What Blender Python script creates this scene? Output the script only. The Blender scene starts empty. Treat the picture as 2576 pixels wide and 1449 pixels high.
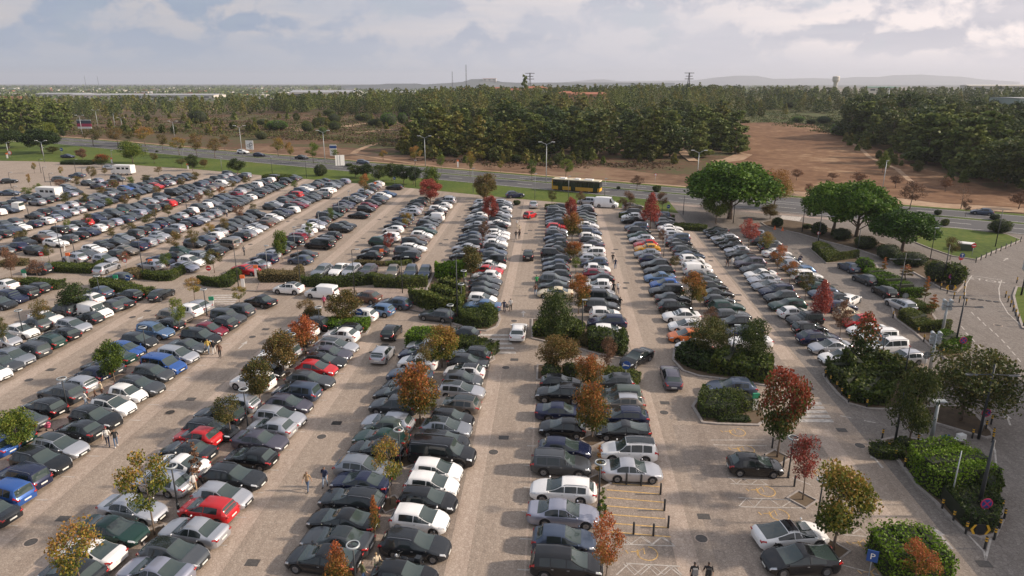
import bpy, math, random
from mathutils import Vector, Matrix
R = math.radians
rnd = random.Random(7)
C = bpy.context.scene.collection
sc = bpy.context.scene
PI = math.pi

# ---------------------------------------------------------------- camera, world, sun
F = 1700.0 / 2576            # focal length in picture widths
CAM_H, SLOPE = 30.5, .0235   # the car park climbs gently away from the camera
TH = math.atan(516.5 / 1700.0)
YAW = R(3.588)
cT, sT = math.cos(TH), math.sin(TH)
cY, sY = math.cos(YAW), math.sin(YAW)

cam_data = bpy.data.cameras.new("camera")
cam = bpy.data.objects.new("camera", cam_data); C.objects.link(cam)
cam_data.sensor_width = 36; cam_data.lens = 36 * F
cam_data.clip_start = .5; cam_data.clip_end = 80000
cam.location = (0, 0, CAM_H)
cam.rotation_euler = (PI / 2 - TH, 0, YAW)
sc.camera = cam

w = bpy.data.worlds.new("World"); sc.world = w; w.use_nodes = True
SUN_EL, SUN_AZ = R(27), R(3)        # azimuth measured from +X towards +Y
nt = w.node_tree; nt.nodes.clear()
def wn(t, **k):
    n = nt.nodes.new(t)
    for a, b in k.items(): setattr(n, a, b)
    return n
out = wn('ShaderNodeOutputWorld'); bg = wn('ShaderNodeBackground'); bg.inputs[1].default_value = .10
sky = wn('ShaderNodeTexSky', sky_type='NISHITA', sun_disc=False, sun_elevation=SUN_EL, sun_rotation=PI / 2 - SUN_AZ)
sky.air_density = 1.2; sky.dust_density = 2.5
geo = wn('ShaderNodeTexCoord')
sep = wn('ShaderNodeSeparateXYZ'); nt.links.new(geo.outputs['Generated'], sep.inputs[0])
def wm(op, a, b=None, c=None):
    n = wn('ShaderNodeMath', operation=op)
    for i, v in enumerate((a, b, c)):
        if v is None: continue
        if isinstance(v, (int, float)): n.inputs[i].default_value = v
        else: nt.links.new(v, n.inputs[i])
    return n.outputs[0]
def wramp(fac, pts, interp='LINEAR'):
    n = wn('ShaderNodeValToRGB'); n.color_ramp.interpolation = interp
    e = n.color_ramp.elements
    while len(e) < len(pts): e.new(.5)
    for i, (p, c) in enumerate(pts):
        e[i].position = p; e[i].color = (*c, 1) if len(c) == 3 else c
    nt.links.new(fac, n.inputs[0]); return n.outputs[0]
def wmix(f, a, b):
    n = wn('ShaderNodeMixRGB')
    for i, v in enumerate((f, a, b)):
        if isinstance(v, (int, float)): n.inputs[i].default_value = v
        elif isinstance(v, tuple): n.inputs[i].default_value = (*v, 1)
        else: nt.links.new(v, n.inputs[i])
    return n.outputs[0]
X, Y_, Z = sep.outputs
def cloudnoise(zs, scale, detail, off, dist=0.0):
    cmb = wn('ShaderNodeCombineXYZ'); nt.links.new(X, cmb.inputs[0]); nt.links.new(Y_, cmb.inputs[1])
    nt.links.new(wm('MULTIPLY', Z, zs), cmb.inputs[2])
    mp = wn('ShaderNodeMapping'); mp.inputs['Location'].default_value = off; nt.links.new(cmb.outputs[0], mp.inputs[0])
    n = wn('ShaderNodeTexNoise'); n.inputs['Scale'].default_value = scale; n.inputs['Detail'].default_value = detail
    n.inputs['Roughness'].default_value = .55; n.inputs['Distortion'].default_value = dist
    nt.links.new(mp.outputs[0], n.inputs['Vector']); return n.outputs['Fac']
n_puff = cloudnoise(1.7, 10, 12, (1.3, 4.2, 1.7), .25)
n_puff_up = cloudnoise(1.7, 10, 12, (1.3, 4.2, 1.735), .25)      # the same field a little lower: gives each puff a lit top
n_band = cloudnoise(9, 2.2, 6, (7.3, 1.2, .9), .2)
side = wm('MULTIPLY_ADD', X, .95, .42)               # left of the view cool, right warm and bright
side.node.use_clamp = True
cloud_lit = wmix(side, (5.0, 4.7, 4.75), (9.2, 8.1, 7.8))
cloud_mid = wmix(side, (3.3, 3.75, 4.6), (7.2, 6.6, 6.7))
cloud_sh = wmix(side, (2.5, 3.1, 4.2), (5.4, 5.1, 5.5))
relief = wm('MULTIPLY_ADD', wm('SUBTRACT', n_puff, n_puff_up), 9.5, .45); relief.node.use_clamp = True
body = wmix(relief, cloud_sh, cloud_lit)
body = wmix(wramp(n_band, [(.40, (0, 0, 0)), (.60, (.75, .75, .75))]), body, cloud_mid)
low = wramp(wm('MULTIPLY_ADD', Z, 11, 0.), [(.18, (1, 1, 1)), (.62, (0, 0, 0))])    # thicker layered cloud low down
body = wmix(wm('MULTIPLY', low, .6), body, cloud_mid)
el_fade = wm('MULTIPLY_ADD', Z, 30, -.25); el_fade.node.use_clamp = True     # haze band above the horizon
hazeband = wmix(side, (3.6, 4.1, 4.9), (6.6, 6.1, 6.5))
body2 = wmix(el_fade, hazeband, body)
cov_h = wm('ADD', n_puff, wm('MULTIPLY_ADD', Z, -1.3, .165))                   # blue gaps only open up high
cov = wramp(cov_h, [(.420, (.68, .68, .68)), (.50, (.98, .98, .98))])
covf = wmix(el_fade, (.97, .97, .97), cov)
gap = wmix(.7, sky.outputs[0], wmix(side, (3.3, 3.95, 4.9), (5.8, 6.5, 7.5)))
full = wmix(covf, gap, body2)
nt.links.new(full, bg.inputs[0]); nt.links.new(bg.outputs[0], out.inputs[0])

sl = bpy.data.lights.new("sun", 'SUN'); sl.energy = 4.1; sl.angle = R(2.6); sl.color = (1, .85, .70)
so = bpy.data.objects.new("sun", sl); C.objects.link(so)
sdir = Vector((math.cos(SUN_AZ) * math.cos(SUN_EL), math.sin(SUN_AZ) * math.cos(SUN_EL), math.sin(SUN_EL)))
so.rotation_euler = sdir.to_track_quat('Z', 'Y').to_euler(); so.location = (60, 0, 80)
sc.view_settings.view_transform = 'Standard'; sc.view_settings.look = 'None'
sc.view_settings.exposure = 0.32; sc.view_settings.gamma = 1
sc.cycles.max_bounces = 6; sc.cycles.volume_bounces = 0; sc.cycles.transparent_max_bounces = 6

# ---------------------------------------------------------------- terrain and picks
def sstep(a, b, x):
    t = max(0., min(1., (x - a) / (b - a))); return t * t * (3 - 2 * t)
def hgt(p, q):
    """ground height; the lot is an inclined plane, beyond the road a hill rises to the right"""
    Yc = q * cY - p * sY; Xc = p * cY + q * sY
    base = SLOPE * Yc
    if Yc < 265: return base
    cap = 6.3 + 15.5 * sstep(-330, 110, Xc)
    r = 1 - math.exp(-(Yc - 265) * SLOPE * 1.35 / max(.1, cap - 6.2)) if cap > 6.3 else 0
    z = 6.23 + (cap - 6.2) * r * sstep(265, 300, Yc) + (1 - sstep(265, 300, Yc)) * (base - 6.23)
    z += .8 * math.sin(Xc * .021 + 1) * math.sin(Yc * .017) * sstep(270, 340, Yc)
    fall = sstep(820, 1300, Yc)
    return z * (1 - fall)
TS = {'A': (1500, 2108 / 960), 'B': (1000, 2318 / 960), 'C': (560, 2576 / 960), 'E': (240, 2576 / 960)}
def tile(t, x, y):
    o, k = TS[t[0]]
    return (960 * (int(t[1]) - 1) + x / k) / 1.490683, (o + y / k) / 1.490683
def ray(px, py):
    u = (px - 1288) / 1700.; v = (py - 724.5) / 1700.
    dy = cT - v * sT; dz = -sT - v * cT
    return u * cY - dy * sY, u * sY + dy * cY, dz, dy
def ground(px, py):
    dp, dq, dz, dy = ray(px, py)
    den = SLOPE * dy - dz
    t = CAM_H / den if den > 1e-4 else 1e9
    if t * dy <= 262: return dp * t, dq * t
    t = 262 / dy
    for _ in range(4000):
        if CAM_H + dz * t <= hgt(dp * t, dq * t): break
        t *= 1.004
    return dp * t, dq * t
def at(t, x, y): return ground(*tile(t, x, y))
def depth(p, q, z):
    Yc = q * cY - p * sY; return Yc * cT - (z - CAM_H) * sT
def top_height(p, q, t, x, y):
    """height of a thing standing at p,q whose top shows at picture row y"""
    k = (tile(t, x, y)[1] - 724.5) / 1700.; Yc = q * cY - p * sY
    return CAM_H - Yc * (sT + k * cT) / (cT - k * sT) - hgt(p, q)
def metres(p, q, t, wpx):
    return wpx / TS[t[0]][1] / 1.490683 * depth(p, q, hgt(p, q)) / 1700.
def at_far(t, x, dist):
    px = tile(t, x, 0)[0]; u = (px - 1288) / 1700. / cT
    Xc, Yc = u * dist, dist
    return Xc * cY - Yc * sY, Xc * sY + Yc * cY

# ---------------------------------------------------------------- materials
def mat(name, col, rough=.6, metal=0., coat=0., spec=.5, noise=None, emit=None):
    m = bpy.data.materials.new(name); m.use_nodes = True
    b = m.node_tree.nodes['Principled BSDF']
    b.inputs['Base Color'].default_value = (*col, 1); b.inputs['Roughness'].default_value = rough
    b.inputs['Metallic'].default_value = metal; b.inputs['Coat Weight'].default_value = coat
    b.inputs['Coat Roughness'].default_value = .04; b.inputs['Specular IOR Level'].default_value = spec
    if noise:
        sc_, amt = noise; N = m.node_tree.nodes; L = m.node_tree.links
        tc = N.new('ShaderNodeTexCoord'); n = N.new('ShaderNodeTexNoise'); n.inputs['Scale'].default_value = sc_
        n.inputs['Detail'].default_value = 5; L.new(tc.outputs['Object'], n.inputs['Vector'])
        mr = N.new('ShaderNodeMapRange'); mr.inputs[1].default_value = .3; mr.inputs[2].default_value = .7
        mr.inputs[3].default_value = 1 - amt; mr.inputs[4].default_value = 1 + amt; L.new(n.outputs['Fac'], mr.inputs[0])
        mx = N.new('ShaderNodeVectorMath'); mx.operation = 'SCALE'; mx.inputs[0].default_value = col
        L.new(mr.outputs[0], mx.inputs['Scale']); L.new(mx.outputs[0], b.inputs['Base Color'])
    return m
class NB:
    """small node-building helper"""
    def __init__(s, name):
        s.m = bpy.data.materials.new(name); s.m.use_nodes = True; s.N = s.m.node_tree.nodes; s.L = s.m.node_tree.links
        s.b = s.N['Principled BSDF']; s.tc = s.N.new('ShaderNodeTexCoord'); s.geo = s.N.new('ShaderNodeNewGeometry')
        s.pos = s.geo.outputs['Position']; s.b.inputs['Specular IOR Level'].default_value = .25
    def _in(s, sock, v):
        if v is None: return
        if isinstance(v, (int, float)): sock.default_value = v
        elif isinstance(v, tuple): sock.default_value = (*v, 1) if len(sock.default_value) == 4 and len(v) == 3 else v
        else: s.L.new(v, sock)
    def math(s, op, a, b=None, c=None, clamp=False):
        n = s.N.new('ShaderNodeMath'); n.operation = op; n.use_clamp = clamp
        for i, v in enumerate((a, b, c)): s._in(n.inputs[i], v)
        return n.outputs[0]
    def noise(s, scale, detail=4, rough=.55, vec=None, stretch=None, dist=0.):
        n = s.N.new('ShaderNodeTexNoise'); n.inputs['Scale'].default_value = scale; n.inputs['Detail'].default_value = detail
        n.inputs['Roughness'].default_value = rough; n.inputs['Distortion'].default_value = dist
        v = vec if vec is not None else s.pos
        if stretch:
            mp = s.N.new('ShaderNodeMapping'); mp.inputs['Scale'].default_value = stretch
            s.L.new(v, mp.inputs[0]); v = mp.outputs[0]
        s.L.new(v, n.inputs['Vector']); return n.outputs['Fac']
    def voro(s, scale, feat='F1', vec=None, out='Distance', stretch=None):
        n = s.N.new('ShaderNodeTexVoronoi'); n.feature = feat; n.inputs['Scale'].default_value = scale
        v = vec if vec is not None else s.pos
        if stretch:
            mp = s.N.new('ShaderNodeMapping'); mp.inputs['Scale'].default_value = stretch
            s.L.new(v, mp.inputs[0]); v = mp.outputs[0]
        s.L.new(v, n.inputs['Vector']); return n.outputs[out]
    def ramp(s, f, pts):
        n = s.N.new('ShaderNodeValToRGB'); e = n.color_ramp.elements
        while len(e) < len(pts): e.new(.5)
        for i, (p, c) in enumerate(pts): e[i].position = p; e[i].color = (*c, 1) if isinstance(c, tuple) else (c, c, c, 1)
        s._in(n.inputs[0], f); return n.outputs[0]
    def mix(s, f, a, b, mode='MIX'):
        n = s.N.new('ShaderNodeMixRGB'); n.blend_type = mode
        for i, v in enumerate((f, a, b)): s._in(n.inputs[i], v)
        return n.outputs[0]
    def done(s, col, rough=.85, bump=None, bs=.3, bd=.02):
        s._in(s.b.inputs['Base Color'], col); s._in(s.b.inputs['Roughness'], rough)
        if bump is not None:
            n = s.N.new('ShaderNodeBump'); n.inputs['Strength'].default_value = bs; n.inputs['Distance'].default_value = bd
            s.L.new(bump, n.inputs['Height']); s.L.new(n.outputs[0], s.b.inputs['Normal'])
        return s.m
def cobble(name, c1, c2, joint, size=6., patch=.35, stain=(.7, .62, .58)):
    k = NB(name)
    v = k.voro(size, 'F1', out='Color'); edge = k.voro(size, 'DISTANCE_TO_EDGE')
    sepn = k.N.new('ShaderNodeSeparateColor'); k.L.new(v, sepn.inputs[0])
    stone = k.mix(sepn.outputs[0], c1, c2)
    wv = k.N.new('ShaderNodeTexWave'); wv.inputs['Scale'].default_value = .55; wv.inputs['Distortion'].default_value = 7
    wv.inputs['Detail'].default_value = 2; wv.inputs['Detail Scale'].default_value = 1.4; k.L.new(k.pos, wv.inputs['Vector'])
    stone = k.mix(k.math('MULTIPLY', wv.outputs['Fac'], .17), stone, joint)
    col = k.mix(k.ramp(edge, [(.02, .75), (.09, 0.)]), stone, joint)
    big = k.noise(.11, 5, .6); col = k.mix(k.ramp(big, [(.36, patch), (.62, 0.)]), col, k.mix(1., col, stain, 'MULTIPLY'))
    sm = k.noise(1.3, 6, .65); col = k.mix(k.ramp(sm, [(.50, 0.), (.72, .2)]), col, k.mix(1., col, (.72, .68, .66), 'MULTIPLY'))
    oil = k.noise(.55, 3, .5, stretch=(1, .35, 1)); col = k.mix(k.ramp(oil, [(.60, 0.), (.72, .16)]), col, k.mix(1., col, (.52, .5, .5), 'MULTIPLY'))
    trk = k.noise(.9, 3, .5, stretch=(1, .03, 1)); col = k.mix(k.ramp(trk, [(.48, 0.), (.68, .35)]), col, k.mix(1., col, (.70, .68, .67), 'MULTIPLY'))
    return k.done(col, .82, edge, .5, .03)
M = {}
M['cobble'] = cobble('cobblestones', (.34, .275, .218), (.425, .352, .285), (.22, .178, .145), 5.5, .14)
M['stall'] = cobble('stall_cobbles', (.295, .243, .20), (.375, .315, .263), (.19, .155, .127), 5.5, .2)
M['strip'] = cobble('pale_setts', (.44, .352, .285), (.51, .42, .345), (.31, .245, .195), 4.5, .15)
M['pink'] = cobble('pinkish_pavers', (.36, .285, .24), (.43, .345, .29), (.25, .195, .165), 3., .3)
M['paver'] = cobble('grey_pavers', (.215, .188, .165), (.275, .245, .217), (.135, .118, .104), 4., .25)
def asphalt(name, c, a=.2):
    k = NB(name); n = k.noise(18, 5, .7); n2 = k.noise(.12, 4, .6, stretch=(1, 1, 1))
    col = k.mix(n, tuple(x * (1 - a) for x in c), tuple(x * (1 + a) for x in c))
    col = k.mix(k.ramp(n2, [(.4, .45), (.65, 0.)]), col, tuple(x * .78 for x in c)); return k.done(col, .8, n, .2, .01)
M['asphalt'] = asphalt('asphalt', (.115, .112, .112))
M['kerb'] = mat('kerb_stone', (.34, .30, .27), .85, noise=(3, .2))
M['kerb_dark'] = mat('dark_kerb_stone', (.16, .15, .14), .85, noise=(3, .2))
M['whiteline'] = mat('white_road_paint', (.62, .6, .56), .7, noise=(2.5, .25))
M['worn'] = mat('worn_white_paint', (.47, .43, .385), .8, noise=(3.5, .3))
M['yellowline'] = mat('yellow_road_paint', (.56, .36, .14), .8, noise=(5, .35))
def soil(name, cols, sc1=.9, sc2=.07, rough=.95):
    k = NB(name); a = k.noise(sc1, 7, .65); b = k.noise(sc2, 4, .6)
    f = k.math('ADD', k.math('MULTIPLY', a, .55), k.math('MULTIPLY', b, .45))
    pts = [(.36 + .28 * i / (len(cols) - 1), c) for i, c in enumerate(cols)]
    return k.done(k.ramp(f, pts), rough, a, .4, .05)
M['grass'] = soil('lawn', [(.042, .062, .010), (.065, .10, .014), (.095, .13, .018), (.13, .13, .03)], 1.2, .06)
M['soil'] = soil('planting_soil', [(.06, .045, .032), (.12, .085, .055), (.16, .12, .08)])
M['clearing'] = soil('red_earth', [(.095, .047, .025), (.15, .076, .038), (.205, .112, .058), (.31, .20, .115)], .3, .03)
M['sand'] = soil('sandy_track', [(.25, .15, .09), (.35, .235, .15), (.45, .32, .215)], .5, .08)
M['verge'] = soil('dry_verge', [(.10, .055, .032), (.165, .095, .055), (.23, .145, .09), (.2, .15, .075)], .25, .04)
# heath and far plain in one sheet
def heath():
    k = NB('heath_and_plain')
    a = k.noise(.06, 8, .68, stretch=(.5, 1.6, 1)); b = k.noise(.012, 5, .6, stretch=(.6, 1.5, 1)); d = k.noise(.5, 5, .7)
    f = k.math('ADD', k.math('MULTIPLY', a, .6), k.math('MULTIPLY', d, .4))
    h = k.ramp(f, [(.36, (.05, .055, .02)), (.44, (.085, .085, .03)), (.50, (.10, .060, .034)), (.57, (.15, .083, .046)), (.66, (.26, .165, .095))])
    fields = k.voro(.0016, out='Color', stretch=(.45, 1.3, 1)); fs = k.N.new('ShaderNodeSeparateColor'); k.L.new(fields, fs.inputs[0])
    fc = k.ramp(fs.outputs[0], [(.0, (.24, .175, .115)), (.35, (.30, .225, .15)), (.55, (.085, .11, .04)), (.7, (.20, .155, .10)), (.85, (.13, .15, .06)), (1., (.06, .07, .035))])
    fc = k.mix(k.ramp(k.noise(.004, 6, .7, stretch=(.5, 2, 1)), [(.48, 0.), (.56, 1.)]), fc, (.035, .045, .025))
    sp = k.N.new('ShaderNodeSeparateXYZ'); k.L.new(k.pos, sp.inputs[0])
    right = k.math('MULTIPLY', k.math('MULTIPLY_ADD', sp.outputs[0], 1 / 90., .1, True), k.math('MULTIPLY_ADD', sp.outputs[1], 1 / 90., -3.2, True))
    h = k.mix(k.math('MULTIPLY', right, .8), h, k.ramp(f, [(.36, (.035, .055, .014)), (.48, (.07, .09, .024)), (.58, (.11, .105, .035)), (.68, (.16, .12, .06))]))
    far = k.math('MULTIPLY_ADD', sp.outputs[1], 1 / 200., -4.6, True)
    vf = k.math('MULTIPLY_ADD', sp.outputs[1], 1 / 3000., -1.25, True)
    fc = k.mix(vf, fc, (.04, .05, .03))
    return k.done(k.mix(far, h, fc), .95)
M['heath'] = heath()
# car materials
PAINT = {
 'black': ((.009, .010, .012), .18, 0.), 'offblack': ((.024, .028, .033), .22, .2), 'darkgrey': ((.075, .082, .09), .32, .5),
 'grey': ((.11, .12, .13), .34, .6), 'greige': ((.24, .21, .18), .35, .5), 'lightgrey': ((.28, .30, .33), .35, .6), 'silver': ((.50, .51, .54), .34, .6),
 'white': ((.84, .83, .81), .28, 0.), 'cream': ((.66, .56, .38), .3, 0.), 'navy': ((.014, .02, .055), .27, .2), 'bluegrey': ((.075, .10, .15), .3, .5),
 'blue': ((.03, .10, .34), .27, .2), 'steelblue': ((.12, .21, .36), .32, .5), 'red': ((.48, .018, .022), .25, 0.), 'maroon': ((.19, .012, .03), .27, .2),
 'darkgreen': ((.012, .045, .036), .28, .2), 'olive': ((.10, .125, .105), .34, .5), 'yellow': ((.62, .30, .02), .27, 0.), 'orange': ((.60, .15, .03), .27, 0.),
 'brown': ((.13, .075, .055), .32, .4), 'purple': ((.10, .095, .125), .33, .5), 'lavender': ((.33, .345, .42), .33, .5)}
PW = {'black': 'black', 'offblack': 'black', 'darkgrey': 'dark grey', 'grey': 'grey', 'greige': 'grey-beige', 'lightgrey': 'light grey', 'silver': 'silver',
 'white': 'white', 'cream': 'cream', 'navy': 'navy blue', 'bluegrey': 'blue-grey', 'blue': 'bright blue', 'steelblue': 'pale blue', 'red': 'red',
 'maroon': 'dark red', 'darkgreen': 'dark green', 'olive': 'grey-green', 'yellow': 'yellow-orange', 'orange': 'orange', 'brown': 'brown', 'purple': 'purplish grey', 'lavender': 'lavender silver'}
for n_, (c_, r_, m_) in PAINT.items():
    M['p_' + n_] = mat('paint_' + n_, c_, r_, m_, .6, .3, noise=(.9, .05))
M['glass'] = mat('car_glass', (.018, .025, .026), .06, 0, .3, .6)
M['screen'] = mat('windscreen_glass', (.04, .058, .055), .05, 0, .6, .6)  # base lighter than side glass: sky reflection and cabin view put into the colour
M['tyre'] = mat('tyre_rubber', (.018, .018, .019), .85); M['rim'] = mat('alloy_rim', (.36, .37, .39), .35, .8)
M['plastic'] = mat('dark_plastic', (.02, .021, .023), .6); M['head'] = mat('headlamp_glass', (.62, .64, .66), .1, .3, 1)
M['tail'] = mat('tail_lamp_red', (.42, .012, .012), .2, 0, 1); M['plate'] = mat('number_plate', (.75, .75, .70), .5)
M['metal'] = mat('grey_metal', (.22, .23, .24), .5, .5); M['darkmetal'] = mat('dark_painted_metal', (.035, .04, .045), .5, .2)
M['palemetal'] = mat('pale_galvanised_metal', (.42, .45, .46), .5, .3); M['whitep'] = mat('white_panel', (.75, .74, .71), .5, noise=(2, .05))
M['lamp'] = mat('lamp_glass', (.8, .8, .78), .3); M['blue_s'] = mat('sign_blue', (.015, .07, .26), .5); M['red_s'] = mat('sign_red', (.6, .02, .03), .4)
M['mag_s'] = mat('sign_red_rim', (.55, .03, .10), .4); M['green_s'] = mat('sign_green', (.02, .25, .13), .4); M['yel_s'] = mat('sign_yellow', (.75, .42, .03), .5)
M['black_s'] = mat('sign_black', (.02, .02, .02), .5); M['cone'] = mat('cone_orange', (.75, .16, .04), .5)
M['bark'] = mat('tree_bark', (.16, .12, .09), .9, noise=(5, .35)); M['bark_pale'] = mat('pale_dead_bark', (.36, .31, .28), .9, noise=(5, .25))
# ---------------------------------------------------------------- mesh builder
class MB:
    def __init__(s): s.v = []; s.f = []; s.mi = []; s.at = None
    def add(s, vs, fs, mi=0):
        n = len(s.v); s.v += [tuple(x) for x in vs]; s.f += [tuple(i + n for i in f) for f in fs]; s.mi += [mi] * len(fs)
    def box(s, c, d, mi=0, rz=0., taper=1.):
        x, y, z = d[0] / 2, d[1] / 2, d[2] / 2; cr, sr = math.cos(rz), math.sin(rz); vs = []
        for k, zz in ((1, -z), (taper, z)):
            for a, b in ((-x, -y), (x, -y), (x, y), (-x, y)):
                a *= k; b *= k; vs.append((c[0] + a * cr - b * sr, c[1] + a * sr + b * cr, c[2] + zz))
        s.add(vs, [(3, 2, 1, 0), (4, 5, 6, 7), (0, 1, 5, 4), (1, 2, 6, 5), (2, 3, 7, 6), (3, 0, 4, 7)], mi)
    def tube(s, pts, rad, n=8, mi=0, cap=True):
        pts = [Vector(p) for p in pts]; rings = []
        if isinstance(rad, (int, float)): rad = [rad] * len(pts)
        for i, p in enumerate(pts):
            d = (pts[min(i + 1, len(pts) - 1)] - pts[max(i - 1, 0)]).normalized()
            a = Vector((0, 0, 1)) if abs(d.z) < .9 else Vector((1, 0, 0)); u = d.cross(a).normalized(); w_ = d.cross(u)
            rings.append([p + (u * math.cos(2 * PI * k / n) + w_ * math.sin(2 * PI * k / n)) * rad[i] for k in range(n)])
        vs = [v for r in rings for v in r]; fs = []
        for i in range(len(pts) - 1):
            for k in range(n): fs.append((i * n + k, i * n + (k + 1) % n, (i + 1) * n + (k + 1) % n, (i + 1) * n + k))
        if cap: fs += [tuple(range(n - 1, -1, -1)), tuple(range((len(pts) - 1) * n, len(pts) * n))]
        s.add(vs, fs, mi)
    def lathe(s, prof, n=16, mi=0, c=(0, 0, 0), axis='z'):
        vs = []
        for r_, z in prof:
            for k in range(n):
                a = 2 * PI * k / n; x, y = r_ * math.cos(a), r_ * math.sin(a)
                vs.append((c[0] + x, c[1] + y, c[2] + z) if axis == 'z' else ((c[0] + x, c[1] + z, c[2] + y) if axis == 'y' else (c[0] + z, c[1] + x, c[2] + y)))
        fs = [(i * n + k, i * n + (k + 1) % n, (i + 1) * n + (k + 1) % n, (i + 1) * n + k) for i in range(len(prof) - 1) for k in range(n)]
        s.add(vs, fs, mi)
    def ell(s, c, r_, mi=0, n=10, m=7):
        prof = [(math.sin(PI * i / m) + 1e-4, -math.cos(PI * i / m)) for i in range(m + 1)]; vs = []
        for a, z in prof:
            for k in range(n):
                t = 2 * PI * k / n; vs.append((c[0] + r_[0] * a * math.cos(t), c[1] + r_[1] * a * math.sin(t), c[2] + r_[2] * z))
        s.add(vs, [(i * n + k, i * n + (k + 1) % n, (i + 1) * n + (k + 1) % n, (i + 1) * n + k) for i in range(m) for k in range(n)], mi)
    def leaf(s, c, size, mi=0, r=rnd, asp=.7):
        th = r.uniform(0, 2 * PI); ph = math.acos(r.uniform(-1, 1)); a = Vector((math.sin(ph) * math.cos(th), math.sin(ph) * math.sin(th), math.cos(ph)))
        t = Vector((r.gauss(0, 1), r.gauss(0, 1), r.gauss(0, 1))); b = a.cross(t).normalized() * size * asp * .5; a = a * size * .5; c = Vector(c)
        n = len(s.v); s.v += [tuple(c - a), tuple(c + b), tuple(c + a), tuple(c - b)]; s.f.append((n, n + 1, n + 2, n + 3)); s.mi.append(mi)
    def mesh(s, name, mats, smooth=False, attr=None):
        me = bpy.data.meshes.new(name); me.from_pydata(s.v, [], s.f)
        for m_ in (mats if isinstance(mats, (list, tuple)) else [mats]): me.materials.append(m_)
        me.polygons.foreach_set('material_index', s.mi)
        if smooth: me.polygons.foreach_set('use_smooth', [True] * len(s.f))
        me.update(); return me
def tag(o, label=None, cat=None, group=None, kind=None):
    if label: o['label'] = label
    if cat: o['category'] = cat
    if group: o['group'] = group
    if kind: o['kind'] = kind
    return o
def link(name, me, parent=None, loc=None):
    o = bpy.data.objects.new(name, me); C.objects.link(o)
    if parent is not None: o.parent = parent
    if loc is not None: o.location = loc
    return o
def thing(name, label, cat, loc=(0, 0, 0), rz=0, group=None, me=None):
    o = bpy.data.objects.new(name, me); C.objects.link(o); o.location = loc; o.rotation_euler = (0, 0, rz)
    if me is None: o.empty_display_size = .3
    return tag(o, label, cat, group)
def copy_tree(o, parent=None):
    c = o.copy(); C.objects.link(c)
    if parent is not None: c.parent = parent
    for ch in KIDS.get(o.name, []):
        KIDS.setdefault(c.name, []).append(copy_tree(ch, c))
    return c
KIDS = {}
def kid(name, me, parent, loc=None):
    o = link(name, me, parent, loc); KIDS.setdefault(parent.name, []).append(o); return o
def place(o, p, q, rz=0., tilt=True, dz=0., s=None):
    n = Vector((SLOPE * sY, -SLOPE * cY, 1)).normalized() if tilt else Vector((0, 0, 1))
    qn = Vector((0, 0, 1)).rotation_difference(n)
    o.rotation_mode = 'QUATERNION'; o.rotation_quaternion = qn @ Matrix.Rotation(rz, 3, 'Z').to_quaternion()
    o.location = (p, q, hgt(p, q) + dz)
    if s is not None: o.scale = s if isinstance(s, tuple) else (s, s, s)
def sheet(name, poly, m, dz, kind='structure', sub=None):
    """flat polygon laid on the ground (cut into cells where the ground curves)"""
    if sub is None:
        me = bpy.data.meshes.new(name); me.from_pydata([(p, q, hgt(p, q) + dz) for p, q in poly], [], [tuple(range(len(poly)))])
    else:
        import bmesh
        bm = bmesh.new(); bm.faces.new([bm.verts.new((p, q, 0)) for p, q in poly])
        xs = [p for p, q in poly]; ys = [q for p, q in poly]
        for ax, (a, b) in enumerate(((min(xs), max(xs)), (min(ys), max(ys)))):
            t = a + sub
            while t < b:
                co = (t, 0, 0) if ax == 0 else (0, t, 0); no = (1, 0, 0) if ax == 0 else (0, 1, 0)
                bmesh.ops.bisect_plane(bm, geom=bm.verts[:] + bm.edges[:] + bm.faces[:], plane_co=co, plane_no=no); t += sub
        for v in bm.verts: v.co.z = hgt(v.co.x, v.co.y) + dz
        me = bpy.data.meshes.new(name); bm.to_mesh(me); bm.free()
    me.materials.append(m); me.update()
    if me.polygons and me.polygons[0].normal.z < 0: me.flip_normals()
    o = link(name, me)
    if kind: o['kind'] = kind
    return o
def ribbon_poly(pts, w0, w1=None):
    """polygon of a path along pts, w0 to the left and w1 to the right"""
    w1 = w0 if w1 is None else w1; L_, R_ = [], []
    for i, (x, y) in enumerate(pts):
        a = pts[max(i - 1, 0)]; b = pts[min(i + 1, len(pts) - 1)]; d = Vector((b[0] - a[0], b[1] - a[1])).normalized()
        L_.append((x - d.y * w0, y + d.x * w0)); R_.append((x + d.y * w1, y - d.x * w1))
    return L_, R_
def ribbon(name, pts, w, m, dz, kind='structure', sub=3.):
    # resample so the ribbon hugs the ground
    rs = [pts[0]]
    for a, b in zip(pts, pts[1:]):
        d = math.hypot(b[0] - a[0], b[1] - a[1]); n = max(1, int(d / sub))
        rs += [(a[0] + (b[0] - a[0]) * i / n, a[1] + (b[1] - a[1]) * i / n) for i in range(1, n + 1)]
    L_, R_ = ribbon_poly(rs, w / 2); n = len(rs)
    me = bpy.data.meshes.new(name); me.from_pydata([(x, y, hgt(x, y) + dz) for x, y in L_ + R_], [], [(i, n + i, n + i + 1, i + 1) for i in range(n - 1)])
    me.materials.append(m); me.update(); o = link(name, me)
    if kind: o['kind'] = kind
    return o
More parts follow.
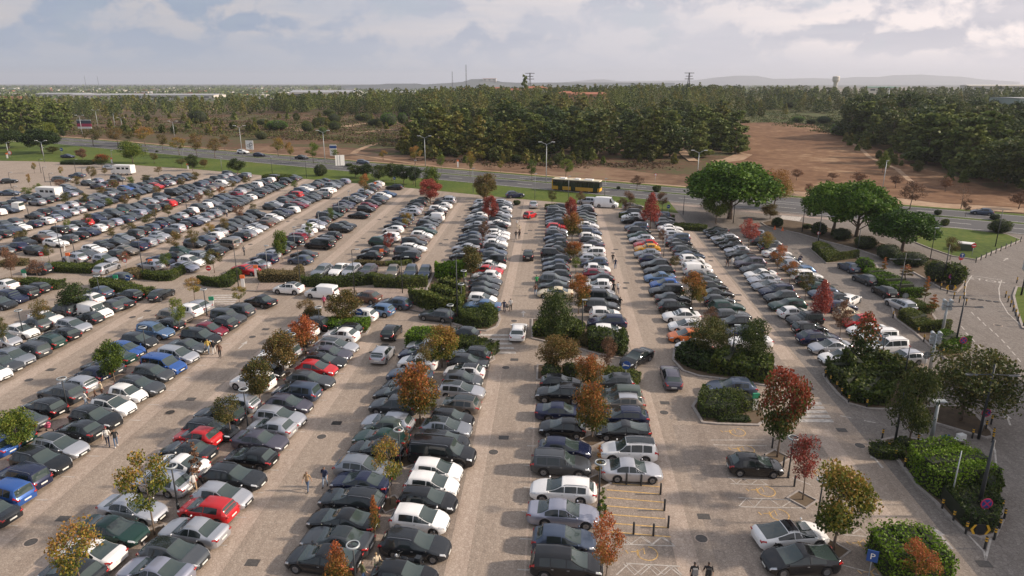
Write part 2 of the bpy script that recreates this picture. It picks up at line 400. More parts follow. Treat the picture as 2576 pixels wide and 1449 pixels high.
# ---------------------------------------------------------------- vehicles
# L, W, H, wheelbase, front axle from nose, tyre radius, ride height, belt height,
# nose height, then fractions of length from the tail: tail glass foot, roof rear, roof front, screen foot ; deck heights tail/screen
CT = {
 'hatch':  dict(L=4.15, W=1.79, H=1.46, wb=2.58, fo=.82, r=.32, belt=.94, nose=.72, xs=(.012, .16, .51, .775), tail=.95, hood=.95, pil=(.22, .46, .72), rails=0),
 'city':   dict(L=3.6,  W=1.64, H=1.49, wb=2.32, fo=.70, r=.29, belt=.93, nose=.70, xs=(.015, .10, .56, .78), tail=.92, hood=.95, pil=(.20, .47, .75), rails=0),
 'estate': dict(L=4.68, W=1.82, H=1.47, wb=2.72, fo=.88, r=.33, belt=.93, nose=.70, xs=(.010, .11, .52, .76), tail=.95, hood=.95, pil=(.15, .29, .48, .71), rails=1),
 'sedan':  dict(L=4.65, W=1.81, H=1.44, wb=2.74, fo=.86, r=.33, belt=.92, nose=.68, xs=(.11, .33, .53, .76), tail=1.03, hood=.93, pil=(.25, .46, .71), rails=0),
 'fastback': dict(L=4.75, W=1.86, H=1.43, wb=2.88, fo=.86, r=.345, belt=.93, nose=.66, xs=(.05, .38, .54, .80), tail=1.04, hood=.91, pil=(.22, .46, .72), rails=0),
 'suv':    dict(L=4.42, W=1.85, H=1.64, wb=2.65, fo=.87, r=.36, belt=1.04, nose=.80, xs=(.010, .13, .51, .76), tail=1.06, hood=1.05, pil=(.19, .28, .48, .71), rails=1),
 'bigsuv': dict(L=4.72, W=1.90, H=1.68, wb=2.82, fo=.90, r=.375, belt=1.07, nose=.84, xs=(.010, .12, .52, .75), tail=1.08, hood=1.08, pil=(.17, .29, .49, .70), rails=1),
 'mpv':    dict(L=4.45, W=1.83, H=1.65, wb=2.70, fo=.86, r=.33, belt=1.0, nose=.76, xs=(.012, .06, .56, .80), tail=1.0, hood=1.03, pil=(.12, .28, .50, .76), rails=0),
 'combi':  dict(L=4.45, W=1.82, H=1.83, wb=2.72, fo=.88, r=.33, belt=1.10, nose=.86, xs=(.004, .03, .62, .80), tail=1.1, hood=1.12, pil=(.05, .30, .54, .78), rails=0),
 'panel':  dict(L=4.3,  W=1.82, H=1.82, wb=2.70, fo=.88, r=.32, belt=1.10, nose=.86, xs=(.004, .03, .60, .79), tail=1.1, hood=1.10, pil=(.55, .77), rails=0),
 'van':    dict(L=5.15, W=1.93, H=1.92, wb=3.2,  fo=.94, r=.35, belt=1.18, nose=.92, xs=(.004, .035, .66, .82), tail=1.1, hood=1.16, pil=(.05, .33, .60, .80), rails=1),
 'bigvan': dict(L=5.4,  W=2.0,  H=2.35, wb=3.3,  fo=.92, r=.35, belt=1.25, nose=.95, xs=(.004, .02, .70, .86), tail=1.2, hood=1.22, pil=(.66, .85), rails=0),
}
CT['hatch_b'] = dict(CT['hatch'], L=4.02, H=1.50, xs=(.010, .09, .53, .79), wb=2.52, belt=.97, tail=1.0, hood=.99, pil=(.17, .44, .72))
CT['estate_b'] = dict(CT['estate'], L=4.82, H=1.44, xs=(.010, .15, .52, .75), W=1.85, pil=(.18, .31, .49, .70))
CT['suv_b'] = dict(CT['suv'], L=4.3, H=1.58, xs=(.010, .19, .52, .77), tail=1.12, belt=1.08, pil=(.24, .31, .49, .72), rails=0)
CT['sedan_b'] = dict(CT['sedan'], L=4.78, W=1.85, H=1.46, xs=(.13, .30, .54, .735), tail=1.0, fo=.83, pil=(.24, .44, .68))
CT['suv_c'] = dict(CT['suv'], L=4.5, H=1.72, xs=(.008, .05, .56, .74), tail=1.08, pil=(.10, .27, .48, .70))
BW = {'hatch': 'hatchback', 'city': 'small hatchback', 'estate': 'estate car', 'sedan': 'saloon car', 'fastback': 'sloping-roofed car', 'suv': 'crossover', 'bigsuv': 'large crossover',
      'mpv': 'people carrier', 'combi': 'tall boxy wagon', 'panel': 'panel van', 'van': 'passenger van', 'bigvan': 'high-roofed van'}
BN = {'hatch': 'hatchback', 'city': 'small_hatchback', 'estate': 'estate_car', 'sedan': 'saloon_car', 'fastback': 'fastback_car', 'suv': 'crossover_car', 'bigsuv': 'large_crossover', 'mpv': 'people_carrier',
      'combi': 'boxy_wagon', 'panel': 'panel_van', 'van': 'passenger_van', 'bigvan': 'high_roof_van'}
for _k in list(CT):
    if _k[-2] == '_': BW[_k], BN[_k] = BW[_k[:-2]], BN[_k[:-2]]
def lerp(a, b, t): return a + (b - a) * t
def interp(x, pts):
    for (x0, y0), (x1, y1) in zip(pts, pts[1:]):
        if x <= x1:
            t = max(0, (x - x0) / (x1 - x0)) if x1 > x0 else 0; return lerp(y0, y1, t)
    return pts[-1][1]
def smooth_interp(x, pts):
    for (x0, y0), (x1, y1) in zip(pts, pts[1:]):
        if x <= x1:
            t = max(0, (x - x0) / (x1 - x0)) if x1 > x0 else 0; return lerp(y0, y1, t * t * (3 - 2 * t) * .6 + t * .4)
    return pts[-1][1]
class CarShape:
    def __init__(s, ty):
        d = CT[ty]; s.__dict__.update(d); ty = ty[:-2] if ty[-2] == '_' else ty; s.ty = ty; L, H = s.L, s.H
        a, b, c_, e = [(-.5 + f) * L for f in s.xs]; s.xr0, s.xr1, s.xf1, s.xf0 = a, b, c_, e
        s.xfw = L / 2 - s.fo; s.xrw = s.xfw - s.wb
        h = L / 2
        s.deck = [(-h, s.tail - .16), (-h + .10, s.tail - .02), (a, s.tail), (e, s.hood), (h - .7, s.hood - .085), (h - .38, s.hood - .17), (h - .12, s.nose + .0), (h, s.nose - .16)]
        s.roof = [(a, s.tail), (b, H - .055), (lerp(b, c_, .5), H), (c_, H - .045), (e, s.hood)]
        s.boxy = ty in ('combi', 'panel', 'van', 'bigvan')
    def zdeck(s, x): return interp(x, s.deck)
    def ztop(s, x):
        if s.xr0 < x < s.xf0:
            return max(s.zdeck(x), smooth_interp(x, s.roof) if not (x < s.xr1 or x > s.xf1) else interp(x, s.roof))
        return s.zdeck(x)
    def hw(s, x):
        h = s.L / 2; W = s.W / 2; f = max(0, (x - (h - .75)) / .75); r_ = max(0, (-(h - .45) - x) / .45) if not s.boxy else max(0, (-(h - .2) - x) / .2)
        return W * (1 - (.27 if not s.boxy else .15) * f ** 2.4 - (.19 if not s.boxy else .05) * r_ ** 2.2)
    def zlo(s, x):
        h = s.L / 2; z = .20 + (.10 if s.ty in ('suv', 'bigsuv') else 0) * .6
        z += .10 * max(0, (abs(x) - (h - .35)) / .35)
        for xw in (s.xfw, s.xrw):
            d = s.r + .065
            if abs(x - xw) < d: z = max(z, s.r + math.sqrt(d * d - (x - xw) ** 2) * .98)
        return z
    def ring(s, x):
        w_ = s.hw(x); zl = s.zlo(x); zd = s.zdeck(x); zt = s.ztop(x); H = s.H
        c = max(0, min(1, (zt - zd) / max(.05, H - .03 - zd)))
        belt = min(zd, s.belt); mid = lerp(zl, belt, .45)
        wr = s.W / 2 * (.715 if not s.boxy else .86)
        b1 = max(zl + .02, min(.42, belt - .2))
        y5 = lerp(w_ * .86, min(wr, w_ * .97), c); z5 = lerp(zd - .01, zt - .085, c)
        return [(w_ * .955, zl), (w_ * .995, max(zl + .015, b1)), (w_, max(zl + .03, mid)), (w_ * .985, max(zl + .045, belt - .10)), (w_ * .945, max(zl + .06, belt - .01)),
                (y5, max(z5, zl + .07)), (y5 * .86, lerp(zd + .005, zt - .015, c)), (y5 * .45, lerp(zd + .018, zt, c)), (0, lerp(zd + .022, zt + .006, c))]
    def pt(s, x, t, side=1):
        rg = s.ring(x); i = min(int(t), 7); f = t - i; a, b = rg[i], rg[i + 1]
        return Vector((x, side * lerp(a[0], b[0], f), lerp(a[1], b[1], f)))
    def patch(s, mb, x0, x1, t0, t1, nx, ntt, side=1, off=.008, mi=0, tl=None):
        """surface patch lifted off the shell; tl(x) may trim (t0,t1) along x"""
        g = []
        for i in range(nx + 1):
            x = lerp(x0, x1, i / nx); a, b = (t0, t1) if tl is None else tl(x); row = []
            for j in range(ntt + 1):
                t = lerp(a, b, j / ntt); p = s.pt(x, t, side); e = .02
                du = s.pt(min(x + e, s.L / 2), t, side) - s.pt(max(x - e, -s.L / 2), t, side); dv = s.pt(x, min(t + .05, 8), side) - s.pt(x, max(t - .05, 0), side)
                n = du.cross(dv); n = n.normalized() if n.length > 1e-9 else Vector((0, side, 0))
                if n.y * side < -.05 or (abs(n.y) <= .3 and n.z < 0): n = -n
                row.append(p + n * off)
            g.append(row)
        vs = [v for r_ in g for v in r_]; m = ntt + 1
        fs = [(i * m + j, (i + 1) * m + j, (i + 1) * m + j + 1, i * m + j + 1) for i in range(nx) for j in range(ntt)]
        if side > 0: fs = [f[::-1] for f in fs]
        mb.add(vs, fs, mi)
    def top(s, mb, x0, x1, ts, nx, off=.008, mi=0):
        """patch across the whole width between ring value ts left and right"""
        vs = []; cols = [ts + (8 - ts) * k / 5 for k in range(6)]
        for i in range(nx + 1):
            x = lerp(x0, x1, i / nx); row = [s.pt(x, t, 1) for t in cols] + [s.pt(x, t, -1) for t in cols[-2::-1]]
            dz = (s.ztop(x + .02) - s.ztop(x - .02)) / .04; n = Vector((-dz, 0, 1)).normalized(); vs += [p + n * off for p in row]
        m = 11; mb.add(vs, [(i * m + j, (i + 1) * m + j, (i + 1) * m + j + 1, i * m + j + 1) for i in range(nx) for j in range(m - 1)], mi)
    def shell(s, lod):
        xs = set(); h = s.L / 2; n = 26 if lod == 0 else (14 if lod == 1 else 9)
        for i in range(n + 1): xs.add(round(-h + s.L * i / n, 3))
        for v in (s.xr0, s.xr1, s.xf1, s.xf0, h - .12, -h + .1, h - .45): xs.add(round(v, 3))
        if lod < 2:
            m = 8 if lod == 0 else 4
            for xw in (s.xfw, s.xrw):
                for k in range(m + 1): xs.add(round(xw - (s.r + .066) * math.cos(PI * k / m), 3))
        xs = sorted(xs); xs = [x for i, x in enumerate(xs) if i == 0 or x - xs[i - 1] > .012]
        mb = MB(); vs = []
        for x in xs:
            rg = s.ring(x); vs += [(x, y, z) for y, z in rg] + [(x, -y, z) for y, z in rg[-2::-1]]
        m = 17; mb.add(vs, [(i * m + j, i * m + j + 1, (i + 1) * m + j + 1, (i + 1) * m + j) for i in range(len(xs) - 1) for j in range(m - 1)])
        # rounded end caps
        for end, sg in ((0, -1), (len(xs) - 1, 1)):
            base = [Vector(v) for v in vs[end * m:(end + 1) * m]]; cen = Vector((base[0].x, 0, .5)); ring2 = [cen + (b - cen) * .86 + Vector((sg * .05, 0, 0)) for b in base]
            n0 = len(mb.v); mb.v += [tuple(b) for b in base] + [tuple(b) for b in ring2]
            for j in range(m - 1): mb.f.append((n0 + j, n0 + j + 1, n0 + m + j + 1, n0 + m + j) if sg > 0 else (n0 + j, n0 + m + j, n0 + m + j + 1, n0 + j + 1)); mb.mi.append(0)
            f = tuple(range(n0 + m, n0 + 2 * m)); mb.f.append(f if sg > 0 else f[::-1]); mb.mi.append(0)
        return mb
    def glass_side(s, mb, side, mi=0, seg=True):
        pil = [(-.5 + f) * s.L for f in s.pil]
        x_end = [max(s.xr0 + .12, pil[0] - (0 if s.ty in ('panel', 'bigvan') else .0))]
        def tl(x):
            return 4.05, 4.94
        if s.ty not in ('panel', 'bigvan'): pil[-1] = min(pil[-1] + .16, s.xf0 - .22)
        for a, b in zip(pil, pil[1:]): s.patch(mb, a + .03, b - .03, 0, 0, 5, 2, side, .012, mi, tl)
    def parts(s, lod=0):
        P = {}
        P['body'] = s.shell(lod)
        g = MB(); s.top(g, s.xf1 + .02, s.xf0 - .03, 5.25, 4); P['windscreen'] = g
        g = MB()
        if s.ty in ('panel', 'bigvan'): g.box((-s.L / 2 - .055, 0, s.belt + .25), (.02, s.W * .62, .32))
        elif s.boxy or s.ty in ('mpv', 'hatch', 'city', 'suv', 'bigsuv', 'estate'):
            s.top(g, s.xr0 + .02, s.xr1 - .015, 5.3, 3)
            if s.boxy: g = MB(); g.box((-s.L / 2 - .045, 0, s.belt + .34), (.03, s.W * .74, .42))
        else: s.top(g, s.xr0 + .05, s.xr1 - .02, 5.3, 4)
        P['rear_window'] = g
        for sd, nm in ((1, 'l'), (-1, 'r')):
            g = MB(); s.glass_side(g, sd); P['side_window_' + nm] = g
        return P
    def wheel(s, n=20):
        t = MB(); R_ = s.r; wd = .105; t.lathe([(R_ * .62, -wd), (R_ * .93, -wd), (R_, -wd * .7), (R_, wd * .7), (R_ * .93, wd), (R_ * .62, wd)], n, 0, axis='y')
        r_ = MB(); r_.lathe([(R_ * .66, -wd * .9), (R_ * .62, -wd * .55), (.05, -wd * .75)], n, 0, axis='y'); r_.lathe([(.05, wd * .75), (R_ * .62, wd * .55), (R_ * .66, wd * .9)], n, 0, axis='y')
        for sg in (-1, 1):
            for k in range(5):
                a = 2 * PI * k / 5; r_.box((math.cos(a) * R_ * .33, sg * wd * .86, math.sin(a) * R_ * .33), (.07, .02, .07))
        return t, r_
def build_masters():
    D = {}
    for ty in CT:
        s = CarShape(ty); P = s.parts(0); h = s.L / 2
        me = {}
        for sg in (-1, 1):
            for xd in s.pil[1:-1] if len(s.pil) > 2 else s.pil[:1]:
                P['body'].box(((-.5 + xd) * s.L + .12, sg * (s.W / 2 * .99), s.belt - .14), (.16, .03, .025), 1)
        me['body'] = P['body'].mesh('car_body_' + ty, [M['p_black'], M['rim']], True)
        me['windscreen'] = P['windscreen'].mesh('windscreen', M['screen'], True); me['rear_window'] = P['rear_window'].mesh('rear_window', M['screen'], True)
        me['sw1'] = P['side_window_l'].mesh('side_window', M['glass'], True); me['sw2'] = P['side_window_r'].mesh('side_window', M['glass'], True)
        t, r_ = s.wheel(); me['tyre'] = t.mesh('tyre', M['tyre'], True); me['rim'] = r_.mesh('rim', M['rim'])
        u = MB(); u.box((0, 0, .44), (s.L * .93, s.W * .80, .42)); me['under'] = u.mesh('underbody', M['plastic'])
        for sd, k in ((1, 'l'), (-1, 'r')):
            m = MB(); s.patch(m, h - .40, h - .03, 3.05, 4.5, 4, 2, sd, .012); me['head_' + k] = m.mesh('headlight', M['head'], True)
            m = MB()
            if s.boxy: m.box((-h - .03, sd * s.W * .425, s.belt - .05), (.06, .12, .42))
            else: s.patch(m, -h + .01, -h + .26, 3.05, 4.2, 3, 2, sd, .012); m.box((-h - .04, sd * s.W * .36, s.tail - .22), (.05, .22, .12))
            me['tail_' + k] = m.mesh('tail_light', M['tail'], True)
            m = MB(); xm = s.xf0 - .16 * 1.2; m.ell((xm, sd * (s.W / 2 + .07), s.belt + .06), (.07, .10, .075), 0, 8, 5); me['mirror_' + k] = m.mesh('wing_mirror', M['p_black'], True)
        m = MB(); m.box((h + .052, 0, s.nose - .22), (.02, s.W * .52, .13)); m.box((h + .052, 0, .34), (.02, s.W * .62, .12)); me['grille'] = m.mesh('grille', M['plastic'])
        m = MB(); m.box((h + .07, 0, s.nose - .31), (.012, .52, .11)); me['plate_f'] = m.mesh('number_plate', M['plate'])
        m = MB(); m.box((-h - .065, 0, s.tail - .42), (.02, .52, .11)); me['plate_r'] = m.mesh('number_plate', M['plate'])
        for sg in (-1, 1):
            m = MB(); yy = sg * (s.ring(0)[5][0] - .06); z0 = s.ztop(0) - .005
            m.tube([(s.xr1 + .12, yy, z0 - .04), (s.xr1 + .3, yy, z0 + .03), (s.xf1 - .35, yy, z0 + .03), (s.xf1 - .15, yy, z0 - .03)], .018, 5)
            me['rail%d' % sg] = m.mesh('roof_rail', M['rim'])
        # simple one-mesh version
        for lod, nm in ((1, 'mid'), (2, 'low')):
            P = s.parts(lod); a = MB(); a.add(P['body'].v, P['body'].f, 0)
            for k in ('side_window_l', 'side_window_r'): a.add(P[k].v, P[k].f, 1)
            for k in ('windscreen', 'rear_window'): a.add(P[k].v, P[k].f, 7)
            t, r_ = s.wheel(12 if lod == 1 else 8)
            for xw in (s.xfw, s.xrw):
                for sg in (-1, 1):
                    a.add([(x + xw, y + sg * (s.W / 2 - .115), z + s.r) for x, y, z in t.v], t.f, 2)
                    if lod == 1: a.add([(x + xw, y + sg * (s.W / 2 - .115), z + s.r) for x, y, z in r_.v], r_.f, 3)
            a.box((0, 0, .44), (s.L * .93, s.W * .80, .42), 2)
            for sd in (1, -1):
                s.patch(a, h - .40, h - .03, 3.05, 4.5, 2, 1, sd, .012, 4); s.patch(a, -h + .01, -h + .26, 3.05, 4.2, 2, 1, sd, .012, 5)
                a.box((-h - .04, sd * s.W * .36, s.tail - .22), (.05, .22, .12), 5)
            a.box((h + .052, 0, s.nose - .22), (.02, s.W * .52, .13), 2); a.box((-h - .06, 0, s.tail - .42), (.02, .52, .11), 6)
            if lod == 1:
                me[nm] = a.mesh('car_' + ty, [M['p_black'], M['glass'], M['tyre'], M['rim'], M['head'], M['tail'], M['plate'], M['screen']], True)
            me[nm + '_mb'] = a
        me['shape'] = s; D[ty] = me
    return D
CAR = build_masters()
def paint(o, col, slot=0):
    o.material_slots[slot].link = 'OBJECT'; o.material_slots[slot].material = M['p_' + col]
PROTO = {}
def car_full(ty, col, label, group=None, name=None, roofcol=None):
    me = CAR[ty]; s = me['shape']; key = ty
    cat = 'van' if ty in ('panel', 'van', 'bigvan') else 'car'
    if key not in PROTO:
        r_ = thing(name or BN[ty], label, cat); o = kid('body', me['body'], r_)
        kid('windscreen', me['windscreen'], r_); kid('rear_window', me['rear_window'], r_)
        if me['sw1'].polygons: kid('side_window', me['sw1'], r_); kid('side_window', me['sw2'], r_)
        for xw in (s.xfw, s.xrw):
            for sg in (-1, 1):
                t = kid('wheel', me['tyre'], r_, (xw, sg * (s.W / 2 - .115), s.r)); kid('rim', me['rim'], t)
        for k in ('l', 'r'):
            kid('headlight', me['head_' + k], r_); kid('tail_light', me['tail_' + k], r_); kid('wing_mirror', me['mirror_' + k], r_)
        kid('underbody', me['under'], r_); kid('grille', me['grille'], r_); kid('number_plate', me['plate_f'], r_); kid('number_plate', me['plate_r'], r_)
        if s.rails: kid('roof_rail', me['rail1'], r_); kid('roof_rail', me['rail-1'], r_)
        PROTO[key] = r_
    else: r_ = copy_tree(PROTO[key])
    tag(r_, label, cat, group)
    for ch in KIDS[r_.name]:
        if ch.name.split('.')[0] in ('body', 'wing_mirror'): paint(ch, col)
    if roofcol or ty in (): 
        m = MB(); s.top(m, s.xr1 + .03, s.xf1 - .02, 5.6 if roofcol != 'panorama' else 6.2, 6, .006)
        o = kid('roof_panel' if roofcol != 'panorama' else 'glass_roof', m.mesh('roof_panel', M['glass' if roofcol == 'panorama' else 'p_' + roofcol], True), r_)
    return r_
def car_mid(ty, col, label, group=None):
    o = link(BN[ty], CAR[ty]['mid']); paint(o, col)
    return tag(o, label, 'van' if ty in ('panel', 'van', 'bigvan') else 'car', group)

# heading of the bays: cars stand slightly slanted, a little differently in each row
def row_heading(p): return R(interp(p, [(-150, -19), (-58, -16), (-40, -13), (-24, -9), (-8, -6), (1, -3), (16, 5), (31, 9), (50, 12)]))
CARS = []    # (p, q, heading, type, colour, block, file, order)
def heading(p, f): return row_heading(p) + (0 if f == 'R' else PI)
def near_file(block, p0, picks):
    """picks: (tile, x, y of the near sill on the ground, type, colour, facing, extras...)"""
    for e in picks:
        t, x, y, ty, col, f = e[:6]; p, q = at(t, x, y); a = heading(p0, f); wd = CAR[ty]['shape'].W / 2
        q += wd * .95; pp = lerp(p, p0, .55) if p0 is not None else p
        pp = max(p0 - .7, min(p0 + .7, pp))
        CARS.append(dict(p=pp, q=q, a=a, ty=ty, col=col, block=block, ex=e[6] if len(e) > 6 else None))
def far_file(block, p0, q0, q1, spec, step=2.75, drift=0.):
    """spec: list of 'type colour facing' strings from the near end; '-' is an empty bay"""
    n = len(spec); st = (q1 - q0) / max(1, n - 1)
    for i, e in enumerate(spec):
        if e == '-': continue
        a = e.split(); q = q0 + st * i
        CARS.append(dict(p=p0 + rnd.uniform(-.3, .3) + drift * (q - q0), q=q + rnd.uniform(-.12, .12), a=heading(p0, a[2]) + R(rnd.uniform(-1.2, 1.2)), ty=a[0], col=a[1], block=block, ex=None))
def rand_file(block, p0, q0, q1, fill=.95, step=2.72, seed=1, drift=0.):
    r_ = random.Random(seed); q = q0
    while q < q1:
        if r_.random() < fill:
            ty = r_.choices(['hatch', 'estate', 'sedan', 'suv', 'bigsuv', 'mpv', 'city', 'fastback', 'combi'], [30, 15, 13, 22, 8, 6, 5, 3, 1])[0]
            col = r_.choices(['black', 'offblack', 'darkgrey', 'grey', 'bluegrey', 'lightgrey', 'silver', 'white', 'navy', 'blue', 'red', 'maroon', 'darkgreen', 'lavender', 'purple', 'brown', 'greige'],
                             [13, 13, 13, 9, 8, 7, 9, 11, 7, 1.3, .9, 1, 1, 3, 3, 1, 1])[0]
            CARS.append(dict(p=p0 + r_.uniform(-.35, .35) + drift * (q - q0), q=q + r_.uniform(-.12, .12), a=heading(p0, r_.choice('RL')) + R(r_.uniform(-1.5, 1.5)), ty=ty, col=col, block=block, ex=None))
        q += step
exec_cars = True
PL = 'panorama'
near_file('near|left|near block right of middle lane', 1.0, [
 ('A3', 480, 1500, 'mpv', 'black', 'R'), ('A3', 440, 1285, 'hatch', 'bluegrey', 'R'), ('A3', 425, 1062, 'sedan', 'lavender', 'R'), ('A3', 430, 858, 'estate', 'white', 'L'),
 ('A3', 390, 640, 'suv', 'darkgrey', 'R'), ('A3', 460, 500, 'hatch', 'navy', 'R'), ('A3', 420, 322, 'hatch', 'black', 'L'), ('A3', 410, 185, 'sedan', 'navy', 'R'),
 ('B3', 430, 1252, 'bigsuv', 'black', 'L'), ('B3', 440, 1138, 'hatch', 'offblack', 'R')])
near_file('near|right|near block right of middle lane', 6.4, [
 ('A3', 985, 688, 'sedan', 'silver', 'R'), ('A3', 967, 528, 'suv', 'white', 'L', PL), ('A3', 905, 348, 'fastback', 'black', 'L'), ('A3', 905, 226, 'estate', 'navy', 'L'),
 ('B3', 980, 1322, 'estate', 'greige', 'L', 'silver'), ('B3', 990, 1266, 'mpv', 'olive', 'L'), ('B3', 900, 1135, 'hatch', 'darkgrey', 'L')])
near_file('near|right|near block left of middle lane', -8.7, [
 ('A2', 1180, 1600, 'hatch', 'black', 'R'), ('A2', 1300, 1335, 'estate', 'offblack', 'R'), ('A2', 1310, 1112, 'hatch', 'white', 'R'), ('A2', 1400, 953, 'hatch', 'black', 'R'), ('A2', 1430, 817, 'hatch', 'white', 'R'),
 ('A2', 1480, 692, 'hatch', 'white', 'R'), ('A2', 1530, 560, 'van', 'black', 'R'), ('A2', 1530, 440, 'hatch', 'offblack', 'R'), ('A2', 1530, 332, 'suv', 'lightgrey', 'R', PL), ('A2', 1600, 248, 'hatch', 'black', 'R'),
 ('B2', 1800, 1345, 'estate', 'greige', 'L', PL), ('B2', 1850, 1212, 'estate', 'silver', 'R', PL), ('B2', 1860, 1112, 'hatch', 'grey', 'R'), ('B2', 1860, 1035, 'hatch', 'white', 'L', 'black'), ('B2', 1910, 950, 'suv', 'offblack', 'R'), ('B2', 1920, 887, 'suv', 'black', 'L')])
near_file('near|left|near block left of middle lane', -14.2, [
 ('A2', 520, 1460, 'fastback', 'black', 'L'), ('A2', 680, 1292, 'sedan', 'darkgrey', 'L', PL), ('A2', 690, 1124, 'sedan', 'black', 'L'), ('A2', 760, 945, 'estate', 'offblack', 'L'), ('A2', 840, 794, 'sedan', 'navy', 'L'),
 ('A2', 860, 665, 'estate', 'lightgrey', 'R'), ('A2', 980, 515, 'estate', 'black', 'L'), ('A2', 1010, 414, 'sedan', 'darkgreen', 'L'), ('A2', 1030, 308, 'city', 'olive', 'L'), ('A2', 1060, 277, 'estate', 'silver', 'L'),
 ('B2', 1210, 1362, 'suv', 'darkgrey', 'L'), ('B2', 1240, 1247, 'sedan', 'offblack', 'L'), ('B2', 1290, 1172, 'hatch', 'black', 'L'), ('B2', 1370, 1075, 'bigsuv', 'bluegrey', 'L'), ('B2', 1470, 955, 'suv', 'white', 'L'), ('B2', 1450, 868, 'sedan', 'navy', 'L'), ('B2', 1530, 795, 'hatch', 'silver', 'L')])
near_file('near|right|second near block leftwards', -24.0, [
 ('A1', 1180, 1570, 'sedan', 'lavender', 'L'), ('A1', 1390, 1412, 'hatch', 'grey', 'R', PL), ('A1', 1570, 1217, 'sedan', 'silver', 'L'), ('A1', 1660, 1024, 'hatch', 'red', 'L'), ('A1', 1830, 912, 'hatch', 'silver', 'R'),
 ('A1', 1890, 748, 'estate', 'offblack', 'R'), ('A2', -60, 577, 'hatch', 'black', 'L'), ('A2', -20, 432, 'sedan', 'purple', 'R'), ('A2', 90, 322, 'hatch', 'silver', 'L'), ('A2', 160, 237, 'estate', 'silver', 'R'),
 ('B2', 250, 1342, 'hatch', 'purple', 'R'), ('B2', 300, 1228, 'mpv', 'bluegrey', 'L'), ('B2', 470, 1112, 'estate', 'darkgrey', 'R'), ('B2', 510, 1004, 'hatch', 'red', 'R'), ('B2', 590, 932, 'estate', 'black', 'R'),
 ('B2', 650, 862, 'sedan', 'purple', 'R'), ('B2', 710, 792, 'estate', 'silver', 'R', PL), ('B2', 720, 702, 'suv', 'white', 'L'), ('B2', 745, 640, 'hatch', 'black', 'L')])
near_file('near|left|second near block leftwards', -29.5, [
 ('A1', 560, 1580, 'hatch', 'offblack', 'L'), ('A1', 670, 1397, 'sedan', 'white', 'L'), ('A1', 900, 1202, 'sedan', 'darkgreen', 'R'), ('A1', 1060, 1022, 'sedan', 'silver', 'R'), ('A1', 1330, 792, 'estate', 'silver', 'L'),
 ('A1', 1480, 644, 'sedan', 'white', 'L'), ('A1', 1520, 524, 'sedan', 'offblack', 'L'), ('A1', 1565, 404, 'hatch', 'red', 'L'), ('A1', 1740, 338, 'estate', 'black', 'R'), ('A1', 1760, 220, 'suv', 'offblack', 'L'),
 ('B1', 2180, 1336, 'hatch', 'silver', 'L'), ('B2', -55, 1136, 'suv', 'white', 'L'), ('B2', 55, 1026, 'hatch', 'black', 'R'), ('B2', 130, 930, 'hatch', 'white', 'R'), ('B2', 190, 850, 'suv', 'silver', 'L'), ('B2', 330, 720, 'sedan', 'bluegrey', 'R'), ('B2', 400, 650, 'hatch', 'white', 'L'), ('B2', 510, 592, 'bigsuv', 'black', 'L')])
near_file('near|right|near block with tiled footpath', -40.3, [
 ('A1', -60, 1045, 'sedan', 'offblack', 'L'), ('A1', 30, 882, 'mpv', 'blue', 'L'), ('A1', 140, 757, 'suv', 'navy', 'L'), ('A1', 300, 622, 'bigsuv', 'black', 'R'), ('A1', 450, 482, 'estate', 'silver', 'R', PL), ('A1', 610, 357, 'suv', 'offblack', 'L'),
 ('A1', 760, 257, 'bigsuv', 'black', 'R'), ('B1', 1000, 1362, 'hatch', 'white', 'R', 'black'), ('B1', 1120, 1242, 'city', 'white', 'R'), ('B1', 1240, 1167, 'estate', 'darkgrey', 'R'), ('B1', 1360, 1057, 'hatch', 'darkgrey', 'R'),
 ('B1', 1450, 982, 'combi', 'blue', 'R'), ('B1', 1580, 882, 'mpv', 'silver', 'R'), ('B1', 1660, 797, 'sedan', 'grey', 'R'), ('B1', 1790, 717, 'mpv', 'black', 'R'), ('B1', 1870, 642, 'hatch', 'maroon', 'R'),
 ('B1', 1960, 587, 'suv', 'offblack', 'L'), ('B1', 2060, 532, 'suv', 'darkgrey', 'R'), ('B1', 2120, 467, 'bigsuv', 'darkgrey', 'L')])
near_file('near|left|near block with tiled footpath', -46.6, [
 ('A1', -30, 472, 'hatch', 'blue', 'L'), ('A1', 90, 387, 'sedan', 'darkgreen', 'L'), ('A1', 160, 262, 'sedan', 'grey', 'L'), ('B1', 350, 1372, 'estate', 'black', 'L'), ('B1', 500, 1247, 'bigsuv', 'darkgrey', 'L'), ('B1', 660, 1152, 'hatch', 'silver', 'L'),
 ('B1', 790, 1057, 'city', 'navy', 'L'), ('B1', 880, 992, 'sedan', 'darkgrey', 'L'), ('B1', 950, 892, 'sedan', 'darkgreen', 'L'), ('B1', 1100, 827, 'hatch', 'blue', 'R'), ('B1', 1200, 742, 'hatch', 'offblack', 'R'), ('B1', 1370, 657, 'suv', 'steelblue', 'R'),
 ('B1', 1460, 592, 'estate', 'black', 'L'), ('B1', 1520, 522, 'suv', 'greige', 'R'), ('B1', 1640, 467, 'suv', 'white', 'L'), ('B1', 1760, 427, 'suv', 'silver', 'L')])
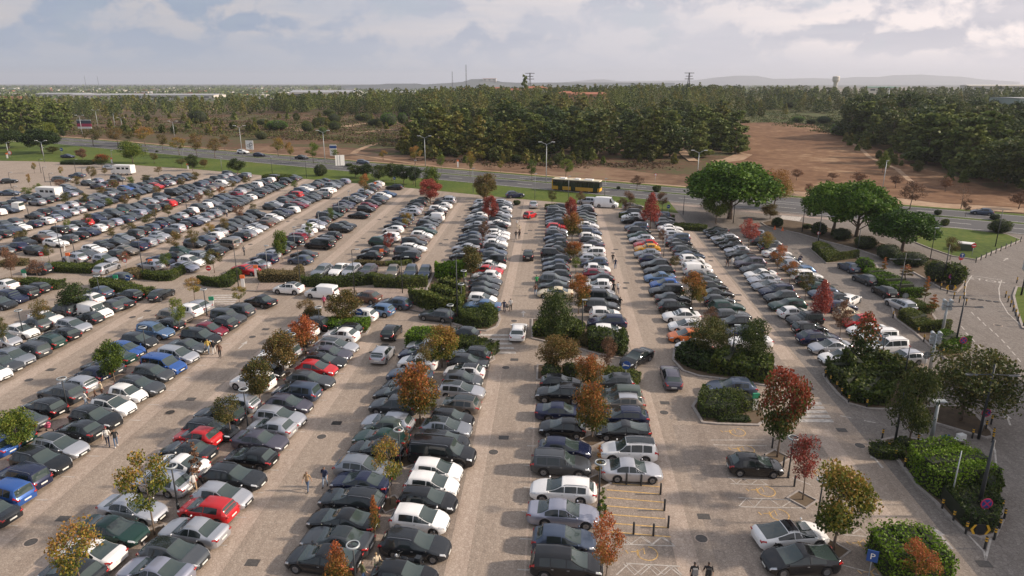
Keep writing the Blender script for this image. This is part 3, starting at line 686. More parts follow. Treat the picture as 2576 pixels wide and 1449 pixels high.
near_file('near|right|near block beyond the footpath block', -57.6, [
 ('B1', -60, 1042, 'hatch', 'white', 'R'), ('B1', -20, 957, 'sedan', 'darkgrey', 'R'), ('B1', 110, 907, 'suv', 'lightgrey', 'R'), ('B1', 260, 832, 'suv', 'darkgrey', 'L'), ('B1', 390, 747, 'estate', 'darkgreen', 'L'), ('B1', 550, 677, 'estate', 'black', 'L'),
 ('B1', 630, 602, 'estate', 'silver', 'R'), ('B1', 760, 527, 'hatch', 'offblack', 'L'), ('B1', 800, 477, 'panel', 'white', 'R'), ('B1', 940, 417, 'hatch', 'darkgrey', 'L'), ('B1', 1060, 387, 'sedan', 'black', 'L'), ('B1', 1115, 317, 'hatch', 'black', 'L')])
near_file('near|left|near block beyond the footpath block', -62.8, [
 ('B1', 20, 737, 'hatch', 'silver', 'R'), ('B1', 190, 652, 'hatch', 'white', 'R'), ('B1', 290, 592, 'suv', 'grey', 'L'), ('B1', 380, 527, 'sedan', 'white', 'R'), ('B1', 560, 467, 'suv', 'offblack', 'L'), ('B1', 700, 400, 'hatch', 'navy', 'L'), ('B1', 810, 347, 'hatch', 'white', 'L'), ('B1', 880, 297, 'suv', 'bluegrey', 'L')])
near_file('near|right|near block at left edge', -73.0, [
 ('B1', 10, 392, 'hatch', 'offblack', 'R'), ('B1', 100, 342, 'suv', 'navy', 'R'), ('B1', 210, 302, 'suv', 'black', 'L'), ('B1', 300, 247, 'estate', 'black', 'L')])
near_file('near|left|near block at left edge', -78.5, [('B1', 40, 227, 'suv', 'white', 'L')])
# beyond the cross lane
far_file('far|left|far middle block, red trees', .5, 89.5, 149, ['sedan cream L', 'sedan darkgrey L', 'bigsuv grey R', 'estate offblack L', 'hatch black L', 'hatch bluegrey L', 'estate offblack L', 'suv black R', 'sedan darkgrey L',
 'sedan black L', 'hatch darkgrey L', 'hatch bluegrey L', 'suv darkgrey R', 'hatch lightgrey R', 'hatch red R', 'suv offblack L', 'sedan bluegrey L', 'hatch grey L', 'suv black L', 'suv grey R', 'suv darkgrey R', 'estate black L'])
far_file('far|right|far middle block, red trees', 6.6, 75.5, 148, ['hatch white R', 'bigsuv navy L', 'hatch white R', 'suv darkgrey R', 'van black R', 'sedan silver R', 'suv white L', 'suv black L', 'hatch maroon R', 'hatch white R', 'suv bluegrey L', 'estate silver R',
 'suv white L', 'estate white R', 'sedan purple L', 'hatch offblack R', 'hatch white R', 'suv bluegrey R', 'hatch navy R', 'suv white R', 'hatch offblack R', 'estate olive R', 'sedan darkgrey R', 'sedan black R', 'suv black L', 'estate lightgrey L'])
far_file('far|left|far block behind the shrub island', 15.9, 71.5, 143, ['hatch white L', 'hatch orange L', 'hatch white L', 'sedan white L', 'suv black R', 'sedan offblack R', 'suv black L', 'hatch blue L', 'sedan steelblue L', 'estate black L', 'suv black L', 'suv navy R', 'suv lightgrey L',
 'suv yellow L', 'hatch red L', 'suv silver L', 'hatch darkgreen L', 'suv offblack R', 'suv bluegrey L', '-', 'sedan black L', 'hatch white L', 'suv offblack L'])
far_file('far|right|far block behind the shrub island', 22.3, 73.5, 141, ['sedan white L', 'sedan navy L', 'suv black L', 'estate darkgrey R', 'bigsuv darkgreen R', 'hatch offblack R', 'sedan black R', 'suv black R', 'hatch darkgrey R', 'estate grey R', 'panel white R', 'sedan white R', 'hatch white R', 'sedan bluegrey R', 'suv darkgrey R', 'hatch offblack R',
 'sedan black R', 'suv bluegrey L', 'hatch silver R', 'hatch white R', 'sedan white R', 'estate offblack R', 'hatch grey R', 'suv black R', 'hatch bluegrey L'])
far_file('far|left|rightmost far block', 31.0, 69.5, 128, ['sedan white L', 'sedan silver L', 'estate navy R', 'hatch black R', 'suv black L', 'hatch white R', 'estate darkgreen L', 'suv offblack L', 'suv navy L', 'sedan lightgrey L', 'sedan silver L', 'sedan white L',
 'hatch darkgrey L', 'bigsuv purple L', 'hatch offblack L', 'hatch offblack L', 'hatch silver L', 'hatch black L', 'estate black L', 'estate silver L', 'sedan black L', 'sedan offblack L'])
far_file('far|right|rightmost far block', 37.6, 70, 126, ['estate silver L', 'suv white L', 'suv white L', 'sedan white L', 'hatch red L', 'city cream R', 'hatch navy R', 'suv black L', 'suv bluegrey L', 'hatch darkgreen R', 'bigsuv black R', 'suv white R', 'hatch steelblue L', 'suv lightgrey R', 'hatch silver R',
 'hatch darkgrey R', 'sedan white R', 'suv black R', 'hatch grey L', 'estate offblack R', 'hatch black R', 'hatch silver L'])
far_file('far|right|far block left of middle lane', -9.2, 83.5, 153, ['sedan steelblue L', 'hatch white R', 'hatch darkgrey R', 'hatch offblack R', 'sedan grey R', 'hatch white L', 'sedan red R', 'sedan white R', 'suv offblack L', 'hatch darkgrey R', 'sedan bluegrey R', 'hatch black R', 'suv white R', 'hatch silver R', 'sedan white R', 'estate white R',
 'hatch darkgrey R', 'suv black L', 'sedan white R', 'estate offblack R', 'hatch grey R', 'sedan silver R', 'suv black R', 'hatch white L', 'hatch offblack R', 'estate black R', 'hatch silver R'], drift=-.035)
far_file('far|left|far block left of middle lane', -14.6, 107, 153, ['suv black L', 'hatch grey L', 'sedan silver L', 'estate offblack L', 'suv darkgrey L', 'hatch bluegrey L', 'hatch black L', 'estate black L', 'hatch silver L', 'suv darkgrey L', 'sedan lightgrey L', 'hatch white L', 'suv offblack L', 'hatch silver L', 'sedan black L', 'hatch white L', 'hatch silver R'], drift=-.035)
far_file('far|left|far block, small red tree', -30.2, 106, 154, ['suv black L', 'bigsuv offblack L', '-', 'suv darkgreen R', 'suv white L', '-', 'hatch white L', 'sedan offblack L', 'hatch darkgrey L', 'suv bluegrey L', '-', 'estate silver L', 'sedan silver L', 'hatch grey L', 'suv offblack L', 'suv olive L'], drift=-.02)
far_file('far|right|far block, small red tree', -24.2, 106, 157, ['suv black L', 'suv darkgrey R', 'estate white R', 'suv offblack R', 'sedan brown R', 'hatch white R', 'estate darkgreen R', 'hatch lightgrey L', 'suv darkgrey R', 'sedan offblack R', 'panel white L', 'suv black R', 'sedan black L', 'hatch white R', 'suv white L', 'hatch black R', 'suv silver L', 'estate silver L'], drift=-.02)
far_file('far|right|far footpath block with gaps', -41.0, 103.5, 172, ['hatch bluegrey L', 'sedan darkgrey L', '-', 'van black L', 'bigsuv offblack L', 'suv black L', '-', 'bigsuv black R', 'sedan black R', '-', '-', 'sedan black L', '-', 'hatch black R', 'hatch maroon R', 'suv black R', 'suv grey L', 'hatch bluegrey R', 'hatch white R', 'sedan steelblue R', '-', '-', 'estate black L'])
far_file('far|left|far footpath block with gaps', -46.8, 97.5, 176, ['sedan red R', 'sedan silver L', 'suv navy L', 'hatch silver L', 'suv darkgrey L', 'hatch black L', 'suv black L', 'mpv maroon L', 'sedan silver L', 'hatch white L', 'sedan white R', 'hatch lavender R', 'hatch grey L', 'suv black R', 'estate darkgreen R', 'suv black L', 'hatch offblack L', 'sedan purple R', 'hatch navy R', 'suv offblack R',
 'sedan silver R', 'hatch bluegrey R', 'estate offblack L', 'hatch silver R', 'suv darkgrey L', 'hatch black L', 'sedan silver L', 'suv white L'])
rand_file('far|right|far block behind the box hedge', -57.3, 98.5, 181, .97, seed=11); rand_file('far|left|far block behind the box hedge', -62.8, 99, 183, .97, seed=12)
rand_file('far|right|far block behind the clipped hedge', -72.4, 101.5, 187, .96, seed=13); rand_file('far|left|far block behind the clipped hedge', -78.0, 102, 189, .97, seed=14)
rand_file('far|right|far block, left edge hedge', -87.8, 103.5, 190, .95, seed=15); rand_file('far|left|far block, left edge hedge', -93.3, 106, 192, .95, seed=16)
for i_, (a_, b_, f_, q0_, q1_) in enumerate([(-103, -108.6, .93, 112, 186), (-118.3, -124, .8, 125, 176)]):
    rand_file('far|right|distant row', a_, q0_, q1_, f_, seed=20 + i_); rand_file('far|left|distant row', b_, q0_ + 2, q1_, f_ * .92, seed=30 + i_)
# cars on their own: rear and front ground points of the near side decide place and heading
def solo(t, xr, yr, xf, yf, ty, col, label, name=None, off=None, ex=None, grp=None):
    a = at(t, xr, yr); b = at(t, xf, yf); h = math.atan2(b[1] - a[1], b[0] - a[0]); s = CAR[ty]['shape']
    cx, cy = (a[0] + b[0]) / 2, (a[1] + b[1]) / 2
    nx, ny = -math.sin(h), math.cos(h)
    if off is None: off = s.W / 2 if ny > 0 else -s.W / 2
    CARS.append(dict(p=cx + nx * off, q=cy + ny * off, a=h, ty=ty, col=col, block=None, label=label, ex=ex))
solo('B3', 1250, 858, 1130, 925, 'sedan', 'black', 'black saloon turning out of the lane beside the blue round arrow sign', off=-.9)
solo('B3', 1455, 1105, 1420, 975, 'estate', 'purple', 'dark estate car with silver rails driving away between the shrub islands', off=0)
solo('B2', 1095, 890, 1190, 780, 'hatch', 'silver', 'silver hatchback seen from behind driving up the left lane', off=-.1)
solo('B2', 1180, 685, 1265, 580, 'hatch', 'black', 'black hatchback seen from behind turning towards the cross lane', off=-.1)
solo('B3', 45, 680, 70, 570, 'estate', 'white', 'white estate car driving away along the middle lane at the zebra crossing', off=0)
solo('C3', 160, 1135, 165, 1060, 'suv', 'black', 'black crossover driving away alone in the middle lane', off=0)
solo('C3', 150, 710, 260, 675, 'city', 'red', 'small red car with pale roof turning at the top of the middle lane', off=.6)
solo('C3', 215, 608, 218, 560, 'suv', 'silver', 'silver crossover facing the camera at the top of the middle lane', off=0)
solo('B2', 1730, 520, 1500, 490, 'estate', 'darkgrey', 'dark grey estate car turning past the zebra crossing shrubs')
solo('B2', 1930, 685, 1750, 665, 'hatch', 'offblack', 'black hatchback waiting behind the hedge left of the zebra crossing')
solo('B2', 1190, 470, 970, 440, 'hatch', 'steelblue', 'pale blue hatchback queuing in the cross lane')
solo('B2', 1350, 405, 1110, 375, 'estate', 'bluegrey', 'grey-blue estate car queuing behind the pale blue hatchback in the cross lane')
solo('B2', 1050, 350, 880, 325, 'suv', 'brown', 'brown crossover in the cross lane beside the pale blue hatchback')
solo('B2', 1000, 515, 830, 500, 'suv', 'white', 'white crossover partly hidden by the autumn tree on the cross lane island')
solo('B2', 690, 305, 450, 285, 'panel', 'white', 'white panel van parked on the cross lane left of the queue')
solo('B2', 390, 265, 150, 250, 'suv', 'white', 'white crossover with black roof in the cross lane ahead of the white van', ex='black')
solo('B2', 130, 395, -130, 350, 'sedan', 'black', 'black saloon alone where the cross lane meets the left lanes')
solo('B1', 1440, 330, 1600, 250, 'hatch', 'offblack', 'black hatchback turning right into the cross lane at the far left')
solo('B1', 1140, 155, 920, 145, 'hatch', 'darkgrey', 'grey hatchback in the cross lane in front of the clipped hedge')
solo('B1', 395, 85, 200, 75, 'suv', 'offblack', 'black crossover in the cross lane beside the small brown tree')
solo('B1', 960, 75, 1090, 20, 'estate', 'silver', 'silver estate car leaving the cross lane upwards at the far left')
solo('A2', 2900, 0, 2905, 1, 'hatch', 'black', 'x') if False else None
solo('A3', 1870, 640, 2165, 655, 'hatch', 'black', 'lone black hatchback in the disabled bays beside the red tree')
solo('A4', 60, 1258, 410, 1228, 'fastback', 'white', 'white electric car with black glass roof in the lower right bays', ex='black')
solo('A4', 560, 1455, 60, 1475, 'fastback', 'black', 'black glossy car at the bottom right beside the white electric car', ex='black')
solo('B3', 2190, 1190, 1810, 1175, 'estate', 'bluegrey', 'dark estate car passing behind the clipped hedge near the dark red tree')
solo('B4', 1225, 425, 1060, 345, 'estate', 'silver', 'silver estate car at the kerb, nearest of the four along the right hand shrubs', off=-.9)
solo('B4', 1060, 300, 920, 225, 'hatch', 'black', 'black hatchback second from the near end of the right kerb shrubs', off=-.9)
solo('B4', 895, 180, 760, 125, 'hatch', 'darkgrey', 'dark hatchback third from the near end of the right kerb shrubs', off=-.9)
solo('B4', 735, 65, 620, 10, 'hatch', 'bluegrey', 'dark blue-grey hatchback farthest of the four along the right kerb shrubs', off=-.9)
solo('B4', 730, 385, 850, 320, 'estate', 'white', 'white estate car reversing out towards the right hand lane', off=.9)
for x_, y_, ty_, c_, l_ in ((620, 1300, 'estate', 'lightgrey', 'light grey estate parked nose-out behind the long leafy hedge, leftmost of seven'), (800, 1290, 'sedan', 'white', 'white saloon behind the long leafy hedge, second from the left'),
        (925, 1300, 'hatch', 'silver', 'pale silver hatchback behind the long leafy hedge, third from the left'), (1090, 1300, 'hatch', 'purple', 'dark purple hatchback behind the bulging part of the long hedge'),
        (1345, 1310, 'hatch', 'greige', 'beige-grey hatchback behind the long hedge, third from its right end'), (1530, 1315, 'hatch', 'bluegrey', 'blue-grey hatchback behind the long hedge, second from its right end'), (1675, 1315, 'hatch', 'bluegrey', 'grey-blue hatchback with light roof at the right end of the long hedge')):
    p_, q_ = at('C2', x_, y_); CARS.append(dict(p=p_, q=q_ + 2.2, a=R(-86 if x_ > 1200 else -100), ty=ty_, col=c_, block=None, label=l_, ex=None))
for a_ in [('C1', 30, 350, 160, 340, 'hatch', 'black', 'black hatchback alone on the empty asphalt at the left picture edge'), ('C1', 10, 470, 140, 470, 'sedan', 'bluegrey', 'blue-grey saloon parked alone at the left edge, in front of the black hatchback'),
           ('C1', 530, 330, 690, 325, 'estate', 'grey', 'grey estate car standing apart on the half empty far lot'), ('C1', 830, 290, 680, 285, 'sedan', 'bluegrey', 'blue-grey saloon standing apart beyond the grey estate'),
           ('C1', 830, 358, 990, 352, 'sedan', 'white', 'white saloon standing apart beside the lone lot lamp'), ('C1', 1040, 205, 1160, 205, 'estate', 'silver', 'silver estate parked beside the camper van'), ('C1', 1095, 320, 1230, 330, 'mpv', 'grey', 'grey people carrier in front of the camper van'),
           ('C2', 640, 520, 715, 455, 'suv', 'grey', 'grey crossover driving towards the camera in the upper left lane'),
           ('C3', 10, 495, 70, 492, 'suv', 'navy', 'dark blue crossover parked on the top lane beside the olive tree'), ('C3', 800, 562, 690, 555, 'mpv', 'silver', 'silver people carrier parked on the top lane beside the white high-roofed van'),
           ('C3', 840, 585, 1040, 598, 'bigvan', 'white', 'white high-roofed van parked on the top lane below the bus'), ('C3', 1180, 615, 1290, 608, 'estate', 'greige', 'grey estate half hidden by bare branches beside the tall red tree'),
           ('C4', 2240, 672, 2060, 655, 'hatch', 'bluegrey', 'blue-grey hatchback driving on the main road at the right'), ('C1', 2380, 45, 2480, 50, 'suv', 'white', 'white crossover driving on the far main road'),
           ('C2', -30, 75, 70, 78, 'hatch', 'navy', 'dark blue hatchback on the main road left of the parked trees'), ('C2', 400, 100, 490, 105, 'sedan', 'black', 'black saloon on the main road beside the round green tree'), ('C2', 1015, 150, 1130, 150, 'hatch', 'bluegrey', 'grey-blue hatchback on the main road near the two-panel hoarding'),
           ('C1', 620, 90, 710, 92, 'sedan', 'navy', 'dark saloon on the small road in the distant lawn')]:
    solo(*a_)
# order by distance: the first are built with all their parts, then one-mesh cars, the rest together
def visible(c):
    z = hgt(c['p'], c['q']); d = depth(c['p'], c['q'], z); Xc = c['p'] * cY + c['q'] * sY
    return d > 8 and abs(Xc / d) < .82
CARS = [c for c in CARS if visible(c)]
for c in CARS:
    v_ = [c['ty']] + [c['ty'] + x for x in ('_b', '_c') if c['ty'] + x in CT]; c['ty'] = v_[int(abs(c['p'] * 53 + c['q'] * 29)) % len(v_)]
for c in CARS: c['d'] = depth(c['p'], c['q'], hgt(c['p'], c['q'])) - (120 if c.get('label') else 0)
ORD = 'nearest second third fourth fifth sixth seventh eighth ninth tenth eleventh twelfth thirteenth fourteenth fifteenth sixteenth seventeenth eighteenth nineteenth twentieth twenty-first twenty-second twenty-third twenty-fourth twenty-fifth twenty-sixth twenty-seventh twenty-eighth twenty-ninth thirtieth thirty-first thirty-second thirty-third thirty-fourth thirty-fifth'.split()
blocks = {}
for c in CARS:
    if c['block']: blocks.setdefault(c['block'], []).append(c)
for b, L in blocks.items():
    L.sort(key=lambda c: c['q']); zone, side_, row = b.split('|')
    for i, c in enumerate(L):
        c['label'] = f"{PW[c['col']]} {BW[c['ty']]}, {ORD[min(i, 34)]} up the {side_} file, {row}"
        c['grp'] = 'cars parked in the ' + row
CARS.sort(key=lambda c: c['d'])
def set_car(o, c): place(o, c['p'], c['q'], c['a'])
for i, c in enumerate(CARS[:300]):
    if i < 190 or c.get('ex'):
        o = car_full(c['ty'], c['col'], c['label'], c.get('grp'), roofcol=c.get('ex'))
    else: o = car_mid(c['ty'], c['col'], c['label'], c.get('grp'))
    set_car(o, c)
    rs = random.Random(int(c['p'] * 37 + c['q'] * 91)); o.scale = (rs.uniform(.95, 1.04), rs.uniform(.98, 1.03), rs.uniform(.96, 1.05))
if len(CARS) > 300:
    far = MB(); cols = sorted({c['col'] for c in CARS[300:]}); ci = {k: i for i, k in enumerate(cols)}; n = len(cols)
    for c in CARS[300:]:
        a = CAR[c['ty']]['low_mb']; z = hgt(c['p'], c['q']); ca, sa = math.cos(c['a']), math.sin(c['a'])
        vs = [(c['p'] + x * ca - y * sa, c['q'] + x * sa + y * ca, z + zz) for x, y, zz in a.v]; n0 = len(far.v); far.v += vs
        far.f += [tuple(k + n0 for k in f) for f in a.f]; far.mi += [ci[c['col']] if m == 0 else n + m - 1 for m in a.mi]
    o = link('distant_parked_cars', far.mesh('distant_parked_cars', [M['p_' + k] for k in cols] + [M['glass'], M['tyre'], M['rim'], M['head'], M['tail'], M['plate'], M['screen']], True))
    tag(o, 'hundreds of small parked cars filling the distant upper left of the lot', 'cars', kind='stuff')
print('cars', len(CARS))
# ---------------------------------------------------------------- ground, roads, paving
def road_near(p): return 173.0 - .47 * p
def road_far(p): return 193.5 - .45 * p
def build_terrain():
    ys = [-60 + 25 * i for i in range(13)] + [265 + 14 * i for i in range(60)]
    y = ys[-1]
    while y < 12800: y *= 1.09; ys.append(y)
    vs, n = [], 90
    for y in ys:
        for i in range(n + 1):
            t = -1 + 2 * i / n; Xc = t * (abs(y) * 1.25 + 190); p, q = Xc * cY - y * sY, Xc * sY + y * cY
            near = y < 262
            vs.append((p, q, hgt(p, q) - (.12 if near else 0)))
    fs = [(j * (n + 1) + i, j * (n + 1) + i + 1, (j + 1) * (n + 1) + i + 1, (j + 1) * (n + 1) + i) for j in range(len(ys) - 1) for i in range(n)]
    me = bpy.data.meshes.new('ground'); me.from_pydata(vs, [], fs); me.materials.append(M['heath']); me.polygons.foreach_set('use_smooth', [True] * len(fs))
    tag(link('ground', me), kind='structure')
build_terrain()
far_edge = [(27, 147), (9, 154.5), (-9, 161.5), (-20, 166.5), (-42, 176.5), (-60, 183.5), (-75, 189), (-109, 203), (-143, 214), (-175, 218), (-280, 222)]
sheet('parking_lot', [(-280, -40), (27, -40)] + far_edge, M['cobble'], 0)
sheet('access_road', [(27, -40), (190, -40), (190, road_near(190)), (27, road_near(27))], M['paver'], 0)
pr = [27, 9, -20, -60, -100, -150, -200, -280]
sheet('lawn', far_edge[::-1] + [(p, road_near(p)) for p in pr], M['grass'], .02, sub=12)
sheet('far_lawn', [(-280, 222), (-280, road_near(-280)), (-420, road_near(-400) + 6), (-420, 100), (-280, 100)], M['grass'], .02, sub=12)

def along(p0, p1, f0, f1, n=10): return [(lerp(p0, p1, i / n), lerp(road_near(lerp(p0, p1, i / n)), road_far(lerp(p0, p1, i / n)), f0)) for i in range(n + 1)], [(lerp(p0, p1, i / n), lerp(road_near(lerp(p0, p1, i / n)), road_far(lerp(p0, p1, i / n)), f1)) for i in range(n + 1)]
def roadband(name, p0, p1, f0, f1, m, dz):
    a, b = along(p0, p1, f0, f1, 60); n = len(a); me = bpy.data.meshes.new(name); me.from_pydata([(x, y, hgt(x, y) + dz + .03) for x, y in a + b], [], [(i, i + 1, n + i + 1, n + i) for i in range(n - 1)])
    me.materials.append(m); me.update(); return tag(link(name, me), kind='structure')
roadband('main_road', -420, 230, 0, 1, M['asphalt'], 0)
roadband('median_grass', -420, 36, .53, .60, M['grass'], .02); roadband('median_grass', 70, 230, .53, .60, M['grass'], .02)
roadband('verge_grass', -420, 230, 1.0, 1.10, M['grass'], .02)
for nm, f in (('road_line', .03), ('road_line', .50), ('road_line', .63), ('road_line', .97)): roadband(nm, -420, 230, f, f + .008, M['whiteline'], .006)
mb = MB()
for f in (.27, .80):
    p = -300
    while p < 200:
        a = [(p, lerp(road_near(p), road_far(p), f)), (p + 4, lerp(road_near(p + 4), road_far(p + 4), f)), (p + 4, lerp(road_near(p + 4), road_far(p + 4), f + .011)), (p, lerp(road_near(p), road_far(p), f + .011))]
        mb.add([(x, y, hgt(x, y) + .045) for x, y in a], [(0, 1, 2, 3)]); p += 10
tag(link('lane_dashes', mb.mesh('lane_dashes', M['whiteline'])), kind='structure')
ribbon('verge_footpath', [(p, road_near(p) - 3.0) for p in range(60, -260, -20)], 1.7, M['pink'], .012)
ribbon('far_footpath', [(p, road_far(p) + 3.4) for p in range(40, -300, -20)], 2.0, M['sand'], .03)
sheet('sandy_verge', [at('C3', 1900, 395), at('C4', 0, 415), at('C4', 300, 425), at('C4', 1200, 480), at('C4', 1800, 545), at('C4', 2576, 590), at('C4', 2576, 640), at('C4', 1700, 590), at('C4', 1200, 552), at('C4', 200, 490), at('C3', 1990, 430)][::-1], M['sand'], .03, sub=12)
# dry strip in front of the wood and the red clearing
stripA = [(p, road_far(p) + 5) for p in range(60, -130, -15)]; stripB = [(p, road_far(p) + 26 + 5 * math.sin(p * .13)) for p in range(-120, 61, 15)]
sheet('dry_verge', stripA + stripB, M['verge'], .05, sub=12)
clear_pts = [('E3', 2150, 600), ('E4', 0, 590), ('E4', 250, 596), ('E4', 450, 605), ('E4', 620, 700), ('E4', 900, 760), ('E4', 1090, 850), ('E4', 1400, 930), ('E4', 1430, 1030), ('E4', 1800, 1110), ('C4', 2300, 420), ('C4', 2700, 470), ('C4', 2700, 600), ('C4', 1700, 540), ('C4', 1200, 476), ('C4', 200, 420), ('C3', 2500, 280), ('E3', 2000, 1000), ('E3', 2230, 930), ('E3', 2330, 820), ('E3', 2290, 690)]
sheet('red_clearing', [at(*t) for t in clear_pts], M['clearing'], .09, sub=10)
ribbon('dirt_path', [at(*t) for t in [('E4', 760, 745), ('E4', 930, 850), ('E4', 1020, 940), ('E4', 1150, 1000), ('E4', 1300, 1060), ('E4', 1420, 1170), ('C4', 1450, 330)]], 1.5, M['sand'], .14)
ribbon('dirt_path', [at(*t) for t in [('E3', 1790, 640), ('E3', 1740, 720), ('E3', 1700, 790), ('E3', 1690, 850), ('E3', 1760, 930), ('E3', 1830, 980)]], 3.2, M['sand'], .12)
sheet('sandy_patch', [at(*t) for t in [('E3', 1990, 975), ('E3', 2120, 960), ('E3', 2290, 890), ('E3', 2420, 915), ('E3', 2330, 970), ('E3', 2100, 1000)]], M['sand'], .12, sub=10)
ribbon('dirt_path', [at(*t) for t in [('E2', 980, 905), ('E2', 1020, 870), ('E2', 1130, 830), ('E2', 1250, 800)]], 2.5, M['sand'], .1)
ribbon('dirt_path', [at(*t) for t in [('E2', 970, 905), ('E2', 1100, 930), ('E2', 1300, 960), ('E2', 1560, 1000), ('E2', 1800, 1030)]], 1.8, M['sand'], .1)
for pts in ([('E2', 860, 640), ('E2', 1050, 600), ('E2', 1380, 610), ('E2', 1600, 560)], [('E2', 330, 640), ('E2', 440, 660), ('E2', 480, 690)], [('E1', 2050, 400), ('E1', 2200, 470), ('E1', 2576, 460)], [('E1', 520, 515), ('E1', 780, 510)], [('E2', 1000, 690), ('E2', 1250, 670), ('E2', 1480, 660)]):
    ribbon('sandy_gap', [at(*t) for t in pts], 6, M['sand'], .12)
# paved strips beside the rows
def strip(name, p0, p1, q0, q1, m, dz=.004): return sheet(name, [(p0, q0), (p1, q0), (p1, q1), (p0, q1)], m, dz)
for a, b, q1 in ((-6.5, -5.1, 67), (8.3, 9.75, 61.5), (-22.2, -20.6, 72), (-38.0, -36.2, 80), (-54.8, -53.2, 86), (-32.9, -32.0, 76), (-1.5, -.95 - .4, 65), (22.9, 24.5, 55)):
    strip('paved_strip', a, b, -30, q1, M['strip'])
for a, b, q0, q1 in ((-7.0, -5.6, 82, 158), (9.0, 10.6, 71, 152), (25.0, 26.6, 70, 145), (-22.4, -21.2, 84, 162), (-37.6, -36.0, 92, 176), (-54.8, -53.4, 98, 184), (-70, -68.6, 100, 190), (-85.4, -84, 104, 195), (-100.8, -99.4, 104, 200)):
    strip('paved_strip', a, b, q0, q1, M['strip'])
for a, b, q0, q1 in ((-44.6, -42.4, -30, 84), (-45.0, -43.0, 97, 176), (-61.2, -59.2, 98, 182), (-76.4, -74.4, 102, 188)): strip('tiled_footpath', a, b, q0, q1, M['pink'], .008)
# stall floors under the rows
for a, b, q0, q1 in ((-1.0, 8.3, -30, 62), (-16.6, -6.5, -30, 68), (-32.0, -22.2, -30, 74), (10.9, 22.9, -30, 55)): strip('bay_paving', a, b, q0, q1, M['stall'], .0035)
for a, b, q0, q1 in ((-1.4, 9.0, 72, 152), (-17.4, -7.0, 82, 158), (14.0, 25.0, 68, 146), (28.8, 40.2, 66, 130)): strip('bay_paving', a, b, q0, q1, M['stall'], .0035)
sheet('tiled_footpath', [at(*t) for t in [('C2', 0, 1440), ('B2', 0, 215), ('B2', 420, 240), ('B2', 900, 290), ('B2', 1350, 380), ('B2', 1510, 415), ('B2', 1560, 230), ('B2', 1200, 195), ('B2', 420, 190), ('C2', 490, 1330), ('C2', 460, 1250), ('C2', 50, 1300)]], M['pink'], .06)
ribbon('kerb', [at(*t) for t in [('B2', -300, 205), ('B2', 0, 225), ('B2', 420, 245), ('B2', 900, 295), ('B2', 1350, 385), ('B2', 1510, 420)]], .25, M['kerb_dark'], .10)
sheet('tiled_footpath', [at(*t) for t in [('B1', 2318, 395), ('B1', 2130, 345), ('B1', 1900, 330), ('B1', 1870, 440), ('B1', 1640, 560), ('B1', 1750, 560), ('B1', 2000, 400)]], M['pink'], .012)
# zebra crossings
def zebra(name, A, B, along_v, n, w, L):
    mb = MB()
    for i in range(n):
        t = (i + .5) / n; x, y = lerp(A[0], B[0], t), lerp(A[1], B[1], t); d = Vector((B[0] - A[0], B[1] - A[1])).normalized(); u = Vector(along_v).normalized()
        c = [(x + d.x * sx * w / 2 + u.x * sy * L / 2, y + d.y * sx * w / 2 + u.y * sy * L / 2) for sx, sy in ((-1, -1), (1, -1), (1, 1), (-1, 1))]
        mb.add([(a, b, hgt(a, b) + .012) for a, b in c], [(0, 1, 2, 3)])
    tag(link(name, mb.mesh(name, M['worn'])), kind='structure')
zebra('zebra_crossing', at('B2', 2120, 600), at('B2', 2190, 800), (1, .05), 5, .55, 4.2)
zebra('zebra_crossing', at('B1', 2050, 250), at('B1', 1960, 370), (1, .1), 6, .5, 4)
zebra('zebra_crossing', at('A4', 290, 10), at('A4', 400, 190), (1, .05), 5, .55, 3.2)
zebra('zebra_crossing', at('C4', 130, 680), at('C4', 330, 700), (.45, 1), 8, .5, 5)
# painted marks
def mark(name, pts, m, w, dz=.012):
    mb = MB()
    for seg in pts:
        L_, R_ = ribbon_poly(seg, w / 2); n = len(seg); vs = [(x, y, hgt(x, y) + dz) for x, y in L_ + R_]
        mb.add(vs, [(i, n + i, n + i + 1, i + 1) for i in range(n - 1)])
    return tag(link(name, mb.mesh(name, m)), kind='structure')
segs = []
for p0, p1, q0, q1, st in ((-38.0, -36.9, 38, 80, 2.95), (-22.3, -21.4, 34, 72, 2.95), (-1.9, -1.1, 30, 62, 2.95), (28.9, 30.2, 70, 126, 2.8), (14.0, 15, 72, 140, 3.0)):
    q = q0
    while q < q1: segs.append([(p0, q), (p1, q)]); q += st
mark('bay_marks', segs, M['worn'], .10)
T_ = lambda t, L: [at(t, x, y) for x, y in L]
mark('motorcycle_bay_lines', [T_('A3', s) for s in ([(765, 683), (1225, 716)], [(780, 740), (1222, 776)], [(785, 803), (1250, 843)], [(720, 868), (1255, 910)], [(770, 940), (1260, 978)], [(775, 1012), (1290, 1052)], [(800, 1085), (1305, 1128)])], M['yellowline'], .11)
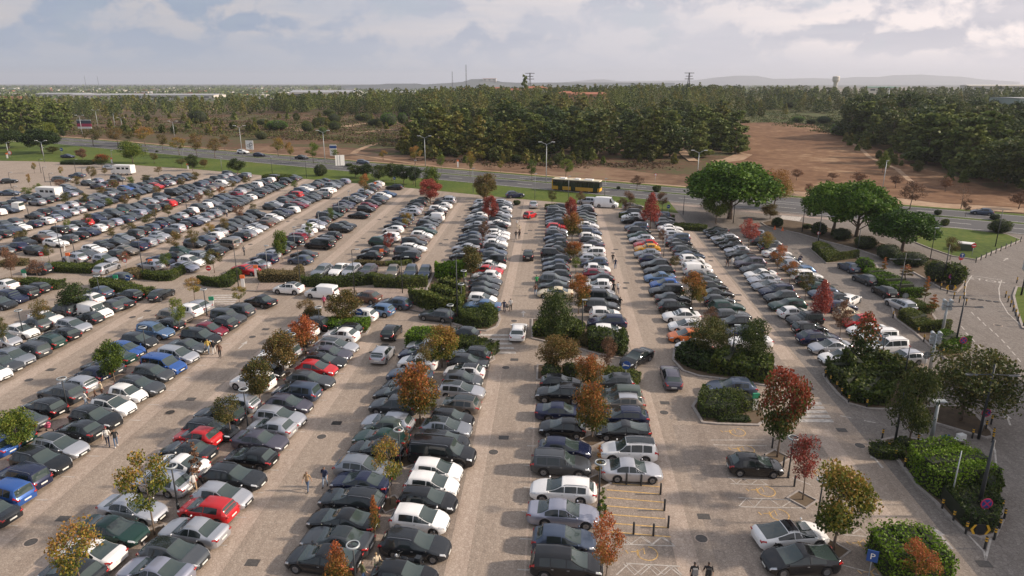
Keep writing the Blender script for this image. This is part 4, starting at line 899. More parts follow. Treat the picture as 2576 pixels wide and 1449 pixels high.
mark('chevron_bay_marks', [T_('A3', [(880, 1180), (900 , 1130), (985, 1185), (1070, 1120), (1160, 1190), (1240, 1125), (1330, 1195)]), T_('A3', [(880, 1130), (970, 1190), (1060, 1130), (1150, 1190), (1225, 1130), (1330, 1190)]), T_('A3', [(870, 1187), (1345, 1203)]),
      T_('A3', [(940, 1345), (1385, 1370)]), T_('A3', [(860, 1440), (960, 1350), (1060, 1440), (1150, 1360), (1250, 1440), (1330, 1370), (1400, 1440)]), T_('A3', [(920, 1350), (1010, 1440), (1110, 1360), (1200, 1445), (1290, 1370), (1390, 1449)]),
      T_('A3', [(1780, 640), (2108, 660)]), T_('A3', [(1800, 690), (2108, 700)]), T_('A3', [(1790, 640), (1850, 690), (1900, 645), (1970, 695), (2030, 650), (2100, 700)]), T_('A3', [(1640, 330), (2080, 330)]), T_('A3', [(1660, 370), (2100, 378)]),
      T_('A3', [(1860, 805), (2108, 815)]), T_('A3', [(1880, 880), (2108, 885)]), T_('A3', [(1870, 875), (1930, 810), (2000, 880), (2060, 815)]), T_('A4', [(0, 815), (320, 830)]), T_('A4', [(0, 885), (330, 890)]), T_('A4', [(20, 820), (110, 885), (200, 825), (300, 885)]), T_('A4', [(620, 1110), (1020, 1140)]), T_('A4', [(700, 1100), (760, 1060), (820, 1125), (900, 1070), (1000, 1130)]),
      T_('A4', [(930, 1445), (560, 1345)]), T_('A4', [(350, 700), (200, 640)])], M['worn'], .09)
# disabled-bay symbols: a wheelchair drawn in yellow lines, lying sideways
def wheelchair(c, s=1., rot=0.):
    def tr(x, y): return (c[0] + s * (x * math.cos(rot) - y * math.sin(rot)), c[1] + s * (x * math.sin(rot) + y * math.cos(rot)))
    circ = [tr(.75 * math.cos(a) + .3, .75 * math.sin(a)) for a in [R(150 + 24 * i) for i in range(13)]]
    return [circ, [tr(-.9, .1), tr(-.35, .15), tr(.1, .55), tr(.1, -.1)], [tr(-.35, .15), tr(-.35, -.35)], [tr(-1.1, -.1), tr(-1.25, .25)]]
wc = []
for t in [('A3', 1080, 1262), ('A3', 1830, 265), ('A3', 1900, 408), ('A3', 2060, 750), ('A4', 420, 600), ('A4', 60, 945), ('A4', 800, 1190), ('A4', 900, 1430)]: wc += wheelchair(at(*t), .9)
mark('disabled_bay_symbols', wc, M['yellowline'], .08)
def arrow(pa, pb, w=.16, head=.6):
    a = Vector(pa); b = Vector(pb); d = (b - a).normalized(); n = Vector((-d.y, d.x)); return [[tuple(a), tuple(b - d * head)]], [tuple(b), tuple(b - d * head * 1.6 + n * head * .55), tuple(b - d * head * 1.6 - n * head * .55)]
arr = []; heads = []
for t, x0, y0, x1, y1 in (('A4', 1520, 1228, 1355, 1040), ('A4', 945, 560, 835, 430), ('A4', 1995, 208, 1958, 112), ('B3', 102, 455, 104, 398), ('C4', 2370, 1120, 2415, 1095), ('B1', 1240, 486, 1300, 448), ('B1', 2160, 745, 2240, 672)):
    l, hd = arrow(at(t, x0, y0), at(t, x1, y1)); arr += l; heads.append(hd)
o = mark('arrow_marks', arr, M['worn'], .17); mb = MB()
for hd in heads: mb.add([(x, y, hgt(x, y) + .014) for x, y in hd], [(0, 1, 2)])
tag(link('arrow_heads', mb.mesh('arrow_heads', M['worn'])), kind='structure')
ln = [T_('B4', [(1845, 82), (2115, 122)]), T_('B4', [(1845, 82), (1800, 150), (1785, 215), (1790, 270)]), T_('B4', [(2115, 122), (2090, 200), (2100, 300), (2170, 420), (2318, 560)]), T_('A4', [(1590, 408), (1660, 440)]), T_('A4', [(1195, 262), (1275, 290)]), T_('A4', [(790, 170), (885, 187)]), T_('A4', [(595, 130), (685, 148)]), T_('A4', [(400, 95), (490, 108)]), T_('A4', [(1840, 330), (1870, 420), (1885, 600), (1885, 800)]), T_('A4', [(1630, 1090), (1780, 1250), (1795, 1330)]), T_('A4', [(1840, 1120), (1790, 1320)])]
for x0, y0 in ((1840, 410), (1895, 455), (1945, 505), (2005, 555), (2060, 605), (2115, 660), (2165, 715), (2210, 770), (2260, 830), (1750, 540), (1790, 595), (1845, 650), (1900, 710), (2120, 1010), (2170, 1080), (2225, 1140), (2270, 1210)): ln.append(T_('B4', [(x0, y0), (x0 + 28, y0 + 32)]))
ln += [T_('C3', [(880, 545 - 70), (1000, 560 - 75)])]
mark('lane_lines', ln, M['worn'], .13)
# STOP lettering on the road at the junction, read by drivers coming up from the right-hand road
def text_mesh(name, txt, size, m, ext=.004, align='CENTER'):
    cu = bpy.data.curves.new(name, 'FONT'); cu.body = txt; cu.size = size; cu.extrude = ext; cu.align_x = align; cu.align_y = 'CENTER'; cu.resolution_u = 2
    ob = bpy.data.objects.new(name, cu); C.objects.link(ob); dg = bpy.context.evaluated_depsgraph_get(); me = bpy.data.meshes.new_from_object(ob.evaluated_get(dg))
    bpy.data.objects.remove(ob); me.materials.clear(); me.materials.append(m); me.name = name; return me
o = link('stop_lettering', text_mesh('stop_lettering', 'STOP', 1.7, M['worn'])); a, b = at('B4', 1880, 112), at('B4', 2075, 140)
place(o, (a[0] + b[0]) / 2, (a[1] + b[1]) / 2, math.atan2(b[1] - a[1], b[0] - a[0]), dz=.012, s=(1.15, .95, 1)); tag(o, kind='structure')
mb = MB()
A_, B_ = at('B4', 1790, 285), at('B4', 2085, 322)
for i in range(9):
    if i % 2 == 0:
        x, y = lerp(A_[0], B_[0], i / 8.5), lerp(A_[1], B_[1], i / 8.5); mb.box((x, y, hgt(x, y) + .035), (.55, .45, .05))
tag(link('speed_bump', mb.mesh('speed_bump', M['black_s'])), 'black and pale rubber speed bump across the road below the stop line', 'speed bump')
# ---------------------------------------------------------------- lawns and islands on the right
def island(name, picks, m, label=None, h=.12, kerbm=None, w=.28):
    P = [at(*t) if isinstance(t[0], str) else t for t in picks]
    o = sheet(name, P, m, h)
    mb = MB(); n = len(P)
    area = sum(P[i][0] * P[(i + 1) % n][1] - P[(i + 1) % n][0] * P[i][1] for i in range(n)); sg = 1 if area > 0 else -1
    Q = []
    for i in range(n):
        a, b, c_ = P[i - 1], P[i], P[(i + 1) % n]; d1 = Vector((b[0] - a[0], b[1] - a[1])).normalized(); d2 = Vector((c_[0] - b[0], c_[1] - b[1])).normalized()
        nn = Vector((d1.y + d2.y, -d1.x - d2.x)); nn = nn.normalized() if nn.length > 1e-6 else Vector((d1.y, -d1.x)); Q.append((b[0] + nn.x * w * sg, b[1] + nn.y * w * sg))
    vs = [(x, y, hgt(x, y) + h + .015) for x, y in P] + [(x, y, hgt(x, y) + h + .015) for x, y in Q] + [(x, y, hgt(x, y) - .05) for x, y in Q]
    for i in range(n):
        j = (i + 1) % n; mb.add([vs[i], vs[j], vs[n + j], vs[n + i]], [(0, 1, 2, 3)]); mb.add([vs[n + i], vs[n + j], vs[2 * n + j], vs[2 * n + i]], [(0, 1, 2, 3)])
    tag(link('kerb', mb.mesh('kerb', kerbm or M['kerb'])), kind='structure')
    return o
island('lawn', [('C4', 1400, 905), ('C4', 1640, 1000), ('C4', 1860, 1075), ('C4', 2090, 1112), ('C4', 2240, 1040), ('C4', 2540, 915), ('C4', 2400, 860), ('C4', 1900, 800), ('C4', 1650, 785), ('C4', 1640, 830)], M['grass'])
island('planted_island', [('C4', -60, 740), ('C4', 0, 780), ('C4', 330, 850), ('C4', 600, 930), ('C4', 900, 1005), ('C4', 1150, 1090), ('C4', 1400, 1200), ('C4', 1600, 1310), ('C4', 1760, 1410), ('C4', 1890, 1440), ('C4', 1960, 1360), ('C4', 1950, 1200), ('C4', 1700, 1120), ('C4', 1350, 1020), ('C4', 1000, 900), ('C4', 600, 790), ('C4', 300, 730), ('C4', 100, 705)], M['soil'])
island('planted_island', [('C4', 430, 1000), ('C4', 590, 1148), ('C4', 850, 1140), ('C4', 870, 1250), ('B4', 940, 130), ('B4', 1110, 270), ('B4', 1160, 470), ('B4', 1370, 625), ('B4', 1480, 720), ('B4', 1620, 840), ('B4', 1780, 820), ('B4', 1740, 740), ('B4', 1600, 600), ('B4', 1450, 400), ('B4', 1290, 290), ('B4', 1000, 60), ('C4', 1080, 1160), ('C4', 830, 1080), ('C4', 560, 970)], M['soil'])
island('planted_island', [('B4', 515, 985), ('B4', 560, 1060), ('B4', 640, 1150), ('B4', 740, 1240), ('B4', 900, 1285), ('B4', 1020, 1290), ('B4', 1480, 1270), ('B4', 1300, 1000), ('B4', 1240, 940), ('B4', 700, 900)], M['soil'])
island('planted_island', [('A4', 1290, 160), ('A4', 1380, 190), ('A4', 1650, 270), ('A4', 1790, 310), ('A4', 1835, 300), ('A4', 1830, 270), ('A4', 1680, 110), ('A4', 1600, 60), ('A4', 1300, 60)], M['soil'])
island('planted_island', [('A4', 960, 340), ('A4', 990, 400), ('A4', 1060, 470), ('A4', 1130, 560), ('A4', 1250, 720), ('A4', 1400, 850), ('A4', 1530, 990), ('A4', 1640, 1090), ('A4', 1740, 1130), ('A4', 1850, 1110), ('A4', 1910, 980), ('A4', 1880, 830), ('A4', 1700, 600), ('A4', 1500, 400), ('A4', 1200, 330), ('A4', 1050, 320)], M['soil'])
island('lawn', [('B4', 2318, 560), ('B4', 2270, 420), ('B4', 2235, 270), ('B4', 2260, 190), ('B4', 2380, 200), ('B4', 2450, 400), ('B4', 2450, 600)], M['grass'])
island('planted_island', [('B3', 1470, 850), ('B3', 1560, 945), ('B3', 1700, 990), ('B3', 1960, 1020), ('B3', 2200, 1060), ('B4', 60, 1090), ('B4', 110, 960), ('B4', -60, 780), ('B3', 2150, 760), ('B3', 1850, 740), ('B3', 1480, 740)], M['soil'])
island('planted_island', [('A3', 1500, 60), ('A3', 1540, 120), ('A3', 1575, 185), ('A3', 1700, 195), ('A3', 2020, 205), ('A3', 2090, 160), ('A3', 2000, -10), ('A3', 1540, 0)], M['soil'])
island('planted_island', [('B3', 235, 1025), ('B3', 600, 1035), ('B3', 830, 1050), ('B3', 950, 1110), ('B3', 1110, 1115), ('B3', 1105, 1040), ('B3', 1060, 985), ('B3', 800, 900), ('B3', 240, 900)], M['soil'], kerbm=M['kerb'])
island('planted_island', [('B3', 190, 650), ('B3', 590, 735), ('B3', 780, 790), ('B3', 1000, 830), ('B3', 1050, 760), ('B3', 990, 640), ('B3', 600, 520), ('B3', 190, 480)], M['soil'])
island('planted_island', [('B2', 1740, 500), ('B2', 1960, 568), ('B2', 2080, 580), ('B2', 2170, 545), ('B2', 2200, 480), ('B2', 2180, 400), ('B2', 1900, 180), ('B2', 1880, 60), ('B2', 1620, 60), ('B2', 1560, 200), ('B2', 1530, 400), ('B2', 1700, 430)], M['soil'])
island('planted_island', [('B2', 600, 600), ('B2', 860, 628), ('B2', 990, 610), ('B2', 1020, 560), ('B2', 560, 460), ('B2', 420, 440), ('B2', 400, 480)], M['soil'])
island('planted_island', [('B2', 1345, 745), ('B2', 1620, 790), ('B2', 2100, 865), ('B2', 2145, 840), ('B2', 2120, 770), ('B2', 1800, 700), ('B2', 1400, 660)], M['soil'])
island('planted_island', [('C2', 980, 1180), ('C2', 1240, 1195), ('C2', 1560, 1180), ('C2', 1570, 1140), ('C2', 1000, 1120)], M['soil'])
# ---------------------------------------------------------------- foliage materials
def leafmat(name, cols, zmix=None, sc_=.6):
    """cols low to high; leaf to leaf variation, patches, and turning colour towards the top when zmix is given"""
    k = NB(name); a = k.noise(sc_, 4, .6, vec=k.tc.outputs['Object']); ri = k.N.new('ShaderNodeNewGeometry').outputs['Random Per Island']
    oi = k.N.new('ShaderNodeObjectInfo').outputs['Random']
    f = k.math('ADD', k.math('MULTIPLY', a, .62), k.math('MULTIPLY', ri, .34)); f = k.math('ADD', f, k.math('MULTIPLY_ADD', oi, .22, -.11))
    if zmix:
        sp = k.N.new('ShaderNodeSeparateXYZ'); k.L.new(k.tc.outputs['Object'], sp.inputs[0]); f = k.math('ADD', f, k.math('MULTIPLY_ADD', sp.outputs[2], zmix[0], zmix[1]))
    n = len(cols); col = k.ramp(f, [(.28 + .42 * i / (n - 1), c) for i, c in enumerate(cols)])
    k.b.inputs['Subsurface Weight'].default_value = 0
    m = k.done(col, .6); k.b.inputs['Transmission Weight'].default_value = 0
    tr = k.N.new('ShaderNodeBsdfTranslucent'); k.L.new(col, tr.inputs[0]); mx = k.N.new('ShaderNodeMixShader'); mx.inputs[0].default_value = .22
    o_ = k.N['Material Output']; k.L.new(k.b.outputs[0], mx.inputs[1]); k.L.new(tr.outputs[0], mx.inputs[2]); k.L.new(mx.outputs[0], o_.inputs[0])
    return m
G_ = (.03, .06, .012)
LM = {
 'green': leafmat('leaves_green', [(.035, .06, .010), (.075, .125, .016), (.15, .20, .028), (.22, .22, .04)]),
 'dkgreen': leafmat('leaves_dark_green', [(.014, .028, .008), (.028, .052, .014), (.055, .085, .02), (.10, .12, .03)]),
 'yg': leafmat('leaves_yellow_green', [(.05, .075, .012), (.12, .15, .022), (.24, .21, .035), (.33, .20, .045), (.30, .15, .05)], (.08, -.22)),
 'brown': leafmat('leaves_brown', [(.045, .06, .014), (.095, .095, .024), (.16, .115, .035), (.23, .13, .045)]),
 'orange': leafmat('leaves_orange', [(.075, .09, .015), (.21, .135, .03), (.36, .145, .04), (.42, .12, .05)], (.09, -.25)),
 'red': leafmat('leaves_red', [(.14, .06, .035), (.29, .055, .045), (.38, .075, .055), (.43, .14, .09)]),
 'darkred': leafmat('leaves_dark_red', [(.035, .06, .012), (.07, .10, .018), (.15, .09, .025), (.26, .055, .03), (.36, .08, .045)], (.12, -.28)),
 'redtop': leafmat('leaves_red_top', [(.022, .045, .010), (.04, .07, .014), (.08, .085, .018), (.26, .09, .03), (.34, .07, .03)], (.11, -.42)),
 'bare': leafmat('leaves_sparse_brown', [(.10, .06, .04), (.18, .10, .06), (.25, .13, .07)]),
 'pine': leafmat('pine_needles', [(.055, .085, .02), (.105, .145, .03), (.16, .195, .045), (.225, .235, .07)], None, .35),
 'pine_y': leafmat('pine_needles_yellowing', [(.06, .08, .018), (.12, .14, .028), (.19, .19, .042), (.25, .20, .06)], None, .35),
 'olive': leafmat('leaves_olive', [(.025, .042, .010), (.05, .07, .016), (.085, .10, .024), (.16, .135, .04)]),
 'stone': leafmat('stone_pine_needles', [(.022, .055, .008), (.05, .115, .012), (.095, .18, .018), (.15, .235, .03)], None, .5),
 'hedge': leafmat('hedge_leaves', [(.03, .052, .010), (.06, .09, .015), (.10, .13, .022), (.14, .15, .035)], None, .9),
 'bright': leafmat('bright_hedge_leaves', [(.04, .085, .006), (.085, .17, .010), (.14, .24, .014), (.18, .26, .03)], None, .8),
 'tan': leafmat('tan_hedge_leaves', [(.08, .075, .025), (.15, .12, .05), (.22, .17, .08)], None, .9),
 'scrub': leafmat('scrub_leaves', [(.045, .045, .02), (.085, .075, .03), (.10, .06, .042), (.15, .09, .055)], None, .12),
 'scrubg': leafmat('green_scrub_leaves', [(.035, .055, .015), (.06, .085, .02), (.10, .12, .03), (.13, .11, .04)], None, .12),
}
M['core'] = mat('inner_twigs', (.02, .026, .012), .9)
# ---------------------------------------------------------------- trees
def limb(mb, a, b, ra, rb, n=6, bend=.1, r=rnd):
    a, b = Vector(a), Vector(b); m = (a + b) / 2 + Vector((r.uniform(-1, 1), r.uniform(-1, 1), 0)) * (b - a).length * bend
    mb.tube([a, m, b], [ra, (ra + rb) / 2, rb], n)
def tree_meshes(kind, seed, H, W, nleaf, lsize, shape='round', th=.3, tr=.11):
    """H total height, W crown width, th share of bare trunk"""
    r = random.Random(seed); tk = MB(); cr = MB(); z0 = H * th; cw, chh = W / 2, (H - z0) / 2; cz = z0 + chh
    top = H * (.9 if shape in ('round', 'cone', 'sapling', 'column') else .8)
    lean = (r.uniform(-.12, .12), r.uniform(-.12, .12))
    tk.tube([(0, 0, -.1), (lean[0] * .3, lean[1] * .3, z0 * .6), (lean[0], lean[1], z0 * 1.05), (lean[0] * .6, 0, top)], [tr * 1.25, tr, tr * .85, tr * .12], 8)
    blobs = []
    nb = {'round': 26, 'cone': 24, 'umbrella': 60, 'sapling': 10, 'pine': 18, 'bare': 12, 'open': 20, 'column': 20, 'bush': 16}[shape]
    for i in range(nb):
        a = r.uniform(0, 2 * PI) if i else 0; t = (i + .5) / nb
        if shape in ('round', 'open', 'bare', 'bush'):
            z = -1 + 2 * t; rr = math.sqrt(max(0, 1 - z * z)) * r.uniform(.35, .85); c_ = (math.cos(a + i * 2.4) * rr * cw, math.sin(a + i * 2.4) * rr * cw, cz + z * chh * .78)
            br = cw * r.uniform(.28, .46) * (.85 if shape == 'open' else 1)
        elif shape in ('cone', 'column', 'sapling'):
            z = t; prof = (1 - z) ** .75 * min(1, z * 5 + .35) if shape != 'column' else (1 - z ** 3) * .8; rr = prof * r.uniform(.45, .8); c_ = (math.cos(i * 2.4) * rr * cw, math.sin(i * 2.4) * rr * cw, z0 + z * 2 * chh * .93)
            br = cw * (.22 + .34 * prof)
        elif shape == 'umbrella':
            rr = math.sqrt(t) * .84; c_ = (math.cos(i * 2.4) * rr * cw, math.sin(i * 2.4) * rr * cw, z0 + 2 * chh * (.16 + r.uniform(.0, 1) ** .4 * .74 * math.sqrt(max(0, 1 - rr * rr)))); br = cw * r.uniform(.24, .36)
        elif shape == 'pine':
            z = t; prof = (1 - z * .75) * (.6 + .4 * min(1, z * 4)); rr = prof * r.uniform(.3, .9); c_ = (math.cos(i * 2.4) * rr * cw, math.sin(i * 2.4) * rr * cw, z0 + z * 2 * chh * .93); br = cw * r.uniform(.24, .42) * (1.15 - .5 * z)
        blobs.append((c_, br))
    for (c_, br) in blobs[::2] if shape != 'umbrella' else blobs[::3]:
        zb = max(z0 * .75, min(top * .9, c_[2] - math.hypot(c_[0], c_[1]) * .8)); limb(tk, (lean[0] * .8, lean[1] * .8, zb), c_, tr * .42, tr * .1, 5, .08, r)
    tot = sum(b[1] ** 2 for b in blobs)
    for (c_, br) in blobs:
        k = int(nleaf * br ** 2 / tot)
        for _ in range(k):
            a = r.uniform(0, 2 * PI); z = r.uniform(-1, 1); rr = math.sqrt(1 - z * z); q = r.uniform(.55, 1.08) if r.random() < .85 else r.uniform(.2, .6)
            fl = .62 if shape == 'pine' else .8
            cr.leaf((c_[0] + math.cos(a) * rr * br * q, c_[1] + math.sin(a) * rr * br * q, max(z0 * .7, c_[2] + z * br * q * fl)), lsize * r.uniform(.6, 1.3), 0, r)
    nm = 'tree'
    return tk.mesh('trunk', M['bark'], True), cr.mesh('crown', LM[kind], False), H, W
TV = {}
def variant(shape, kind, i, H, W, nl, ls, th, tr):
    key = (shape, kind, i)
    if key not in TV: TV[key] = tree_meshes(kind, hash((shape, i)) % 9973 if False else (sum(map(ord, shape)) * 13 + i * 101), H, W, nl, ls, shape, th, tr)
    return TV[key]
SH = dict(round=(5, 3.6, 1500, .25, .34, .08), dense=(5, 4.2, 5600, .20, .22, .09), cone=(6, 3.6, 3400, .21, .26, .09), sapling=(4.5, 1.1, 420, .2, .3, .035), open=(5, 3.6, 2400, .165, .33, .06),
          bare=(5, 3.6, 260, .18, .3, .08), umbrella=(9, 9.6, 26000, .38, .17, .25), pine=(11, 6, 1500, .62, .22, .17), biground=(7, 8, 8500, .26, .25, .14), column=(5, 2.6, 1100, .25, .3, .07))
CN = {'green': 'green-leaved', 'dkgreen': 'dark green', 'yg': 'yellow-green autumn', 'brown': 'brown-leaved', 'orange': 'orange autumn', 'red': 'bright red autumn', 'darkred': 'dark red and green', 'redtop': 'green tree with red-tipped', 'bare': 'almost bare', 'pine': 'green pine', 'stone': 'umbrella-shaped green pine', 'pine_y': 'yellowish pine', 'hedge': 'mid green'}
TREE_N = 0
def tree(t, bx, by, ty, wpx, kind, shape, label, cat='tree', name='tree', group=None, vi=None, minh=2.5):
    global TREE_N
    TREE_N += 1
    p, q = at(t, bx, by); H = max(minh, top_height(p, q, t, bx, ty)); W = max(.8, metres(p, q, t, wpx))
    pit = None
    hh, ww, nl, ls, th, tr = SH[shape]; base_shape = {'dense': 'round', 'biground': 'round'}.get(shape, shape)
    key = (shape, kind, (vi if vi is not None else TREE_N % 3))
    if key not in TV: TV[key] = tree_meshes(kind, sum(map(ord, shape)) * 13 + key[2] * 101 + len(kind), hh, ww, nl, ls, base_shape, th, tr)
    tk, cr, _, _ = TV[key]
    o = thing(name, label, cat, (p, q, hgt(p, q)), rnd.uniform(0, 6.28), group)
    s1 = H / hh; s2 = W / ww; o.scale = (s2, s2, s1)
    link('trunk', tk, o); link('crown', cr, o)
    return o, p, q
def pit(p, q, n=.75):
    mb = MB()
    for a, b, c_, d in ((0, -n, 2 * n, .12), (0, n, 2 * n, .12), (-n, 0, .12, 2 * n - .12), (n, 0, .12, 2 * n - .12)): mb.box((a, b, .03), (c_ + (.12 if d == .12 else 0), d, .10))
    o = link('tree_pit', PITM); return o
_mb = MB()
for a, b, c_, d in ((0, -.75, 1.62, .12), (0, .75, 1.62, .12), (-.75, 0, .12, 1.38), (.75, 0, .12, 1.38)): _mb.box((a, b, .03), (c_, d, .12))
_mb.add([(-.69, -.69, .02), (.69, -.69, .02), (.69, .69, .02), (-.69, .69, .02)], [(0, 1, 2, 3)], 1)
PITM = _mb.mesh('tree_pit', [M['kerb'], M['soil']])
# ---------------------------------------------------------------- hedges and shrubs
def hedge(picks, w, h, kind, label, cat='hedge', name='hedge', rough=.12, dens=105, ls=.17, bulge=0.):
    """leafy hedge; picks run along its near foot, it is w metres deep (away from the camera)"""
    r = random.Random(len(label) * 7 + int(h * 10)); P = [at(*t) for t in picks]; ar = MB(); core = MB()
    rs = [P[0]]
    for a, b in zip(P, P[1:]):
        d = math.hypot(b[0] - a[0], b[1] - a[1]); n = max(1, int(d / .7)); rs += [(lerp(a[0], b[0], i / n), lerp(a[1], b[1], i / n)) for i in range(1, n + 1)]
    c0 = rs[len(rs) // 2]; z0 = hgt(*c0)
    back = []
    for i, (x, y) in enumerate(rs):
        a = rs[0]; b = rs[-1]; d = Vector((b[0] - a[0], b[1] - a[1])).normalized(); n = Vector((-d.y, d.x)); n = n if n.y > 0 else -n
        ww = w * (.55 + .45 * math.sin(PI * (i + .5) / len(rs)) ** .5); back.append((x + n.x * ww, y + n.y * ww))
    m = len(rs); hh = [h * (1 + r.uniform(-rough, rough) + bulge * math.sin(PI * i / m)) for i in range(m)]
    for i in range(m - 1):
        a, b, c_, d = rs[i], rs[i + 1], back[i + 1], back[i]; cx, cy = (a[0] + b[0] + c_[0] + d[0]) / 4, (a[1] + b[1] + c_[1] + d[1]) / 4
        q = [(cx + (p[0] - cx) * .99, cy + (p[1] - cy) * .86) for p in (a, b, c_, d)]
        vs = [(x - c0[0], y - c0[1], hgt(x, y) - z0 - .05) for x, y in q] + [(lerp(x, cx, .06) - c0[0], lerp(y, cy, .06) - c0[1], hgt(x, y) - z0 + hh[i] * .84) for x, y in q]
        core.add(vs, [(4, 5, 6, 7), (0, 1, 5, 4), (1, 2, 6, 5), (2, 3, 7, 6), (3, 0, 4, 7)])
        L1 = math.hypot(b[0] - a[0], b[1] - a[1])
        for (u0, u1, area) in ((a, b, L1 * h), (d, c_, L1 * h * .5), (None, None, L1 * w)) + (((a, d, w * h),) if i == 0 else ()) + (((b, c_, w * h),) if i == m - 2 else ()):
            for _ in range(int(area * dens)):
                if u0 is None:
                    s_, t_ = r.random(), r.random(); x = lerp(lerp(a[0], b[0], s_), lerp(d[0], c_[0], s_), t_); y = lerp(lerp(a[1], b[1], s_), lerp(d[1], c_[1], s_), t_); z = lerp(hh[i], hh[i + 1], s_) * (1 - .18 * abs(2 * t_ - 1) ** 3) * r.uniform(.88, 1.05)
                else: s_ = r.random(); x = lerp(u0[0], u1[0], s_) + r.uniform(-.12, .12); y = lerp(u0[1], u1[1], s_) + r.uniform(-.12, .12); z = h * r.random()
                ar.leaf((x - c0[0], y - c0[1], hgt(x, y) - z0 + z), ls * r.uniform(.7, 1.3), 0, r)
    o = thing(name, label, cat, (c0[0], c0[1], z0)); link('leaves', ar.mesh('leaves', LM[kind]), o); link('inner_twigs', core.mesh('inner_twigs', M['core']), o)
    return o
BV = {}
def shrub(t, bx, by, ty, wpx, kind, label, cat='shrub', name='shrub', group=None, i=0, dense=True):
    p, q = at(t, bx, by); H = max(.5, top_height(p, q, t, bx, ty)); W = max(.6, metres(p, q, t, wpx))
    sz = 0 if W < 3.5 else 1
    key = (kind, i % 3, sz)
    if key not in BV:
        r = random.Random(i * 31 + len(kind)); mb = MB(); core = MB(); nb = 9
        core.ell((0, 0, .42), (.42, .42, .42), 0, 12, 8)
        bl = [((0, 0, .45), .45)] + [((math.cos(k * 2.4) * r.uniform(.15, .3), math.sin(k * 2.4) * r.uniform(.15, .3), r.uniform(.25, .7)), r.uniform(.18, .27)) for k in range(nb)]
        for c_, br in bl:
            for _ in range(int((2600 if sz else 1100) * br * br / .55)):
                a = r.uniform(0, 2 * PI); z = r.uniform(-.8, 1); rr = math.sqrt(max(0, 1 - z * z)); k = r.uniform(.85, 1.05)
                mb.leaf((c_[0] + math.cos(a) * rr * br * k, c_[1] + math.sin(a) * rr * br * k, max(0, c_[2] + z * br * k)), (.055 if sz else .10) * r.uniform(.7, 1.3), 0, r)
        BV[key] = (mb.mesh('leaves', LM[kind]), core.mesh('inner_twigs', M['core'], True))
    o = thing(name, label, cat, (p, q + W * .0, hgt(p, q)), rnd.uniform(0, 6.28), group); o.scale = (W, W, H * 1.08)
    link('leaves', BV[key][0], o); link('inner_twigs', BV[key][1], o); return o
H_ = hedge
H_([('B1', 195, 195), ('B1', 430, 222), ('B1', 532, 208)], 2.2, 1.2, 'hedge', 'clipped hedge at the near end of the leftmost aisle, below the small brown tree')
H_([('B1', 0, 175), ('B1', 180, 178)], 1.8, .9, 'tan', 'low brownish hedge at the left edge beside the clipped hedge')
H_([('B1', 815, 190), ('B1', 1000, 225), ('B1', 1210, 285), ('B1', 1330, 285)], 2.2, 1.25, 'hedge', 'clipped hedge wrapping the row end behind the bushy dark green tree')
H_([('C1', 455, 1225), ('C1', 640, 1245), ('C1', 900, 1255), ('C1', 1030, 1190)], 2.6, 1.1, 'hedge', 'long clipped hedge with two red-topped totem signs, far side of the cross lane')
H_([('C1', 1250, 1255), ('C1', 1400, 1315)], 2.2, .8, 'tan', 'tan low hedge beside the totem sign, left part of the second island')
H_([('C1', 1440, 1310), ('C1', 1600, 1330), ('C1', 1730, 1325), ('C1', 1865, 1250)], 2.4, 1.15, 'hedge', 'clipped green hedge in front of the white saloon, second island from the left')
H_([('C1', 2050, 1375), ('C1', 2200, 1395), ('C1', 2310, 1390), ('C1', 2435, 1290)], 3.0, 1.2, 'hedge', 'clipped L-shaped hedge around the no entry sign tree')
H_([('C1', 0, 1185), ('C1', 250, 1175)], 2.2, .9, 'tan', 'brownish hedge behind the cross lane at the left picture edge')
H_([('C2', 50, 1345), ('C2', 430, 1345), ('C2', 488, 1280)], 3.0, 1.5, 'tan', 'tan topped box hedge at the end of the tiled footpath row')
H_([('C2', 460, 1385), ('C2', 830, 1395), ('C2', 1190, 1360)], 2.0, 1.5, 'hedge', 'long leafy hedge in front of seven nose-out cars, left half', rough=.25)
H_([('C2', 1190, 1390), ('C2', 1500, 1405), ('C2', 1715, 1385)], 2.0, 1.5, 'hedge', 'long leafy hedge in front of seven nose-out cars, right half', rough=.25)
H_([('C2', 985, 1165), ('C2', 1130, 1175), ('C2', 1270, 1180)], 1.3, .7, 'tan', 'low yellowing shrubs before two black cars, left of the fallen arm')
H_([('C2', 1310, 1180), ('C2', 1450, 1180), ('C2', 1560, 1165)], 1.3, .7, 'hedge', 'low shrubs under the black crossover, right end of the short island')
H_([('B2', 1560, 400), ('B2', 1700, 430), ('B2', 1850, 420), ('B2', 1890, 300)], 6, 2.2, 'hedge', 'tall mixed shrubs filling the island left of the middle lane', 'shrubbery', 'shrubbery', .35, 44, .34)
H_([('B2', 1630, 110), ('B2', 1750, 140), ('B2', 1900, 100)], 4, 2.0, 'bright', 'bright shrubs at the far end of the island left of the middle lane', 'shrubbery', 'shrubbery', .35, 44, .34)
H_([('B2', 1880, 540), ('B2', 2000, 568), ('B2', 2110, 560), ('B2', 2190, 500)], 4, 1.7, 'hedge', 'rounded hedge on the island corner above the zebra crossing')
H_([('B2', 1750, 500), ('B2', 1870, 535)], 2.5, .6, 'scrubg', 'low grassy planting left of the rounded island corner hedge', 'planting', 'low_planting')
H_([('B2', 612, 590), ('B2', 860, 615), ('B2', 1000, 590)], 3.0, 1.2, 'bright', 'bright green shrubs under the brown autumn tree near the parked silver estate')
H_([('B2', 430, 500), ('B2', 560, 500)], 2, 1.2, 'tan', 'tan round shrub beside the small brown trees on the cross lane island')
